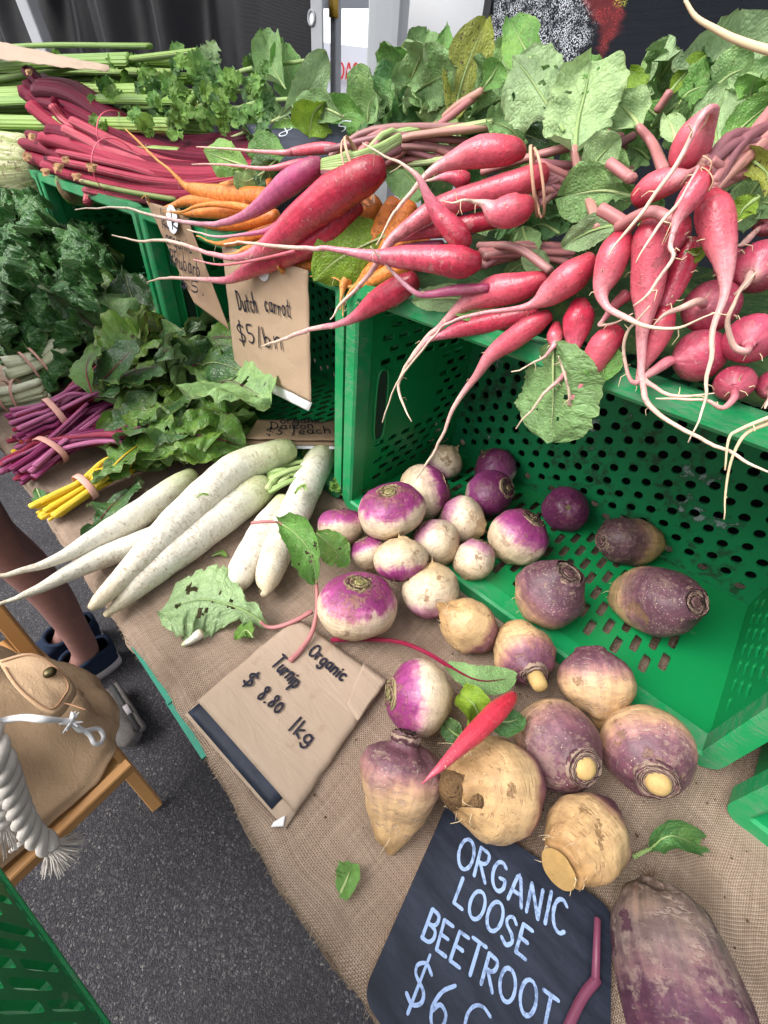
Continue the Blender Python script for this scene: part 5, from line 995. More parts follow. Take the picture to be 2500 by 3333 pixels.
rr_(2268, 1160, 92, .395, [(2168, 1182, .375, 18), (2120, 1215, .365, 13), (2098, 1236, .36, 9), (2140, 1268, .352, 6), (2230, 1290, .35, 5), (2325, 1280, .348, 2)], 'fat round radish on the rim, tapering into a curled root at left', 202)
rr_(2440, 1105, 88, .388, [(2432, 1148, .352, 11), (2390, 1120, .346, 9), (2367, 1045, .342, 7), (2400, 970, .34, 5), (2462, 885, .338, 2)], 'round radish facing out, tail curling upwards', 203)
rr_(2390, 1250, 66, .386, [(2390, 1295, .36, 11), (2350, 1325, .352, 8), (2295, 1302, .348, 5), (2215, 1300, .346, 4), (2135, 1297, .344, 2)], 'small round radish lowest at the rim with a tail running left', 204)
rr_(2470, 872, 95, .42, [(2420, 930, .39, 10), (2390, 960, .385, 3)], 'large round radish at the right edge above the others', 205)
rr_(2500, 722, 56, .44, [(2430, 780, .42, 10), (2400, 800, .41, 3)], 'round radish half behind leaves at the right edge', 206)
rr_(2520, 1255, 58, .40, [(2500, 1310, .37, 6), (2490, 1330, .365, 2)], 'round radish cut by the right edge of the picture beside the smallest', 207)
rr_(2380, 870, 60, .46, [(2345, 900, .44, 6), (2330, 920, .43, 2)], 'round radish deep behind the hanging pink roots', 208)
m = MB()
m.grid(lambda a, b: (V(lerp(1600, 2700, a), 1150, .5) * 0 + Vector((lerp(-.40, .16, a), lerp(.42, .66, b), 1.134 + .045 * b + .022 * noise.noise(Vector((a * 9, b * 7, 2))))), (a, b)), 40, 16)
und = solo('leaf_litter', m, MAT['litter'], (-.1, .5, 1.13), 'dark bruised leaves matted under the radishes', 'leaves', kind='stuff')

# ------------------------------------------------------------------ carrots
GC2 = 'bunches of orange carrots above the Dutch carrot sign'
C1 = empty('carrot_bunch', V(820, 650, .40), 'orange Dutch carrot bunch pointing left over the green crate', 'carrot bunch', GC2)
def car(par, pts, v0, v1, seed): long_root(dv(pts, v0, v1), 'carrot', par, 'carrot', 18, seed, 4, 6, .04)
car(C1, [(900, 640, 30), (800, 640, 36), (700, 632, 33), (640, 618, 22), (600, 602, 10), (560, 560, 5), (500, 510, 4), (450, 460, 4), (408, 420, 2)], .41, .36, 301)
car(C1, [(885, 608, 30), (840, 598, 30), (770, 600, 20), (720, 606, 12)], .43, .41, 302)
car(C1, [(760, 660, 26), (680, 655, 28), (610, 656, 20), (560, 672, 11), (520, 680, 6), (485, 660, 3), (478, 636, 2), (460, 648, 2)], .40, .36, 303)
car(C1, [(810, 690, 24), (720, 690, 24), (640, 694, 16), (590, 694, 6), (555, 690, 3)], .395, .36, 304)
car(C1, [(840, 690, 14), (780, 672, 14), (700, 665, 10), (640, 672, 7), (590, 690, 4), (530, 688, 2)], .385, .35, 305)
car(C1, [(900, 705, 26), (830, 718, 28), (760, 730, 24), (700, 735, 14), (640, 730, 6)], .39, .355, 306)
car(C1, [(900, 745, 22), (830, 765, 20), (770, 785, 16), (715, 793, 8), (680, 785, 4), (640, 768, 2)], .38, .345, 307)
car(C1, [(910, 780, 20), (860, 795, 18), (800, 812, 12), (765, 826, 6), (720, 830, 3)], .38, .34, 308)
C2 = empty('carrot_bunch', V(1180, 750, .42), 'carrot bunch half buried under the red radishes, tips by the crate post', 'carrot bunch', GC2)
car(C2, [(1225, 655, 30), (1190, 700, 36), (1130, 770, 34), (1060, 840, 30), (990, 870, 26), (930, 880, 18), (915, 876, 9), (905, 868, 3)], .425, .35, 311)
car(C2, [(1290, 660, 30), (1262, 710, 36), (1230, 770, 36), (1180, 850, 32), (1140, 900, 28), (1120, 925, 16), (1112, 960, 6), (1108, 1010, 2)], .42, .36, 312)
car(C2, [(1330, 668, 34), (1310, 720, 38), (1270, 790, 36), (1230, 860, 30), (1190, 905, 24), (1160, 930, 12), (1130, 935, 5), (1090, 905, 3), (1010, 900, 2)], .42, .365, 313)
car(C2, [(1390, 790, 24), (1340, 780, 28), (1290, 800, 26)], .43, .40, 314)
car(C2, [(1330, 860, 30), (1260, 890, 26), (1200, 920, 18), (1150, 938, 8), (1118, 990, 3), (1116, 1030, 2)], .40, .36, 315)

# ------------------------------------------------------------------ rhubarb, celery
RB = empty('rhubarb_bunch', V(380, 500, .42), 'crimson rhubarb bunch, cut ends upper left, tied with red bands', 'rhubarb')
def stk(par, pts, v0, v1, mat, r, seed=0, n=10, flat=.75, taper=(1, 1), name='stalk', v_end=True):
    n_ = len(pts); ps = smooth([tuple(V(x, y, lerp(v0, v1, i / (n_ - 1)))) for i, (x, y) in enumerate(pts)], 5); k_ = len(ps); m = MB()
    rs = [1.18 * r / ppm(Vector(ps[k_ // 2])) * lerp(taper[0], taper[1], i / (k_ - 1)) for i in range(k_)]
    m.sweep([Vector(p) for p in ps], rs, n, flat=flat, disp=lambda p, t, th: .05 * math.sin(th * 4 + seed) + .06 * noise.noise(Vector((t * 5, th, seed))) + .22 * max(0, 1 - t * 9) * noise.noise(Vector((math.cos(th) * 2, math.sin(th) * 2, seed * 3.3))), round0=False)
    return part(name, m, MAT[mat], par)
RS = [([(95, 235), (150, 285), (260, 340), (420, 420), (560, 470), (700, 480), (820, 470)], .47, .47, 'rhubarb_dark', 24), ([(150, 260), (230, 310), (330, 380), (470, 445), (620, 465), (800, 455)], .49, .48, 'rhubarb_dark', 20),
      ([(130, 300), (180, 300), (250, 318), (380, 400), (500, 460), (640, 500), (850, 500)], .46, .46, 'rhubarb_dark', 27), ([(85, 300), (130, 330), (240, 360), (380, 430), (520, 490), (700, 520), (880, 510)], .45, .45, 'rhubarb_dark', 26),
      ([(170, 345), (215, 400), (300, 450), (420, 520), (560, 545), (760, 545), (900, 520)], .425, .43, 'rhubarb_pink', 15), ([(110, 350), (170, 400), (260, 450), (380, 510), (520, 555), (700, 550)], .435, .44, 'rhubarb', 24),
      ([(220, 425), (270, 450), (350, 490), (460, 530), (560, 560), (720, 575), (840, 560)], .41, .42, 'rhubarb_pink', 20), ([(150, 455), (190, 460), (290, 490), (400, 530), (520, 565), (680, 580), (850, 560)], .40, .41, 'rhubarb', 28),
      ([(85, 470), (140, 480), (220, 510), (330, 550), (450, 590), (600, 600), (760, 590)], .395, .40, 'rhubarb', 25), ([(70, 500), (120, 520), (230, 555), (340, 580), (460, 605), (600, 615), (700, 605)], .385, .39, 'rhubarb', 26),
      ([(150, 540), (230, 570), (340, 600), (460, 625), (600, 640), (720, 625)], .375, .38, 'rhubarb', 20), ([(170, 520), (290, 545), (400, 570), (500, 590), (640, 600), (800, 580)], .38, .39, 'rhubarb_pink', 14),
      ([(265, 590), (350, 610), (450, 630), (560, 648), (580, 650)], .365, .365, 'celery_base', 8), ([(280, 620), (380, 640), (480, 655), (570, 660)], .37, .37, 'rhubarb_pink', 12), ([(285, 660), (290, 620), (300, 600)], .36, .37, 'rhubarb_pink', 11)]
rq = random.Random(77)
for i, (p, a, b, mt, r) in enumerate(RS):
    stk(RB, p, a + .01, b + .07, mt, r, i + 1)
    if i < 12:
        dx, dy = rq.uniform(-10, 26), rq.choice((-24, 22)) + rq.uniform(-5, 5); stk(RB, [(x + dx, y + dy * (1 if j < 3 else .7)) for j, (x, y) in enumerate(p)], a + .022, b + .085, rq.choice([mt, mt, 'rhubarb', 'rhubarb_dark']), r * rq.uniform(.7, 1.), i + 40)
rr = random.Random(5)
for x, y, v, s in ((95, 235, .465, 18), (190, 545, .37, 26), (215, 520, .375, 20), (300, 545, .37, 26), (90, 510, .38, 24), (150, 560, .366, 22), (250, 575, .366, 22), (105, 445, .40, 20)):
    m = MB(); c_ = V(x, y, v); R = s / ppm(c_)
    R *= .68; m.grid(lambda a, b: (c_ + RT * (R * (a - .5) * 2.2 * (1 + .4 * noise.noise(Vector((b * 3, x, y)))) * 1. * (1 - .5 * b)) - UP * (R * (b - .3) * 1.6) - FW * (R * (.45 - (a - .5) ** 2 * 1.5 + .5 * noise.noise(Vector((a * 3 + x, b * 3, y))))), (a, b)), 8, 8); part('dry_sheath', m, MAT['husk'], RB)
c_ = V(390, 525, .425); ax_ = (V(520, 575, .43) - V(260, 470, .425)).normalized()
ring_band(V(392, 455, .475), ax_, .045, .046, .005, RB, 'band_red', seed=1, wob=.05); ring_band(V(388, 560, .42), ax_, .048, .052, .005, RB, 'band_red', seed=4, wob=.05)
for (pxs, wd, mt, sd_) in (([(800, 540, .40), (740, 520, .39), (660, 490, .385)], 52, 'radleaf', 1), ([(860, 560, .42), (800, 590, .40), (760, 560, .39)], 40, 'radgrey', 2), ([(900, 520, .43), (860, 560, .42), (840, 610, .41)], 45, 'beetleaf', 3), ([(930, 500, .44), (870, 490, .43), (800, 500, .42)], 50, 'radleaf', 4)):
    L2(pxs, wd, mt, RB, shape='oval', ruffle=.2, seed=sd_ + 500, cup=-.2, stmat='st_green')

GE = 'celery hearts stacked at the left end'
def celery(px, py, v, ex, ey, ev, n, seed, label, base=60, spread=40, ln=(2, 12), base_out=True):
    t = empty('celery', V(px, py, v) - Vector((0, 0, .05)), label, 'celery', GE); rr = random.Random(seed); p0, p1 = V(px, py, v), V(ex, ey, ev); ax = (p1 - p0).normalized(); s_ = ax.cross(Vector((0, 0, 1))).normalized(); u = s_.cross(ax); k0 = 1 / ppm(p0)
    for i in range(n):
        r = math.sqrt((i + .5) / n); th = i * 2.4 + seed; d = s_ * math.cos(th) + u * math.sin(th); B = base * k0
        a = p0 + d * (B * .55 * r); q = p0 + (p1 - p0) * .3 + d * (B * .85 * r); e = p1 + d * (spread * k0 * r * rr.uniform(.8, 1.6)) + ax * rr.uniform(-.05, .08)
        ps = smooth([tuple(a), tuple(p0 + (p1 - p0) * .12 + d * (B * .95 * r)), tuple(q), tuple((q + e) / 2 + d * .004), tuple(e)], 4); k_ = len(ps); m = MB(); w_ = .019 * rr.uniform(.8, 1.2)
        m.sweep([Vector(p) for p in ps], [w_ * lerp(1.3, .62, min(1, (j / k_) * 1.25)) for j in range(k_)], 10, ref=d, flat=.5); part('stalk', m, MAT['celery' if not base_out or r > 2 else 'celery'], t)
    if base_out:
        m = MB(); m.sweep([p0 - ax * .012, p0, p0 + ax * .03, p0 + ax * .08, p0 + ax * .15], [base * k0 * f for f in (.55, .8, .98, 1.0, .85)], 26, disp=lambda p, t, th: .05 * abs(math.sin(th * 4 + 1.2 * t)) + .03 * math.sin(th * 17) + .10 * noise.noise(Vector((math.cos(th) * 2, math.sin(th) * 2 + t * 2, seed)))); part('heart', m, MAT['heart'], t)
    return t
def celery_leaf(par, p, d, size, mat, seed):
    """a compound leaf: three to five toothed leaflets on a thin stem"""
    rr = random.Random(seed); n = (EYE - p).normalized() + Vector((rr.uniform(-.5, .5), rr.uniform(-.5, .5), rr.uniform(0, .7))); d = d.normalized(); s_ = d.cross(n).normalized(); n = s_.cross(d)
    for k, (ang, f) in enumerate(((0, 1), (.85, .72), (-.85, .72), (1.5, .5), (-1.5, .5))[:rr.choice((3, 3, 5))]):
        dd = d * math.cos(ang) + s_ * math.sin(ang); o = p - d * (size * .12 * (k > 2)); L = size * f
        leaf([o, o + dd * L * .5 + n * L * .06, o + dd * L + n * L * rr.uniform(-.25, .1)], L * .42, mat, par, 'spear' if k else 'oval', cup=.15, ruffle=.25, seed=seed * 5 + k, hint=n, jag=.35, lobes=3.4, nl=16, nw=8, name='leaflet', stmat='st_green', sr=.0012)
CE1 = celery(-130, 250, .52, 520, 262, .62, 10, 1, 'celery heart highest at left, under the brown paper sign', 72, 50, base_out=False)
CE2 = celery(-120, 330, .48, 620, 345, .60, 10, 2, 'celery heart with bright stalks behind the rhubarb ends', 72, 55, base_out=False)
CE3 = celery(-100, 400, .45, 640, 425, .56, 10, 3, 'celery heart lying lowest behind the crimson rhubarb', 72, 60, base_out=False)
CE4 = celery(40, 575, .375, 300, 545, .50, 6, 4, 'celery heart with its fat pale base below the rhubarb ends', 98, 50)
CE5 = celery(225, 615, .40, 380, 590, .54, 5, 5, 'smaller celery base peeping out under the rhubarb', 52, 40)
rr = random.Random(21)
for i in range(105):
    x = rr.uniform(270, 860); y = rr.gauss(335, 62)
    if x < 420 and y < 300: y += 90
    if y > 440: y = rr.uniform(280, 440)
    v = lerp(.57, .47, (y - 250) / 200) + rr.uniform(-.03, .03); p = V(x, y, v); d = RT * rr.uniform(-.3, 1) + UP * rr.uniform(-.5, .9) - FW * rr.uniform(-.2, .5)
    celery_leaf(rr.choice([CE1, CE2, CE3]), p, d, rr.uniform(34, 58) / ppm(p), rr.choice(['celeryleaf', 'celeryleaf', 'celerydark', 'radleaf']), 600 + i)
for (x, y, dx, dy, sz, mt) in ((540, 300, .3, 1, 70, 'celeryleaf'), (640, 240, .5, 1, 80, 'radleaf'), (600, 215, -.5, .8, 50, 'celeryleaf'), (680, 195, .3, 1, 60, 'radpale'), (380, 215, -.3, 1, 50, 'celeryleaf'), (740, 280, .2, 1, 70, 'radleaf'), (520, 410, .6, -.5, 80, 'radpale'), (320, 330, .9, .1, 80, 'celeryleaf'), (650, 370, .5, .2, 50, 'yellowleaf'), (480, 270, .2, 1, 62, 'celeryleaf'), (180, 185, .2, 1, 26, 'celeryleaf')):
    p = V(x, y, .56); celery_leaf(CE2, p, RT * dx + UP * dy, sz / ppm(p), mt, int(x + y))
for i in range(10):
    a = V(rr.uniform(400, 700), rr.uniform(300, 430), .56); b = a + Vector((rr.uniform(.15, .35), rr.uniform(-.02, .05), rr.uniform(-.02, .05))); m = MB(); m.sweep(smooth([a, (a + b) / 2 + Vector((0, 0, .01)), b], 4), [.004, .004, .0038, .0036, .0034, .0032, .003, .0028, .0026], 8); part('stalk', m, MAT['st_green'], CE3)
# ------------------------------------------------------------------ radish leaves behind the bunches
def top(par, px, v0, v1, wd, mat, seed, st=None, **kw):
    n = len(px); mid = [(x, y, lerp(v0, v1, i / (n - 1))) for i, (x, y) in enumerate(px)]
    if st: k = len(st); kw['stalk'] = [(x, y, lerp(kw.pop('sv', v0), v0, i / k)) if 'sv' in kw else (x, y, v0) for i, (x, y) in enumerate(st)]
    return L2(mid, wd, mat, par, seed=seed, **kw)
rr = random.Random(31)
# dark fill deep behind, then the leaves one sees, nearest last
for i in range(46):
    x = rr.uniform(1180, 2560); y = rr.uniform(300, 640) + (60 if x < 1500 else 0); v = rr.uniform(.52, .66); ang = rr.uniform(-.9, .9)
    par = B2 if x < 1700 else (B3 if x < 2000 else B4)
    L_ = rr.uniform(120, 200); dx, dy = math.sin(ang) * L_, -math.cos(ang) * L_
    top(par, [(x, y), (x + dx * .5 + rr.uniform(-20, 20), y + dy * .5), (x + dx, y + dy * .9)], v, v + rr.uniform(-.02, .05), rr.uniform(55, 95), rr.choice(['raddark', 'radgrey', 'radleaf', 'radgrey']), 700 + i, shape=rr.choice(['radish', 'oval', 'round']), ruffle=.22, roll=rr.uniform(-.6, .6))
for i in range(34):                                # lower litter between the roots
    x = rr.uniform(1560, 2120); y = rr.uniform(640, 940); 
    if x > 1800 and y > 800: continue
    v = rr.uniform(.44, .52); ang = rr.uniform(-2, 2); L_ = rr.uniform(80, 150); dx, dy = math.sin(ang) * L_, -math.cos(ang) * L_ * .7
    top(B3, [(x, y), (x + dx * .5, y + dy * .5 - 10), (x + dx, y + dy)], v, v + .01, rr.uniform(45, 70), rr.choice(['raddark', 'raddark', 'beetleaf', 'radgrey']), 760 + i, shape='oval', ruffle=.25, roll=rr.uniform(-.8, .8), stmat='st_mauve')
T = [
 (B1, [(930, 290), (890, 220), (862, 125)], .56, .60, 62, 'radgrey', dict(shape='oval', ruffle=.2, curl=1.0)), (B1, [(985, 330), (940, 240), (925, 140)], .58, .62, 58, 'radleaf', dict(shape='oval', ruffle=.25)),
 (B1, [(900, 390), (1000, 290), (1060, 165)], .53, .57, 48, 'radpale', dict(shape='radish', ruffle=.25, st=[(700, 470), (800, 430)], stmat='st_green')), (B1, [(1010, 420), (1110, 385), (1190, 400)], .52, .53, 62, 'radleaf', dict(shape='oval', ruffle=.25)),
 (B1, [(1060, 330), (1020, 370), (1005, 450)], .49, .47, 66, 'limeleaf', dict(shape='radish', ruffle=.25, jag=.2)), (B1, [(1120, 380), (1050, 350), (960, 340)], .48, .50, 44, 'radgrey', dict(shape='oval', ruffle=.2)),
 (B1, [(1180, 440), (1120, 390), (1095, 345)], .55, .57, 55, 'radgrey', dict(shape='oval', ruffle=.3)), (B1, [(960, 400), (900, 370), (860, 310)], .56, .58, 50, 'radgrey', dict(shape='oval', ruffle=.3, curl=1.2)),
 (B1, [(850, 330), (820, 300), (790, 290)], .57, .58, 34, 'celerydark', dict(shape='oval')), (B1, [(930, 440), (870, 410), (830, 380)], .53, .55, 40, 'radgrey', dict(shape='oval')), (B1, [(1020, 460), (940, 440), (880, 450)], .50, .50, 40, 'radleaf', dict(shape='oval')),
 (B2, [(1240, 455), (1310, 350), (1330, 235)], .49, .55, 120, 'raddark', dict(shape='radish', ruffle=.32, blister=.13, st=[(1235, 520)], stmat='st_white', sr=.0028)),
 (B2, [(1260, 480), (1360, 390), (1450, 300)], .50, .54, 90, 'raddark', dict(shape='oval', ruffle=.35, blister=.12)),
 (B2, [(1330, 300), (1370, 200), (1390, 100)], .60, .64, 66, 'radgrey', dict(shape='oval', ruffle=.25)), (B2, [(1420, 310), (1440, 190), (1452, 85)], .58, .62, 46, 'radleaf', dict(shape='spear', ruffle=.3)),
 (B2, [(1370, 290), (1330, 220), (1325, 150)], .62, .66, 50, 'limeleaf', dict(shape='oval', ruffle=.3)), (B2, [(1400, 320), (1400, 240), (1430, 170)], .56, .58, 55, 'radgrey', dict(shape='oval', ruffle=.3, curl=1.3)),
 (B2, [(1478, 385), (1500, 280), (1540, 160), (1582, 62)], .50, .54, 74, 'yellowleaf', dict(shape='strap', ruffle=.08, cup=.12)), (B2, [(1610, 330), (1620, 230), (1640, 140)], .56, .60, 66, 'radpale', dict(shape='oval', ruffle=.2)),
 (B2, [(1560, 300), (1600, 250), (1625, 200)], .49, .50, 44, 'radleaf', dict(shape='radish', ruffle=.2, st=[(1235, 545), (1370, 450), (1480, 350)], stmat='st_pink', sr=.0046, sv=.42)),
 (B2, [(1450, 520), (1465, 440), (1490, 350)], .48, .51, 60, 'radgrey', dict(shape='oval', ruffle=.25, st=[(1410, 540)], stmat='st_mauve')), (B2, [(1560, 400), (1600, 330), (1650, 270)], .52, .55, 70, 'radgrey', dict(shape='oval', ruffle=.25)),
 (B2, [(1500, 440), (1640, 420), (1800, 470)], .50, .51, 70, 'beetleaf', dict(shape='oval', ruffle=.2)),
 (B3, [(1760, 240), (1710, 160), (1660, 65)], .56, .60, 62, 'radleaf', dict(shape='oval', ruffle=.15)), (B3, [(1640, 320), (1640, 230), (1650, 130)], .57, .6, 50, 'radgrey', dict(shape='oval', ruffle=.25)),
 (B3, [(1835, 425), (1775, 330), (1720, 245), (1665, 180)], .44, .47, 105, 'radpale', dict(shape='radish', ruffle=.3, cup=-.55, holes=7, roll=.25, jag=.1, bend=.28)),
 (B3, [(1870, 500), (1880, 400), (1905, 300), (1925, 195)], .435, .47, 112, 'radpale', dict(shape='round', ruffle=.26, cup=.3, holes=5, jag=.09, bend=.26, st=[(1950, 740), (1915, 640), (1888, 570)], stmat='st_pink', sr=.0042, sv=.395)),
 (B3, [(1900, 575), (1960, 500), (2020, 445)], .43, .44, 62, 'radpale', dict(shape='oval', ruffle=.25)),
 (B3, [(1985, 400), (2030, 320), (2045, 235)], .50, .53, 66, 'limeleaf', dict(shape='round', ruffle=.15)),
 (B3, [(2085, 420), (2060, 380), (2010, 330)], .46, .48, 66, 'radpale', dict(shape='oval', ruffle=.2, st=[(2160, 555), (2125, 470)], stmat='st_pink', sr=.004, sv=.42)),
 (B3, [(2070, 640), (1960, 620), (1830, 640)], .42, .43, 84, 'radgrey', dict(shape='radish', ruffle=.2, holes=2)), (B3, [(2060, 560), (1990, 560), (1900, 600)], .45, .45, 70, 'radgrey', dict(shape='oval', ruffle=.2)),
 (B3, [(2020, 730), (1930, 750), (1830, 800)], .395, .39, 46, 'radpale', dict(shape='oval', ruffle=.25)), (B3, [(1820, 760), (1770, 730), (1720, 740)], .44, .44, 54, 'raddark', dict(shape='oval', ruffle=.3)),
 (B3, [(1700, 740), (1720, 800), (1740, 850)], .43, .42, 44, 'radgrey', dict(shape='oval', ruffle=.3)), (B3, [(1800, 880), (1740, 850), (1700, 830)], .41, .41, 36, 'radpale', dict(shape='oval', ruffle=.3)), (B3, [(1640, 900), (1700, 860), (1760, 850)], .42, .42, 34, 'radgrey', dict(shape='oval', ruffle=.3)),
 (B3, [(1580, 985), (1470, 970), (1345, 978)], .39, .37, 42, 'radpale', dict(shape='oval', ruffle=.12)), (B3, [(1620, 1000), (1560, 1010), (1480, 1010)], .385, .37, 34, 'radleaf', dict(shape='oval', ruffle=.2)),
 (B2, [(1275, 760), (1180, 800), (1090, 850), (1018, 915)], .40, .355, 92, 'limeleaf', dict(shape='oval', ruffle=.12, cup=-.2)),
 (B4, [(2120, 410), (2260, 290), (2400, 190), (2560, 60)], .52, .58, 120, 'radpale', dict(shape='oval', ruffle=.16)), (B4, [(2180, 300), (2230, 240), (2292, 178)], .50, .52, 34, 'limeleaf', dict(shape='strap', ruffle=.1)),
 (B4, [(2150, 420), (2260, 380), (2330, 300)], .50, .53, 84, 'radgrey', dict(shape='oval', ruffle=.2, holes=3)), (B4, [(2340, 520), (2330, 400), (2370, 270)], .47, .50, 78, 'radpale', dict(shape='oval', ruffle=.2)),
 (B4, [(2420, 420), (2460, 300), (2540, 200)], .52, .55, 84, 'radgrey', dict(shape='oval', ruffle=.2)), (B4, [(2352, 495), (2420, 410), (2530, 320)], .44, .46, 60, 'radleaf', dict(shape='oval', ruffle=.14, st=[(2330, 545)], stmat='st_pink')),
 (B4, [(2360, 500), (2440, 520), (2500, 570), (2490, 640)], .42, .40, 46, 'yellowleaf', dict(shape='strap', ruffle=.15, curl=1.2)), (B4, [(2470, 640), (2420, 680), (2400, 720)], .40, .395, 40, 'limeleaf', dict(shape='oval', ruffle=.2)),
 (B4, [(2500, 560), (2440, 640), (2420, 760)], .45, .43, 60, 'radgrey', dict(shape='oval', ruffle=.2)), (B4, [(2200, 470), (2190, 420), (2170, 380)], .43, .45, 34, 'radpale', dict(shape='oval', ruffle=.2)), (B4, [(2230, 820), (2270, 830), (2290, 800)], .39, .39, 22, 'limeleaf', dict(shape='oval')),
 (B4, [(2520, 400), (2480, 340), (2500, 250)], .50, .5, 70, 'radleaf', dict(shape='oval', ruffle=.2)), (B4, [(2540, 700), (2500, 660), (2450, 670)], .43, .43, 46, 'radgrey', dict(shape='oval', ruffle=.2)),
]
for i in range(34):
    x = rr.choice((rr.uniform(1230, 1640), rr.uniform(1640, 2120), rr.uniform(2100, 2540))); y = rr.uniform(250, 520); ang = rr.uniform(-1., 1.); L_ = rr.uniform(110, 190); dx, dy = math.sin(ang) * L_, -math.cos(ang) * L_
    if 1900 < x < 2150 and y < 330: continue
    v = rr.uniform(.49, .55); T.insert(0, (B2 if x < 1680 else (B3 if x < 2050 else B4), [(x, y), (x + dx * .45 + rr.uniform(-25, 25), y + dy * .5), (x + dx, y + dy * .8)], v, v + rr.uniform(-.03, .03), rr.uniform(55, 90), rr.choice(['radpale', 'radgrey', 'radleaf', 'radgrey']), dict(shape=rr.choice(['radish', 'oval', 'round']), ruffle=.34, roll=rr.uniform(-.7, .7), jag=.12, holes=rr.choice((0, 0, 3)))))
for i, (par, px, v0, v1, wd, mt, kw) in enumerate(T): top(par, px, v0, v1, wd, mt, 800 + i, **kw)
L2([(1800, 1110, .372), (1800, 1210, .368), (1800, 1320, .366), (1790, 1442, .366)], 158, 'radgrey', B3, shape='round', ruffle=.06, cup=-.12, seed=900, holes=3, stmat='st_green', hint=Vector((-.3, -1, .25)).normalized(), nl=30, nw=16)
L2([(1935, 1130, .374), (1960, 1180, .372), (1965, 1240, .371)], 60, 'radleaf', B3, shape='oval', ruffle=.1, seed=901)
for i, (px, v0, v1, r) in enumerate((([(1235, 548), (1400, 430), (1575, 292)], .42, .50, .0044), ([(1570, 560), (1700, 520), (1850, 480)], .44, .46, .0045), ([(1985, 530), (2045, 575), (2055, 580)], .415, .405, .0046), ([(2140, 360), (2180, 300)], .5, .5, .004), ([(1560, 800), (1680, 805), (1790, 880)], .40, .385, .0042), ([(2300, 560), (2400, 500), (2540, 420)], .40, .43, .0042), ([(2310, 600), (2420, 540), (2560, 490)], .40, .43, .0045))):
    ps = smooth([tuple(V(x, y, lerp(v0, v1, j / (len(px) - 1)))) for j, (x, y) in enumerate(px)], 5); m = MB(); m.sweep([Vector(p) for p in ps], [r] * len(ps), 10, flat=.8); part('stalk', m, MAT['st_pink' if i != 4 else 'st_mauve'], B2 if i < 2 else B4)
ps = smooth([tuple(V(x, y, .30)) for x, y in ((2230, 0), (2265, 55), (2330, 95), (2400, 130), (2510, 165), (2600, 170))], 5)
m = MB(); m.sweep([Vector(p) for p in ps], [lerp(.0007, .0018, i / (len(ps) - 1)) for i in range(len(ps))], 8); part('taproot', m, MAT['hair'], B4)

# ------------------------------------------------------------------ spinach and chard on the table
GSp = 'bunches of dark crinkled spinach'
def spin(px, py, z, label, seed, n, box, zr, bandpx=None, stems=None):
    t = empty('spinach_bunch', P(px, py, z), label, 'spinach', GSp); rr = random.Random(seed)
    for i in range(n):
        x, y = rr.uniform(box[0], box[2]), rr.uniform(box[1], box[3]); z_ = lerp(zr[1], zr[0], (y - box[1]) / (box[3] - box[1])) + rr.uniform(-.03, .02)
        o = P(x, y, z_); ang = rr.uniform(-1.2, 1.2); d = (Vector((math.sin(ang), .35 * math.cos(ang), .9 * math.cos(ang) * rr.uniform(.5, 1)))).normalized(); L_ = rr.uniform(.15, .21)
        nrm = (Vector((rr.uniform(-.3, .6), -.9, .55 + rr.uniform(-.3, .3)))).normalized()
        leaf([o - d * L_ * .4, o + nrm * .02, o + d * L_ * .45 - nrm * .012], L_ * rr.uniform(.34, .46), 'spinach', t, 'oval', cup=-.3, ruffle=.38, seed=seed * 100 + i, hint=nrm, blister=.20, nl=40, nw=20, stmat='st_white' if i % 4 == 0 else 'st_green', sr=.0022, roll=rr.uniform(-.4, .4))
    if stems:
        (ax, ay, az), (bx, by, bz), w_, h_, k = stems; k = max(4, k * 2 // 3); a, b = P(ax, ay, az), P(bx, by, bz); d = (b - a).normalized(); s_ = d.cross(Vector((0, 0, 1))).normalized()
        for i in range(k):
            o1 = s_ * rr.uniform(-w_, w_) + Vector((0, 0, (i / (k - 1) - .5) * 2 * h_)); m = MB(); q = smooth([tuple(a + o1 * 1.1 + d * rr.uniform(0, .008)), tuple((a + b) / 2 + o1 * .85), tuple(b + o1 + Vector((0, 0, .01)))], 4)
            m.sweep([Vector(p) for p in q], [.0175, .017, .0165, .016, .0155, .015, .0145, .014, .0135], 14, flat=.5, ref=Vector((rr.uniform(-.4, .4), 0, 1)), round0=False); part('stalk', m, MAT['st_white'], t)
        c = a.lerp(b, .48); ring_band(c - d * .010, d, w_ + .016, h_ + .012, .005, t, seed=seed); ring_band(c + d * .012, d, w_ + .016, h_ + .012, .005, t, seed=seed + 1)
    return t
S1 = spin(200, 1000, ZT, 'dark crinkled spinach bunch with fat white stems and two pink bands', 1, 26, (20, 860, 260, 1150), (.83, .98), None, ((25, 1235, ZT + .035), (215, 1165, ZT + .055), .022, .028, 8))
S2 = spin(80, 800, ZT, 'dark spinach bunch behind, nearest the left edge of the picture', 2, 26, (-60, 680, 180, 960), (.90, 1.04))
S3 = spin(330, 900, ZT, 'dark spinach bunch leaning against the green crate', 3, 16, (190, 780, 320, 1000), (.88, .98))
S4 = spin(-20, 1260, ZT, 'white spinach stems at the left edge below the banded bunch', 4, 3, (120, 1180, 260, 1240), (.80, .82), None, ((-60, 1300, ZT + .02), (150, 1280, ZT + .025), .016, .02, 6))
GCh = 'rainbow chard bunches lying on the sacking'
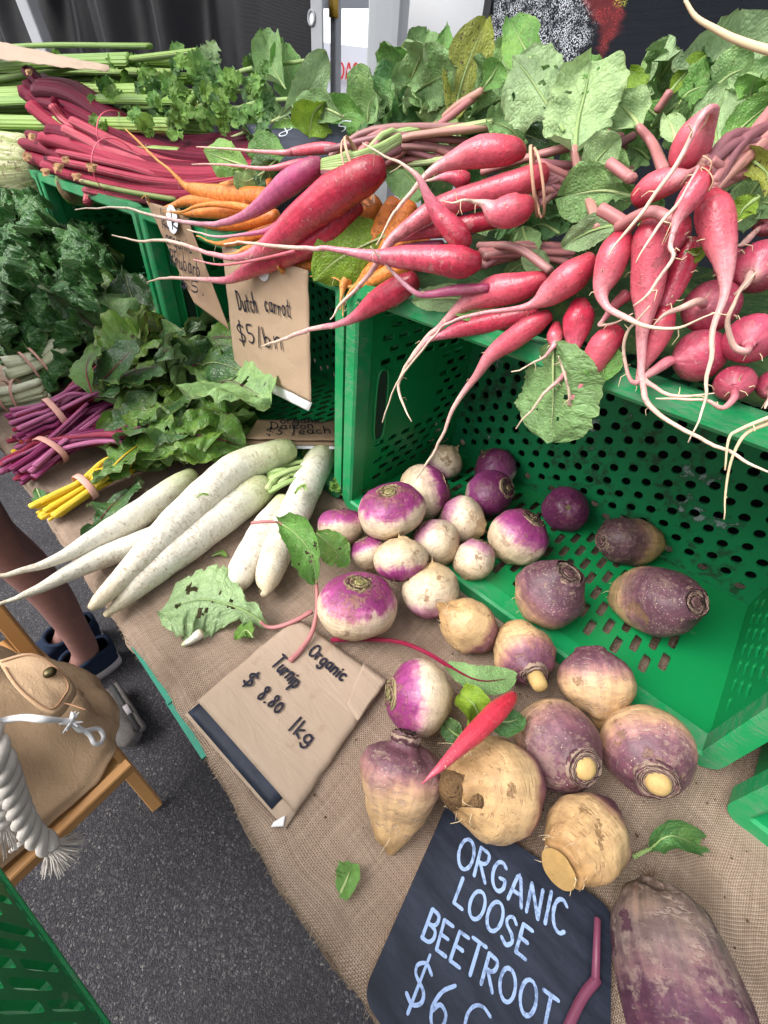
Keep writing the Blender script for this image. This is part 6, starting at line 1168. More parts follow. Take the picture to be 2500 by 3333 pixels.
def chard(name_label, seed, ends, bandp, tgt, n, mats, lm, zr, wl=(.045, .07), L_=(.14, .20), bw=.018, bh=.016, st_r=.0045, zb=.022, bandw=.011, n_st=None, group=GCh, fan=1.):
    """cut ends spread round `ends`, all pass the band, blades land on photo targets drawn from polygons"""
    rr = random.Random(seed); a, c = P(*ends), P(*bandp); d = (c - a).normalized(); s_ = d.cross(Vector((0, 0, 1))).normalized(); t = empty('chard_bunch', Vector((c.x, c.y, ZT)), name_label, 'chard', group)
    for i in range(n):
        r = math.sqrt((i + .5) / n); th = i * 2.4; ox, oz = math.cos(th) * r, math.sin(th) * r
        p0 = a + s_ * (ox * bw * 1.5 * fan) + Vector((0, 0, oz * bh * .9)) + d * rr.uniform(-.012, .012); p1 = c + s_ * (ox * bw * .92) + Vector((0, 0, oz * bh * .92)); x0, y0, x1, y1 = rr.choice(tgt); tx, ty = rr.uniform(x0, x1), rr.uniform(y0, y1); z_ = rr.uniform(*zr)
        q = P(tx, ty, z_); mt = rr.choice(mats); dd = (q - p1); D = dd.length; dd.normalize(); LL = rr.uniform(*L_); b0 = q - dd * LL * .5; mid = p1 + (b0 - p1) * .5 + Vector((0, 0, .012))
        nrm = Vector((rr.uniform(-.6, .5), rr.uniform(-.8, .1), rr.uniform(.5, 1))).normalized(); e = q + dd * LL * .5 + Vector((rr.uniform(-.02, .02), rr.uniform(-.02, .02), rr.uniform(-.03, .01)))
        e.z = max(e.z, ZT + .006); b0.z = max(b0.z, ZT + .006); q = q + nrm * .015
        st = [p0, p0.lerp(p1, .5), p1, mid]
        if D < LL * .5 + .03: st = [p0, p0.lerp(p1, .6), p1]
        leaf([b0, q, e], rr.uniform(*wl), rr.choice(lm), t, rr.choice(['oval', 'spear', 'oval']), cup=rr.uniform(-.3, .25), ruffle=.34, seed=seed * 100 + i, hint=nrm, stalk=st, stmat=mt, sr=st_r * rr.uniform(.8, 1.15), nl=26, nw=12, holes=rr.choice((0, 0, 4, 8)), roll=rr.uniform(-.35, .35), blister=.05)
    for i in range(n_st or 0):
        th = rr.uniform(0, 6.28); r = rr.uniform(.2, .95); o1 = s_ * (math.cos(th) * r * bw) + Vector((0, 0, math.sin(th) * r * bh)); m = MB(); q = [a + o1 * (1.3 * fan) + d * rr.uniform(-.012, .015), c + o1, c + (c - a) * rr.uniform(1.1, 2.2) + o1 * 1.6 + Vector((0, 0, .012))]
        m.sweep([Vector(p) for p in smooth([tuple(p) for p in q], 4)], [st_r * rr.uniform(.7, 1.1)] * 9, 8, flat=.7, ref=Vector((rr.uniform(-1, 1), 0, 1))); part('stalk', m, MAT[rr.choice(mats)], t)
    ring_band(c, d, bw + st_r, bh + st_r, bandw, t, seed=seed); return t
PU = ['st_purple', 'st_purple', 'st_crimson']
K0 = chard('beet-leaf bunch at the back, dull broad leaves below the hanging carrot sign', 71, (420, 1300, ZT + .02), (520, 1230, ZT + .03), [(330, 880, 560, 1080), (480, 980, 760, 1180), (560, 1080, 800, 1300), (260, 950, 420, 1080)], 26, ['st_mauve', 'st_purple', 'st_green'], ['beetleaf', 'chard', 'chard_red', 'beetleaf', 'radgrey'], (.83, .93), (.05, .08), (.15, .21))
K1 = chard('upper rainbow chard bunch, purple stems in a wide pink band', 72, (62, 1388, ZT + .05), (183, 1345, ZT + .055), [(390, 1130, 520, 1270), (470, 1180, 660, 1320), (390, 1040, 500, 1160)], 20, PU, ['chard', 'chard_red', 'chard', 'beetleaf'], (.84, .90), n_st=20, bw=.030, bh=.022, st_r=.0048)
K2 = chard('lower rainbow chard bunch, crimson and pink stems in a pink band', 73, (58, 1530, ZT + .028), (165, 1465, ZT + .032), [(450, 1340, 600, 1440), (500, 1310, 700, 1420), (560, 1320, 740, 1440)], 18, PU + ['st_crimson', 'st_purple'], ['chard', 'chard', 'beetleaf'], (.81, .86), n_st=22, bw=.028, bh=.019, st_r=.0048)
K3 = chard('yellow stemmed chard bunch nearest the daikon', 74, (145, 1658, ZT + .018), (278, 1585, ZT + .022), [(430, 1450, 520, 1510), (480, 1430, 620, 1500)], 9, ['st_yellow'], ['chard', 'chard'], (.80, .83), (.03, .045), (.10, .14), bw=.022, bh=.014, n_st=14, st_r=.0052)
K4 = chard('dark chard bunch underneath with red, orange and yellow cut ends', 75, (60, 1450, ZT + .018), (150, 1425, ZT + .020), [(300, 1380, 420, 1440)], 5, ['st_purple', 'st_crimson', 'st_orange', 'st_yellow'], ['chard'], (.79, .81), (.03, .04), (.10, .12), bw=.028, bh=.012, n_st=18)
for i, (mid, wd, mt, par, kw) in enumerate((
   ([P(330, 1690, ZT + .012), P(350, 1660, ZT + .03), P(440, 1570, ZT + .012)], .040, 'beetleaf', K3, dict(stmat='st_crimson')), ([P(270, 1750, ZT + .006), P(340, 1700, ZT + .012), P(420, 1600, ZT + .02)], .028, 'beetleaf', K3, dict()),
   ([P(700, 1280, ZT + .06), P(620, 1200, .90), P(540, 1150, .93)], .07, 'radgrey', K0, dict(holes=12, stmat='st_pink', jag=.2)), ([P(770, 1200, .86), P(740, 1290, .84), P(680, 1370, .81)], .07, 'chard', K0, dict(holes=10, stmat='st_pink', jag=.2)),
   ([P(300, 1280, .86), P(370, 1200, .91), P(460, 1110, .95)], .06, 'beetleaf', K1, dict(stmat='st_crimson', sr=.005, stalk=[P(180, 1345, ZT + .06), P(260, 1310, .85)])), ([P(300, 1280, .88), P(280, 1200, .91), P(310, 1130, .92)], .035, 'chard', K1, dict(stmat='st_crimson')),
   ([P(600, 1400, .84), P(540, 1420, .84), P(440, 1440, .83)], .05, 'chard', K2, dict(holes=4)), ([P(420, 1390, .84), P(500, 1420, .86), P(580, 1460, .84)], .055, 'chard', K2, dict(holes=9)), ([P(430, 1330, .85), P(510, 1330, .87), P(610, 1290, .86)], .055, 'beetleaf', K1, dict()),
   ([P(560, 1470, .81), P(640, 1440, .82), P(720, 1400, .82)], .05, 'beetleaf', K2, dict()))):
    leaf(mid, wd, mt, par, 'oval', ruffle=.22, seed=1200 + i, hint=Vector((.1, -.5, .8)).normalized(), cup=.1, **kw)
rr = random.Random(17)
for (x, y, d_, s_) in ((800, 1320, (-.2, 1), 46), (770, 1370, (-.5, .8), 40), (820, 1380, (.2, 1), 40), (1090, 1590, (.3, 1), 40), (980, 1440, (.2, 1), 46), (1000, 1480, (.4, .8), 40), (1020, 1620, (.2, .7), 36)):
    p = P(x, y, ZT + .03); celery_leaf(d2, p, RT * d_[0] + UP * d_[1], s_ / ppm(p), 'celeryleaf', int(x + y))

# ------------------------------------------------------------------ loose leaves
def loose(mid, wd, mat, label, seed, cat='leaf', hint=Vector((-.15, -.35, .9)), **kw):
    ps = [P(x, y, ZT + z) for x, y, z in mid]; t = empty('loose_leaf', Vector((ps[0].x, ps[0].y, ZT)), label, cat, 'loose leaves on the sacking')
    if kw.get('stalk'): kw['stalk'] = [P(x, y, ZT + z) for x, y, z in kw['stalk']]
    leaf(ps, wd / ppm(ps[len(ps) // 2]), mat, t, seed=seed, hint=hint.normalized(), **kw); return t
loose([(870, 2040, .012), (790, 1985, .026), (650, 1950, .024), (518, 1990, .008)], 130, 'radpale', 'large pale green torn leaf below the daikon ends', 1301, shape='radish', holes=12, jag=.16, ruffle=.12, cup=-.10, stalk=[(1015, 1990, .022), (960, 2020, .018), (905, 2040, .013)], stmat='st_pink', sr=.0032, nl=32, nw=18)
loose([(825, 2075, .012), (800, 2050, .012), (770, 2085, .006)], 34, 'celeryleaf', 'small toothed green leaf beside the large pale torn leaf', 1302, shape='oval', jag=.3, lobes=3)
t = loose([(905, 1700, .075), (960, 1735, .078), (1010, 1800, .072), (1030, 1900, .045)], 72, 'radleaf', 'folded green leaf hanging from the daikon past the biggest turnip', 1303, shape='oval', holes=5, curl=1.4, ruffle=.25, stalk=[(820, 1702, .07), (860, 1698, .075)], stmat='st_pink', sr=.0026)
m = MB(); ps = smooth([tuple(P(x, y, ZT + z)) for x, y, z in ((1030, 1890, .046), (1032, 1980, .034), (1015, 2060, .024), (975, 2120, .018), (945, 2150, .016))], 5); m.sweep([Vector(p) for p in ps], [lerp(.0022, .0036, i / (len(ps) - 1)) for i in range(len(ps))], 8); part('stalk', m, MAT['st_pink'], t)
loose([(1030, 1735, .06), (1070, 1770, .055), (1130, 1840, .03)], 52, 'radleaf', 'green leaf with small holes tucked behind the biggest turnip', 1304, shape='oval', holes=8, ruffle=.25)
loose([(1455, 2165, .055), (1560, 2215, .062), (1680, 2205, .06)], 48, 'radgrey', 'narrow green leaf on a long red stalk above the single radish', 1305, shape='strap', ruffle=.15, stalk=[(1080, 2083, .012), (1180, 2080, .014), (1300, 2090, .025), (1390, 2125, .045)], stmat='st_crimson', sr=.0030)
loose([(1560, 2330, .05), (1540, 2290, .066), (1500, 2260, .06)], 56, 'limeleaf', 'bright green leaf under the single red radish', 1306, shape='round', ruffle=.2, curl=.9)
loose([(1590, 2340, .06), (1650, 2350, .07), (1700, 2335, .07)], 46, 'raddark', 'dark green leaf right of the single red radish', 1307, shape='oval', ruffle=.25)
loose([(1500, 2400, .03), (1470, 2380, .035), (1450, 2360, .03)], 36, 'beetleaf', 'dark leaf left of the single red radish by the sideways turnip', 1308, shape='oval', ruffle=.2)
loose([(1110, 2905, .004), (1130, 2860, .012), (1145, 2815, .006)], 42, 'radleaf', 'small round green leaf alone on the sacking near the slate', 1309, shape='round', ruffle=.2, cup=.3)
loose([(2120, 2760, .006), (2180, 2720, .024), (2270, 2750, .006)], 58, 'raddark', 'crumpled dark green leaf alone on the sacking at right', 1310, shape='oval', ruffle=.4, curl=1.5, stalk=[(2062, 2790, .005), (2090, 2775, .007)], stmat='st_green', sr=.0018)
loose([(690, 1810, .004), (720, 1800, .006), (740, 1812, .004)], 9, 'celeryleaf', 'tiny leaf scrap on the sacking between daikon', 1311, shape='oval')
loose([(640, 1620, .1), (660, 1610, .102), (680, 1612, .1)], 9, 'celeryleaf', 'tiny ferny leaf scrap lying on a daikon', 1312, shape='oval', lobes=4)
loose([(330, 1650, .003), (345, 1645, .005), (362, 1652, .003)], 9, 'celeryleaf', 'tiny leaf scrap beside the yellow chard stems', 1313, shape='oval', lobes=4)
m = MB(); c_ = P(1130, 1600, ZT + .02)
loose([(1000, 1600, .07), (985, 1580, .071), (960, 1610, .07)], 10, 'celeryleaf', 'tiny ferny sprig on the pale green shouldered daikon', 1314, shape='oval', lobes=4)
loose([(1090, 1600, .014), (1150, 1590, .03), (1200, 1600, .02)], 26, 'radleaf', 'dark green leaf squeezed between the turnips and the crate post', 1315, shape='oval', ruffle=.3)
loose([(120, 1590, .006), (140, 1640, .002), (150, 1660, -.01)], 22, 'raddark', 'drooping dark leaf at the table edge under the chard stems', 1316, shape='oval', ruffle=.3)
# ------------------------------------------------------------------ signs
def slab(name, cs, th, mat, parent, nu=30, nv=30, bumpy=.0012, seed=0, wave_=0., nrm=None):
    """sheet with corners c00 c10 c11 c01, thickness th below; gently crumpled"""
    c = [Vector(p) for p in cs]; n = nrm or (c[1] - c[0]).cross(c[3] - c[0]).normalized()
    if n.dot(EYE - c[0]) < 0: n = -n
    def top_(a, b):
        p = (c[0] * (1 - a) + c[1] * a) * (1 - b) + (c[3] * (1 - a) + c[2] * a) * b
        e = min(a, 1 - a, b, 1 - b); h = bumpy * (noise.noise(p * 38 + Vector((seed, 0, 0))) + .6 * noise.noise(p * 90)) - (.0025 * max(0, .03 - e) / .03 if th > .004 else 0) + wave_ * math.sin(a * 5 + b * 2)
        ed = .0015 * noise.noise(p * 60 + Vector((9, seed, 0))) if e < .001 else 0
        return p + n * h + (c[1] - c[0]).normalized() * ed, (a, b)
    m = MB(); k1 = []; m.grid(top_, nu, nv); N_ = len(m.v)
    m2 = MB(); m2.grid(lambda a, b: (top_(a, b)[0] - n * th, (a, b)), nu, nv)
    m.v += m2.v; m.uv += m2.uv; m.f += [tuple(N_ + i for i in f[::-1]) for f in m2.f]
    W_ = nu + 1; per = [i for i in range(W_)] + [W_ * j + nu for j in range(1, nv + 1)] + [W_ * nv + i for i in range(nu - 1, -1, -1)] + [W_ * j for j in range(nv - 1, 0, -1)]
    for i in range(len(per)): a, b = per[i], per[(i + 1) % len(per)]; m.face(b, a, a + N_, b + N_)
    return part(name, m, mat, parent), n
zt = ZT + .012
A, B_, D_ = P(964, 2005, zt + .004), P(1257, 2216, zt), P(604, 2308, zt)
C_ = P(930, 2684, zt); sg = empty('price_sign', (A + C_) / 2 - Vector((0, 0, .012)), 'brown paper bag price sign reading Organic Turnip, slate showing along one edge', 'sign')
slab('paper_bag', [A, B_, lerp(B_, C_, .925), lerp(A, D_, .915)], .007, MAT['kraft_pale'], sg, bumpy=.0007, seed=1)
E1, E2 = lerp(A, D_, .92), lerp(B_, C_, .92); dn = Vector((0, 0, -.003))
slab('slate_board', [lerp(A, D_, .84) + dn + (C_ - D_) * .012, lerp(B_, C_, .84) + dn + (D_ - C_) * .10, C_ + dn + (D_ - C_) * .13, D_ + dn + (C_ - D_) * .01], .005, [MAT['slate']], sg, 16, 4, .0004, 2)
slab('bag_backing', [lerp(A, D_, .55) + dn * 2.4, lerp(B_, C_, .55) + dn * 2.4, C_ + dn * 2.4 + (C_ - B_) * .012, D_ + dn * 2.4 + (D_ - A) * .020], .0012, MAT['kraft_pale'], sg, 20, 8, .0008, 3)
slab('white_lining', [P(892, 2676, zt - .006), P(928, 2655, zt - .004), P(924, 2690, zt - .006), P(882, 2692, zt - .008)], .0006, MAT['white'], sg, 4, 4, .0004, 4)
slab('fold_flap', [lerp(A, B_, .76) + Vector((0, 0, .0016)), B_ + Vector((0, 0, .0016)), lerp(B_, C_, .34) + Vector((0, 0, .002)), lerp(lerp(A, B_, .86), lerp(D_, C_, .86), .3) + Vector((0, 0, .002))], .0008, MAT['kraft_pale'], sg, 10, 10, .0006, 5)
up_ = Vector((0, 0, 1)); dwn = lerp(D_, C_, .5) - lerp(A, B_, .5)
def wr(name, txt, a, b, hpx, wpx, par, mat, z, seed, dwn_, dz=(0, 0)): return write(name, txt, P(*a, z + dz[0]), P(*b, z + dz[1]), hpx / ppm(P(*a, z)), wpx / ppm(P(*a, z)), up_, MAT[mat], par, .0026 if mat == 'chalk' else .0012, seed, down=dwn_)
for tx, a, b, h, s, dz in (('Organic', (1003, 2128), (1113, 2218), 40, 1, (.0026, .0014)), ('Turnip', (884, 2165), (958, 2242), 46, 2, (.0029, .0021)), ('$', (790, 2222), (812, 2240), 50, 3, (.0026, .0024)), ('8.80', (838, 2270), (905, 2325), 44, 4, (.0022, .0016)), ('1kg', (942, 2376), (1002, 2428), 48, 5, (.0010, .0008))): wr('lettering', tx, a, b, h, 7.4, sg, 'marker', zt, s, dwn, dz)

zs = ZT + .008
A, B_, D_ = P(1462, 2600, zs), P(1992, 2955, zs), P(1176, 3245, zs)
W_ = (B_ - A); dn_ = (D_ - A); dn_ = (dn_ - W_.normalized() * dn_.dot(W_.normalized()) * .55)
D_ = A + (P(1176, 3245, zs) - A) * 1.0; C_ = P(1985, 3560, zs)
sl = empty('price_slate', (A + C_) / 2 - Vector((0, 0, .008)), 'black slate hand lettered Organic Loose Beetroot in pale blue', 'sign')
E1 = P(1200, 3400, zs)
m = MB(); th = .006; rc = 6
def rounded(cs, r, k=5):
    out = []; n_ = len(cs)
    for i in range(n_):
        p, a, b = cs[i], cs[i - 1], cs[(i + 1) % n_]; u, v = (a - p).normalized(), (b - p).normalized()
        for j in range(k + 1): t = j / k; out.append(p + u * (r * (1 - t) ** 2) + v * (r * t ** 2))
    return out
F_ = P(1300, 3420, zs)
pl = rounded([A, B_, C_, F_, D_], .012)
kt = [m.add(p) for p in pl]; kb = [m.add(p - Vector((0, 0, th))) for p in pl]; m.face(*kt); m.face(*kb[::-1]); n0 = len(m.f)
for i in range(len(pl)): j = (i + 1) % len(pl); m.face(kt[j], kt[i], kb[i], kb[j])
m.m = [0] * n0 + [1] * (len(m.f) - n0)
part('slate_board', m, [MAT['slate'], MAT['slateedge']], sl, False)
dwn = D_ - A
for tx, a, b, h, wd, s in (('ORGANIC', (1482, 2812), (1835, 3048), 78, 10, 1), ('LOOSE', (1476, 2938), (1708, 3122), 76, 10, 2), ('BEETROOT', (1372, 3052), (1790, 3372), 78, 10, 3), ('$6', (1312, 3262), (1440, 3368), 112, 10, 4), ('c', (1500, 3420), (1590, 3470), 190, 10, 5)): wr('lettering', tx, a, b, h, wd, sl, 'chalk', zs - .0018, s, dwn)

def hang(name, pxs, v, label, mat='kraft', th=.0012, **kw):
    cs = [V(x, y, vv) for (x, y), vv in zip(pxs, v)]; t = empty('price_sign', (cs[2] + cs[3]) / 2, label, 'sign', 'brown paper price signs')
    o, n = slab('paper_bag', cs, th, MAT[mat], t, 24, 30, kw.get('bumpy', .0009), kw.get('seed', 0), kw.get('wave', .0008)); return t, cs, n
t, cs, n = hang('sign', [(722, 795), (1000, 880), (1013, 1310), (766, 1190)], (.366, .366, .362, .362), 'brown paper price sign reading Dutch carrot, hanging on the crate front', seed=11)
lo = [cs[3] + n * -.0016, cs[2] + n * -.0016, V(1005, 1340, .361) , V(800, 1240, .361), ]
slab('white_lining', [cs[3] - n * .0020, cs[2] - n * .0020, V(1003, 1338, .363), V(792, 1232, .363)], .0006, MAT['white'], t, 14, 4, .0012, 12)
def on(cs, x, y):                                  # place on a hanging sheet
    nn = (cs[1] - cs[0]).cross(cs[3] - cs[0]).normalized(); d = ray(x, y); return EYE + d * ((cs[0] - EYE).dot(nn) / d.dot(nn))
def disc(c, n, r, mat, par, name='sticker'):
    a = n.orthogonal().normalized(); b = n.cross(a); m = MB(); k = m.add(c + n * .0026); rg = [m.add(c + a * (r * math.cos(i * .2618)) + b * (r * math.sin(i * .2618)) + n * .0026) for i in range(24)]
    for i in range(24): m.face(k, rg[i], rg[(i + 1) % 24])
    return part(name, m, MAT[mat], par)
disc(on(cs, 857, 868), n, .0175, 'sticker', t)
for tx, a, b, h, s in (('Dutch', (782, 1008), (842, 1016), 62, 1), ('carrot', (868, 1010), (950, 1034), 58, 2), ('$5/bn', (785, 1112), (922, 1134), 66, 3)):
    pa_, pb_ = on(cs, *a), on(cs, *b); write('lettering', tx, pa_, pb_, h / ppm(pa_) * .82, 5.5 / ppm(pa_), n, MAT['marker'], t, .0019, s, down=cs[3] - cs[0])
t, cs, n = hang('sign', [(476, 655), (600, 690), (748, 1075), (632, 985)], (.372, .372, .372, .35), 'creased brown paper price sign reading organic Rhubarb, hanging between two crates', 'kraft_dim', seed=14)
disc(on(cs, 565, 715), n, .020, 'sticker', t)
for tx, a, b, h, s in (('organic', (545, 790), (628, 826), 44, 1), ('Rhubarb', (560, 860), (655, 905), 52, 2), ('$5.', (592, 935), (668, 962), 36, 3)):
    pa_, pb_ = on(cs, *a), on(cs, *b); write('lettering', tx, pa_, pb_, h / ppm(pa_) * .85, 5 / ppm(pa_), n, MAT['marker'], t, .0019, s, down=cs[3] - cs[0])
a0 = pa_; write('lettering', 'kk', on(cs, 535, 742), on(cs, 590, 748), 50 / ppm(pa_), 5 / ppm(pa_), n, MAT['marker'], t, .0030, 8, down=cs[3] - cs[0])
cs = [P(838, 1368, ZT + .075), P(1096, 1370, ZT + .070), P(1098, 1432, ZT + .064), P(795, 1428, ZT + .066)]
t = empty('price_sign', P(940, 1420, ZT + .06), 'folded brown paper sign reading organic Daikon, lying on the daikon by the crate', 'sign', 'brown paper price signs')
o, n = slab('paper_bag', cs, .0012, MAT['kraft_dim'], t, 20, 8, .0022, 21, .002)
slab('under_fold', [lerp(cs[0], cs[3], .5) - n * .006, lerp(cs[1], cs[2], .5) - n * .006, cs[2] - n * .008 + (cs[2] - cs[1]) * .10, cs[3] - n * .008 + (cs[3] - cs[0]) * .10], .001, MAT['kraft_dim'], t, 14, 3, .0012, 22); slab('white_lining', [lerp(cs[0], cs[3], .6) - n * .0105, lerp(cs[1], cs[2], .6) - n * .0105, cs[2] - n * .012 + (cs[2] - cs[1]) * .2, cs[3] - n * .012 + (cs[3] - cs[0]) * .2], .001, MAT['white'], t, 14, 3, .0012, 23)
for tx, a, b, h, s in (('organic', (915, 1382), (1050, 1380), 15, 1), ('Daikon', (885, 1400), (1020, 1398), 15, 2), ('$3 /each', (868, 1420), (1075, 1414), 15, 3)):
    pa_, pb_ = on(cs, *a), on(cs, *b); write('lettering', tx, pa_, pb_, .018, 4 / ppm(pa_), n, MAT['marker'], t, .0030, s, down=cs[3] - cs[0])
cs = [V(790, 398, .50), V(1112, 396, .52), V(1180, 520, .455), V(925, 560, .44)]
t = empty('price_slate', V(960, 500, .46), 'small dark slate with white chalk scribble behind the top radishes', 'sign')
o, n = slab('slate_board', cs, .006, MAT['slate'], t, 10, 10, .0003, 31)
for tx, a, b, h, s in (('83', (905, 445), (985, 452), .020, 1), ('T 5', (990, 428), (1120, 438), .022, 2)):
    pa_, pb_ = on(cs, *a), on(cs, *b); write('lettering', tx, pa_, pb_, h, 4 / ppm(pa_), n, MAT['chalkw'], t, .0016, s, down=cs[3] - cs[0])
cs = [V(-260, 95, .60), V(0, 146, .575), V(348, 222, .55), V(345, 232, .53)]
q = [V(-300, 70, .50), V(346, 207, .47), V(347, 236, .45), V(-300, 152, .46)]
t = empty('price_sign', V(100, 200, .55), 'plain brown paper sheet lying along the top of the celery', 'sign', 'brown paper price signs'); slab('paper_bag', q, .0012, MAT['kraft_pale'], t, 40, 8, .006, 41, .004)

# ------------------------------------------------------------------ chair, bag, brush, person
def Pz(x, y, z): return P(x, y, z)
ch = empty('wooden_chair', P(250, 2650, 0), 'varnished wooden folding chair carrying the tan canvas bag', 'chair')
za = .40
S_a, S_b = P(402, 2500, za), P(0, 2880, za); ed = (S_b - S_a); S_c = S_b + ed * .15; dep = Vector((ed.y, -ed.x, 0)).normalized()
if dep.x > 0: dep = -dep
S_d = S_a + dep * .34; S_e = S_c + dep * .34
m = MB(); k = [m.add(p, (dep.dot(p - S_a), (p - S_a).dot(ed.normalized()))) for p in (S_a, S_c, S_e, S_d)]; kb = [m.add(p - Vector((0, 0, .012)), m.uv[i]) for i, p in enumerate((S_a, S_c, S_e, S_d))]
m.face(*k); m.face(*kb[::-1]); [m.face(k[(i + 1) % 4], k[i], kb[i], kb[(i + 1) % 4]) for i in range(4)]; part('seat', m, MAT['ply'], ch, False)
def bar(name, a, b, w_, h_, mat='wood', up=Vector((0, 0, 1))):
    m = MB(); m.beam(a, b, w_, h_, up); return part(name, m, MAT[mat], ch, False)
bar('seat_edge', S_a - Vector((0, 0, .008)) + ed.normalized() * -.01, S_c - Vector((0, 0, .008)), .018, .026)
bar('seat_edge', S_d - Vector((0, 0, .025)), S_e - Vector((0, 0, .025)), .018, .026)
f0 = P(510, 2622, .012); f1 = P(0, 2002, .56); dv_ = (f1 - f0); bar('leg', f0, f0 + dv_ * 1.25, .018, .024, up=Vector((0, 1, .3)))
off = dep * 0 + ed.normalized() * .46
bar('leg', f0 + off, f0 + off + dv_ * 1.25, .018, .024, up=Vector((0, 1, .3)))
g0, g1 = P(355, 2372, .18), P(235, 2262, .26); bar('leg', g0, g1 + (g1 - g0) * 1.6, .045, .018, up=Vector((0, .6, 1)))
bar('leg', g0 + off, g1 + off + (g1 - g0) * 1.6, .045, .018, up=Vector((0, .6, 1)))
h0 = S_d - Vector((0, 0, .03)); bar('leg', h0, Vector((h0.x - .05, h0.y - .02, .0)), .026, .034); h1 = S_e - Vector((0, 0, .03)); bar('leg', h1, Vector((h1.x - .02, h1.y - .05, .0)), .026, .034)
bar('back_rail', f0 + dv_ * 1.2, f0 + off + dv_ * 1.2, .02, .06)

bag = empty('canvas_bag', P(120, 2650, za), 'tan canvas drawstring bag with a rounded flap standing on the wooden chair', 'bag')
bc = S_a + ed.normalized() * .150 + dep * .078 + Vector((0, 0, .005)); L_ax = ed.normalized(); Lb = dep
rings = [(0, .0), (0.004, 1.04), (.02, 1.14), (.06, 1.12), (.11, 1.02), (.16, .88), (.20, .76), (.23, .62), (.245, .46), (.25, .28), (.246, .1)]
bm_ = MB(); NB = 72; K = smooth([(z_, r_) for z_, r_ in rings], 5)
bcx = bc + Lb * .045; RX, RY = .185, .108
RTH = RT.copy(); RTH.z = 0; RTH.normalize(); FH = FW.copy(); FH.z = 0; FH.normalize()
prev = None
for zz, r_ in K:
    rg = []
    for j in range(NB):
        th = 2 * math.pi * j / NB; c_, s_ = math.cos(th), math.sin(th); e_ = .75
        d = L_ax * (math.copysign(abs(c_) ** e_, c_) * RX) + Lb * (math.copysign(abs(s_) ** e_, s_) * RY)
        fold = .09 * math.sin(th * 5 + zz * 26 + 2 * noise.noise(Vector((c_ * 2, s_ * 2, zz * 8)))) * min(1, zz * 9) + .22 * noise.noise(Vector((c_ * 1.7, s_ * 1.7, zz * 10 + 4))) + .05 * noise.noise(Vector((c_ * 5, s_ * 5, zz * 22)))
        p = bcx + d * (r_ * (1 + fold)) + Vector((0, 0, zz * (1 - .16 * (d.normalized().dot(-Lb))) + .012 * noise.noise(Vector((c_ * 3, s_ * 3, zz * 10)))))
        p = p - RTH * (.62 * max(0, zz - .03)) + FH * (.12 * zz)
        rg.append(bm_.add(p, (j / NB, zz)))
    if prev:
        for j in range(NB): bm_.face(prev[j], prev[(j + 1) % NB], rg[(j + 1) % NB], rg[j])
    prev = rg
kc = bm_.add(bcx + Vector((0, 0, .242)) - RTH * .13 + FH * .03); [bm_.face(prev[j], prev[(j + 1) % NB], kc) for j in range(NB)]
part('sack', bm_, MAT['canvas'], bag)
zf = za + .225
fl = [P(-10, 2150, zf + .03), P(100, 2125, zf + .026), P(185, 2165, zf + .012), P(236, 2228, zf - .005), P(222, 2275, zf - .01), P(168, 2325, zf - .002), P(60, 2250, zf + .02)]
fo = smooth([tuple(p) for p in fl + [fl[0]]], 5)[:-1]; m = MB(); cen_ = sum((Vector(p) for p in fo), Vector()) / len(fo); k0 = m.add(cen_ + Vector((0, 0, .004)))
r1 = [m.add(Vector(p).lerp(cen_, .45) + Vector((0, 0, .004))) for p in fo]; r2 = [m.add(Vector(p).lerp(cen_, .05) + Vector((0, 0, .002))) for p in fo]; r3 = [m.add(Vector(p)) for p in fo]; r4 = [m.add(Vector(p) - Vector((0, 0, .012))) for p in fo]
for i in range(len(fo)):
    j = (i + 1) % len(fo); m.face(k0, r1[i], r1[j]); m.face(r1[i], r2[i], r2[j], r1[j]); m.face(r2[i], r3[i], r3[j], r2[j]); m.face(r3[i], r4[i], r4[j], r3[j])
flap = part('flap', m, MAT['canvas'], bag)
m = MB(); sp_ = [m_ for m_ in [Vector(p).lerp(cen_, .12) + Vector((0, 0, .0032)) for p in fo]]; m.sweep(sp_, [.0011] * len(sp_), 5); part('stitching', m, MAT['stitch'], flap)
c_ = P(163, 2190, zf + .018); m = MB(); m.sweep([c_, c_ + Vector((0, 0, .004))], [.0085, .0075], 16); part('stud', m, MAT['stud'], flap)
for pts in ([(150, 2290), (215, 2290), (280, 2310)], [(30, 2160), (80, 2240), (160, 2300)]):
    m = MB(); q = smooth([tuple(P(x, y, zf - .008)) for x, y in pts], 4); m.sweep([Vector(p) for p in q], [.0012] * len(q), 5); part('seam', m, MAT['stitch'], bag)
zc = za + .25
for pts in ([(-40, 2362), (60, 2340), (140, 2346), (225, 2345), (240, 2360)], [(-40, 2352), (70, 2332), (150, 2338), (228, 2350), (262, 2378), (320, 2372), (337, 2398), (326, 2420), (306, 2418), (290, 2390), (245, 2360)]):
    m = MB(); q = smooth([tuple(P(x, y, zc - .0004 * max(0, x - 150))) for x, y in pts], 5); m.sweep([Vector(p) for p in q], [.0030] * len(q), 8); part('drawcord', m, MAT['cord'], bag)
m = MB(); c_ = P(232, 2352, zc - .03)
for i in range(14):
    d = Vector((rr.uniform(-1, 1), rr.uniform(-1, 1), rr.uniform(-.2, 1))).normalized(); m.sweep([c_, c_ + d * .008, c_ + d * .014], [.0028, .002, .0008], 5)
part('knot', m, MAT['cord'], bag)
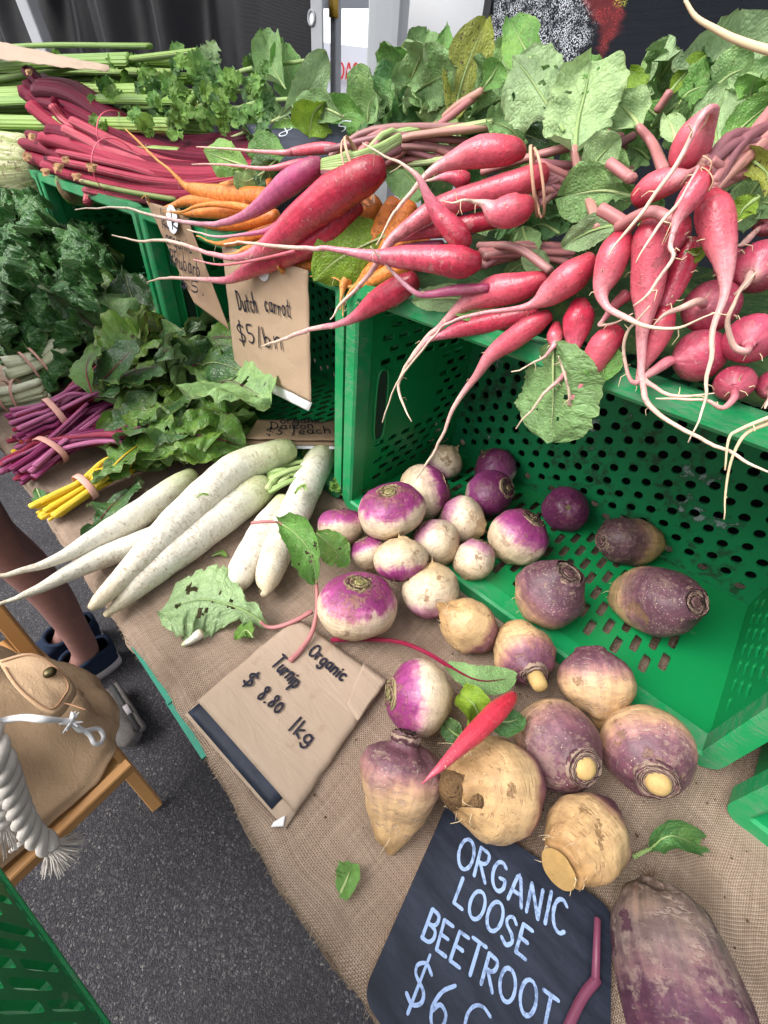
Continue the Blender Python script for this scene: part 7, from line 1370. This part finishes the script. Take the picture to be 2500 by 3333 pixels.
def rope(pts, r, parent):
    q = [Vector(p) for p in smooth([tuple(p) for p in pts], 12)]; o = None; L = [0.]
    for a, b in zip(q, q[1:]): L.append(L[-1] + (b - a).length)
    root = None
    for s in range(3):
        m = MB(); ps = []; a = None
        for i, p in enumerate(q):
            t = (q[min(i + 1, len(q) - 1)] - q[max(0, i - 1)]).normalized(); a = (Vector((0, 0, 1)) if a is None else a); a = (a - t * a.dot(t)).normalized(); b = t.cross(a); th = L[i] / (r * 4.6) * 2 * math.pi + s * 2.094; ps.append(p + (a * math.cos(th) + b * math.sin(th)) * r * .52)
        m.sweep(ps, [r * .58] * len(ps), 10); part('rope_strand', m, MAT['rope'], parent)
    return q
def tassel(p, d, r, L, parent, n=70, seed=1):
    rs = random.Random(seed); m = MB()
    for i in range(n):
        v = Vector((rs.gauss(0, 1), rs.gauss(0, 1), rs.gauss(0, 1))).normalized(); e = (d + v * .5).normalized(); o1 = p + v * r * .5; ll = L * rs.uniform(.6, 1.1); m.sweep([o1, o1 + e * ll * .5, o1 + (e + v * .2).normalized() * ll], [.0011, .0010, .0006], 4)
    part('frayed_end', m, MAT['rope'], parent)
hd = empty('rope_handle', P(60, 2600, za), 'thick twisted white rope handle with frayed ends hanging over the chair edge', 'rope')
q = rope([P(-60, 2330, za + .26), P(0, 2460, za + .24), P(38, 2560, za + .19), P(70, 2650, za + .14), P(110, 2715, za + .10), P(165, 2755, za + .07)], .0135, hd); tassel(q[-1], (q[-1] - q[-4]).normalized(), .014, .036, hd, 170, 1)
q = rope([P(-60, 2420, za + .22), P(-5, 2530, za + .20), P(5, 2620, za + .16), P(15, 2680, za + .12)], .0135, hd); tassel(q[-1], (q[-1] - q[-4]).normalized(), .014, .040, hd, 170, 2)
m = MB(); m.sweep([P(80, 2735, za + .07), P(55, 2755, za + .05), P(35, 2770, za + .04)], [.004, .004, .003], 8); part('drawcord', m, MAT['rope'], hd)

br = empty('grey_block', P(400, 2330, 0), 'grey rough fuzzy block with a dark slot lying behind the navy shoes', 'block')
p0, p1 = P(345, 2262, .03), P(432, 2408, .03); ax_ = (p1 - p0).normalized()
m = MB(); m.sweep([p0.lerp(p1, i / 12) for i in range(13)], [.024, .030] + [.032] * 9 + [.030, .024], 28, flat=.95, disp=lambda p, t, th: .10 * noise.noise(p * 60) + .12 * noise.noise(p * 130)); part('block_body', m, MAT['fuzzy'], br)
sd_ = ax_.cross(Vector((0, 0, 1))).normalized(); sd_ = sd_ if sd_.dot(RT) > 0 else -sd_
m = MB(); o1 = sd_ * .022 + Vector((0, 0, .022)); m.beam(p0 + o1 - ax_ * 0, p1 + o1, .010, .012); part('slot', m, MAT['fuzzdark'], br)
m = MB(); o1 = sd_ * .030 + Vector((0, 0, .015)); m.sweep([p0.lerp(p1, i / 10) + o1 for i in range(11)], [.010] * 11, 12, disp=lambda p, t, th: .2 * noise.noise(p * 120)); part('rim_strip', m, MAT['fuzzy'], br)
m = MB(); o1 = sd_ * .024 + Vector((0, 0, .027)); m.beam(p0.lerp(p1, .5) + o1, p0.lerp(p1, .68) + o1, .012, .006); part('pale_insert', m, MAT['sole'], br)

def skin_body(name, verts, edges, rads, mat, parent, lv=2):
    me = bpy.data.meshes.new(name); org = ORG[parent.name]; me.from_pydata([tuple(Vector(v) - org) for v in verts], edges, []); o = bpy.data.objects.new(name, me); COL.objects.link(o); o.parent = parent; ORG[o.name] = org
    s = o.modifiers.new('skin', 'SKIN'); s.use_smooth_shade = True
    for i, r in enumerate(rads): sv = me.skin_vertices[0].data[i]; sv.radius = r if isinstance(r, tuple) else (r, r); sv.use_root = (i == 0)
    u = o.modifiers.new('sub', 'SUBSURF'); u.levels = lv; u.render_levels = lv; me.materials.append(mat); return o
def shoe(parent, heel, fwd, name='shoe'):
    f = Vector((fwd.x, fwd.y, 0)).normalized(); s_ = Vector((-f.y, f.x, 0)); m = MB()
    out = [(-.012, .0), (-.008, .022), (.03, .034), (.10, .036), (.17, .046), (.22, .044), (.262, .024), (.27, .0)]
    loop = out + [(x, -y) for x, y in out[-2:0:-1]]; lo = smooth(loop + [loop[0]], 4)[:-1]
    a = [m.add(heel + f * x + s_ * y + Vector((0, 0, .0))) for x, y in lo]; b = [m.add(heel + f * (x * 1.02 - .003) + s_ * y * 1.06 + Vector((0, 0, .014))) for x, y in lo]; c = [m.add(heel + f * x + s_ * y * 1.0 + Vector((0, 0, .032))) for x, y in lo]
    n_ = len(lo)
    for r0, r1 in ((a, b), (b, c)):
        for i in range(n_): m.face(r0[i], r0[(i + 1) % n_], r1[(i + 1) % n_], r1[i])
    m.face(*c); m.face(*a[::-1]); so_ = part('shoe_sole', m, MAT['sole'], parent)
    m = MB(); pr = None
    for z_, k1, k2, sh in ((.03, .98, 1.0, 0), (.045, .97, .98, 0), (.058, .90, .94, -.003), (.070, .78, .90, -.005), (.084, .60, .86, -.005), (.098, .44, .80, 0)):
        rg = []
        for x, y in lo:
            xx = -.012 + (x + .012) * k1; rg.append(m.add(heel + f * (xx + sh) + s_ * (y * k2 * (1 if x < .12 else lerp(1, .8, (z_ - .03) / .07))) + Vector((0, 0, z_))))
        if pr:
            for i in range(n_): m.face(pr[i], pr[(i + 1) % n_], rg[(i + 1) % n_], rg[i])
        pr = rg
    up_o = part('shoe_upper', m, MAT['navy'], parent)
    m = MB(); ps = [m.v.__class__ and (heel + f * (-.012 + (x + .012) * .44) + s_ * (y * .8) + Vector((0, 0, .099))) for x, y in lo]; m.sweep(ps + [ps[0]], [.006] * (len(ps) + 1), 8, False, False); part('padded_collar', m, MAT['navy'], parent)
    m = MB(); 
    for i in range(5): z0 = .06 + .0; m.beam(heel - f * .0125 + s_ * (-.010 + i * .004) + Vector((0, 0, .070)), heel - f * .0125 + s_ * (-.010 + i * .004) + Vector((0, 0, .082)), .0016, .0012, f)
    part('heel_mark', m, MAT['white'], parent)
H1, H2 = P(372, 2142, .012), P(318, 2068, .012)
pe = empty('person', Vector(((H1.x + H2.x) / 2, (H1.y + H2.y) / 2, 0)), 'bare legged person in navy slip-on shoes standing behind the chair, seen from the knees down', 'person')
fw_ = (P(215, 2238, 0) - P(372, 2142, 0)); fw_.z = 0; fw_.normalize()
H1.z = H2.z = .0
shoe(pe, H1, fw_); shoe(pe, H2, fw_)
def leg(h, bend): an = h + fw_ * .045 + Vector((0, 0, .10)); LN = Vector((-.62, -.25, 0)); return [h + fw_ * .14 + Vector((0, 0, .034)), h + fw_ * .09 + Vector((0, 0, .048)), an, an + Vector((0, 0, .10)) - fw_ * .005, an + Vector((0, 0, .24)) - fw_ * .018 + LN * .04, an + Vector((0, 0, .39)) + LN * .085, an + Vector((0, 0, .55)) + LN * .13, an + Vector((0, 0, .74)) + LN * .15]
l1, l2 = leg(H1, 0), leg(H2, 0); pv = (l1[-1] + l2[-1]) / 2 + Vector((0, 0, .08)) - fw_ * .0; sdv = (l2[-1] - l1[-1]); sdv.z = 0; sdv.normalize()
vs = [pv] + l1[::-1] + l2[::-1]; n1 = len(l1); ed_ = [(0, 1)] + [(i, i + 1) for i in range(1, n1)] + [(0, n1 + 1)] + [(i, i + 1) for i in range(n1 + 1, 2 * n1)]
rl = [.022, .030, .036, .035, .047, .045, .064, .08][::-1]; rd = [.12] + rl + rl
b_ = len(vs); ch_ = pv + Vector((0, 0, .25)); vs += [ch_, pv + Vector((0, 0, .46)), pv + Vector((0, 0, .53)), pv + Vector((0, 0, .60)) + fw_ * .02, pv + Vector((0, 0, .70)) + fw_ * .02]; ed_ += [(0, b_), (b_, b_ + 1), (b_ + 1, b_ + 2), (b_ + 2, b_ + 3), (b_ + 3, b_ + 4)]; rd += [.13, .13, .055, .085, .098]
for s_ in (-1, 1):
    k = len(vs); sh_ = pv + Vector((0, 0, .46)) + sdv * (.17 * s_); vs += [sh_, sh_ + Vector((0, 0, -.27)) + sdv * (.05 * s_), sh_ + Vector((0, 0, -.42)) + fw_ * .14 + sdv * (.02 * s_), sh_ + Vector((0, 0, -.46)) + fw_ * .23]; ed_ += [(b_ + 1, k), (k, k + 1), (k + 1, k + 2), (k + 2, k + 3)]; rd += [.06, .045, .032, .028]
skin_body('body', vs, ed_, rd, MAT['skin'], pe)
skin_body('shorts', [pv, (l1[-1]), l1[-2] + Vector((0, 0, .02)), l2[-1], l2[-2] + Vector((0, 0, .02)), pv + Vector((0, 0, .1))], [(0, 1), (1, 2), (0, 3), (3, 4), (0, 5)], [.145, .105, .10, .105, .10, .135], MAT['shorts'], pe)
skin_body('shirt', [pv + Vector((0, 0, .05)), ch_, pv + Vector((0, 0, .45)), pv + Vector((0, 0, .46)) + sdv * .18, pv + Vector((0, 0, .28)) + sdv * .22, pv + Vector((0, 0, .46)) - sdv * .18, pv + Vector((0, 0, .28)) - sdv * .22], [(0, 1), (1, 2), (2, 3), (3, 4), (2, 5), (5, 6)], [.15, .145, .14, .075, .065, .075, .065], MAT['shirt'], pe)
skin_body('hair', [pv + Vector((0, 0, .735)) + fw_ * .005, pv + Vector((0, 0, .69)) - fw_ * .035, pv + Vector((0, 0, .64)) - fw_ * .035], [(0, 1), (1, 2)], [.110, .108, .085], MAT['brownhair'], pe)

# ------------------------------------------------------------------ crate of shopping at the lower left
e0, e1 = P(0, 2885, .745), P(312, 3333, .745); exx = (e1 - e0).normalized(); t = empty('plastic_crate', e0, 'green slotted crate close to the camera with brown bags inside, lower left corner', 'crate')
inn_ = Vector((0, 0, 1)).cross(exx); inn_ = inn_ if inn_.y < 0 else -inn_
W2 = .60; o0 = e0 - exx * .22; Hh = .30
for (a, b, nm) in ((o0, o0 + exx * W2, 'side_panel'), (o0 + inn_ * .39 + exx * W2, o0 + inn_ * .39, 'side_panel'), (o0 + exx * W2, o0 + exx * W2 + inn_ * .39, 'end_panel'), (o0 + inn_ * .39, o0, 'end_panel')):
    ln = (b - a).length; m = MB(); nc = round(ln / .0172); u = Vector((0, 0, 1))
    panel(m, a + u * .002, b + u * .002, b + u * .016, a + u * .016, .004, nc, .01, .99, .2, .9, 1, 'slot', .60, .62, stag=False)
    panel(m, a + u * .016, b + u * .016, b + u * Hh, a + u * Hh, .005, nc, .01, .99, .01, .93, 4, 'slot', .58, .86)
    part(nm, m, MAT['green'], t, False)
m = MB(); panel(m, o0 + Vector((0, 0, .004)), o0 + exx * W2 + Vector((0, 0, .004)), o0 + exx * W2 + inn_ * .39 + Vector((0, 0, .004)), o0 + inn_ * .39 + Vector((0, 0, .004)), .003, 26, .04, .96, .05, .95, 10, 'slot', .4, .6); part('base_panel', m, MAT['green'], t, False)
m = MB(); m.beam(o0 - inn_ * .003 + Vector((0, 0, 0)), o0 + exx * W2 - inn_ * .003, .006, .005); part('bottom_rib', m, MAT['rim'], t, False)
for a, b in ((o0, o0 + exx * W2), (o0 + inn_ * .39, o0 + inn_ * .39 + exx * W2), (o0, o0 + inn_ * .39), (o0 + exx * W2, o0 + exx * W2 + inn_ * .39)):
    m = MB(); m.beam(a + Vector((0, 0, Hh)), b + Vector((0, 0, Hh)), .02, .02); part('rim', m, MAT['rim'], t, False)
GP = 'brown paper bags inside the near crate'
for i, (fx, fy, w_, h_, lab) in enumerate(((.30, .10, .10, .22, 'brown paper bag inside the near crate, at its far end'), (.13, .15, .12, .19, 'crumpled brown paper bag at the left inside the near crate'), (.47, .2, .11, .2, 'brown paper bag standing in the near crate by the camera'))):
    c_ = o0 + exx * fx + inn_ * fy + Vector((0, 0, .006)); m = MB(); pr = None
    for z_ in [j / 8 * h_ for j in range(9)]:
        rg = []
        for j in range(24):
            th = 2 * math.pi * j / 24; q = Vector((math.copysign(abs(math.cos(th)) ** .4, math.cos(th)) * w_ / 2, math.copysign(abs(math.sin(th)) ** .4, math.sin(th)) * .05, 0)); p = c_ + exx * q.x + inn_ * q.y + Vector((0, 0, z_)); p += Vector((1, 1, 0)) * (.006 * noise.noise(p * 30)); rg.append(m.add(p, (j / 24, z_)))
        if pr: [m.face(pr[j], pr[(j + 1) % 24], rg[(j + 1) % 24], rg[j]) for j in range(24)]
        else: m.face(*rg[::-1])
        pr = rg
    solo('paper_bag', m, MAT['kraft'], c_, lab, 'bag', GP)
t2 = empty('side_table', (.1, -.62, 0), 'second table across the aisle under the near crate', 'table'); m = MB(); m.box((-.12, -1.1, .71), (.9, -.33, .743)); part('table_top', m, MAT['ply'], t2, False)
for x in (-.05, .84):
    for y in (-1.05, -.56): m = MB(); m.beam((x, y, 0), (x, y, .71), .04, .04, Vector((0, 1, 0))); part('leg', m, MAT['steel'], t2, False)

# ------------------------------------------------------------------ tents beyond
c_ = far(1115, 230, 5.2); dirx = RT.copy(); dirx.z = 0; dirx.normalize()
t, cs = tent((c_.x, c_.y), dirx, 3.0, 3.0, c_.z + .15, c_.z + .85, .40, 'white market tent with red EMPANADAS lettering beyond the pole')
nf = Vector((dirx.y, -dirx.x, 0))
pa_ = far(985, 232, 5.2); h_ = abs((far(1115, 190, 5.2) - far(1115, 240, 5.2)).z)
base = Vector((c_.x, c_.y, c_.z - h_ * .55)); a_ = base - dirx * ((far(1115, 230, 5.2) - far(965, 230, 5.2)).length); b_ = base + dirx * ((far(1165, 230, 5.2) - c_).length)
write('lettering', 'EMPANADAS', a_, b_, h_, h_ * .15, nf, MAT['redpaint'], t, .02, 3, down=Vector((0, 0, -1)))
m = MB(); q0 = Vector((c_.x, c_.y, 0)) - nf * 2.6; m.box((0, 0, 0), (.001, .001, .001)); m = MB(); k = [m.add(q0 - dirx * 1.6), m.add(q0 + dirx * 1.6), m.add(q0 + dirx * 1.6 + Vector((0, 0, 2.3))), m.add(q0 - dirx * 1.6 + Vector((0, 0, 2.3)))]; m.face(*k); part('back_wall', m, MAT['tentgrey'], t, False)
m = MB(); q1 = Vector((c_.x, c_.y, 0)) - nf * .6; m.beam(q1 - dirx * .9 + Vector((0, 0, .55)), q1 + dirx * .1 + Vector((0, 0, .55)), .6, 1.1); part('counter', m, MAT['darkwall'], t, False)
m = MB(); q2 = far(1128, 300, 6.4); m.beam(q2 - dirx * .16 - Vector((0, 0, .6)), q2 - dirx * .16 + Vector((0, 0, .32)), .34, .34); part('dark_shelf', m, MAT['darkwall'], t, False)
m = MB(); q3 = far(1172, 262, 5.15); k = [m.add(q3 + dirx * x + Vector((0, 0, z))) for x, z in ((-.11, -.9), (.16, -.9), (.16, .06), (-.11, .06))]; m.face(*k); pst = part('poster', m, MAT['white'], t, False)
for i in range(2):
    m = MB(); q4 = far(1160 + i * 15, 270, 5.14); m.sweep([q4, q4 + nf * .01], [.03, .03], 12); part('printed_dot', m, MAT['redpaint'], pst)
pf = far(1160, 298, 4.6); pp_ = empty('person', (pf.x, pf.y, 0), 'fair haired person standing at the white tent beyond the pole', 'person')
hz = pf.z; up1 = Vector((0, 0, 1)); q = Vector((pf.x, pf.y, 0)); V3 = lambda x, z, f=0.: q + dirx * x + up1 * z + nf * f
skin_body('body', [V3(0, hz * .53), V3(0, hz * .7), V3(0, hz * .83), V3(0, hz * .89), V3(0, hz * .94, .01), V3(0, hz * 1.0), V3(-.09, hz * .5), V3(-.1, hz * .28), V3(-.1, .05), V3(-.1, .03, .15), V3(.09, hz * .5), V3(.1, hz * .28), V3(.1, .05), V3(.1, .03, .15), V3(-.17, hz * .82), V3(-.22, hz * .64), V3(-.2, hz * .5, .1), V3(.17, hz * .82), V3(.22, hz * .64), V3(.2, hz * .5, .1)],
  [(0, 1), (1, 2), (2, 3), (3, 4), (4, 5), (0, 6), (6, 7), (7, 8), (8, 9), (0, 10), (10, 11), (11, 12), (12, 13), (2, 14), (14, 15), (15, 16), (2, 17), (17, 18), (18, 19)], [.13, .12, .12, .05, .075, .085, .085, .055, .04, .03, .085, .055, .04, .03, .055, .042, .03, .055, .042, .03], MAT['face'], pp_)
skin_body('shirt', [V3(0, hz * .5), V3(0, hz * .7), V3(0, hz * .82), V3(-.18, hz * .82), V3(-.23, hz * .65), V3(.18, hz * .82), V3(.23, hz * .65)], [(0, 1), (1, 2), (2, 3), (3, 4), (2, 5), (5, 6)], [.15, .14, .135, .07, .055, .07, .055], MAT['tentgrey'], pp_)
skin_body('trousers', [V3(0, hz * .5), V3(-.09, hz * .48), V3(-.1, hz * .05), V3(.09, hz * .48), V3(.1, hz * .05)], [(0, 1), (1, 2), (0, 3), (3, 4)], [.14, .1, .065, .1, .065], MAT['shorts'], pp_)
skin_body('hair', [V3(0, hz * 1.01, -.03), V3(.02, hz * .95, -.06), V3(.05, hz * .9, -.05)], [(0, 1), (1, 2)], [.10, .085, .04], MAT['fair'], pp_)
c2 = far(1450, 210, 6.0); tent((c2.x + .6, c2.y + .6), dirx, 4.2, 4.0, c2.z - .5, c2.z + 1.6, .5, 'large plain white market tent right of the thick pole')
c3 = far(1120, 120, 9.0); tent((c3.x, c3.y), (dirx + Vector((.35, -.2, 0))).normalized(), 3.0, 3.0, c3.z - .4, c3.z + .7, .5, 'blue grey peaked market tent behind the EMPANADAS tent', roof='tentblue')
c4 = far(1480, 300, 4.2); m = MB(); o_ = Vector((c4.x, c4.y, 0)); m.grid(lambda a, b: (o_ + dirx * lerp(-.40, 1.3, a) + Vector((0, 0, lerp(.4, 2.6, b))) + nf * (.04 * math.sin(a * 9)), (a, b)), 30, 6); solo('tent_side_wall', m, MAT['tent'], o_, 'white canvas tent side wall behind the leaves right of the pole', 'canvas wall')
# the stall's own thin pole and grey roof edge at the top of the gap
pl_ = far(1093, 160, 2.6); m = MB(); m.beam((pl_.x, pl_.y, 0), (pl_.x, pl_.y, 2.4), .036, .036, Vector((0, 1, 0))); pz = solo('tent_pole', m, MAT['steel'], (pl_.x, pl_.y, 0), 'thin grey tent pole with a yellow clip in the gap', 'pole', 'tent poles', sm=False)
kz = far(1086, 26, 2.58); m = MB(); m.beam(kz - Vector((0, 0, .025)), kz + Vector((0, 0, .025)), .03, .03); part('clip', m, MAT['knob'], pz)
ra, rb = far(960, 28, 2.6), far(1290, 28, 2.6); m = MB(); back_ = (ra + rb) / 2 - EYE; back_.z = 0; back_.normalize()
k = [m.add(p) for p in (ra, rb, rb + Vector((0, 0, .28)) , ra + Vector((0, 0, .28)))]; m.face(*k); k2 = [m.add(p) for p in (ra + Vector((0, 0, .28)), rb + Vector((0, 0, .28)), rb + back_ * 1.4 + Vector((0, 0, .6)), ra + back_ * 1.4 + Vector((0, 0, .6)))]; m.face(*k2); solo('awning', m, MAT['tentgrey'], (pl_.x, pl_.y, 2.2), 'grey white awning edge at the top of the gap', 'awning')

# soil crumbs and torn specks on the sacking
m = MB(); rs = random.Random(99)
for i in range(260):
    x, y = rs.choice(((rs.uniform(-.9, .3), rs.uniform(.03, .36)), (rs.uniform(-.15, .3), rs.uniform(.05, .36)))); c_ = Vector((x, y, ZT + .0045)); r_ = rs.uniform(.0006, .0019)
    k = [m.add(c_ + Vector((r_ * rs.uniform(.5, 1) * math.cos(t * 1.2566), r_ * rs.uniform(.5, 1) * math.sin(t * 1.2566), rs.uniform(-.0008, 0)))) for t in range(5)]; tp_ = m.add(c_ + Vector((0, 0, r_ * .8)))
    for j in range(5): m.face(k[j], k[(j + 1) % 5], tp_)
solo('soil_crumbs', m, m_plain('dry_soil', (.07, .045, .028), .95, .4, 300, .4, .1), (0, .2, ZT), 'dry soil crumbs scattered over the brown sacking', 'soil', kind='stuff')
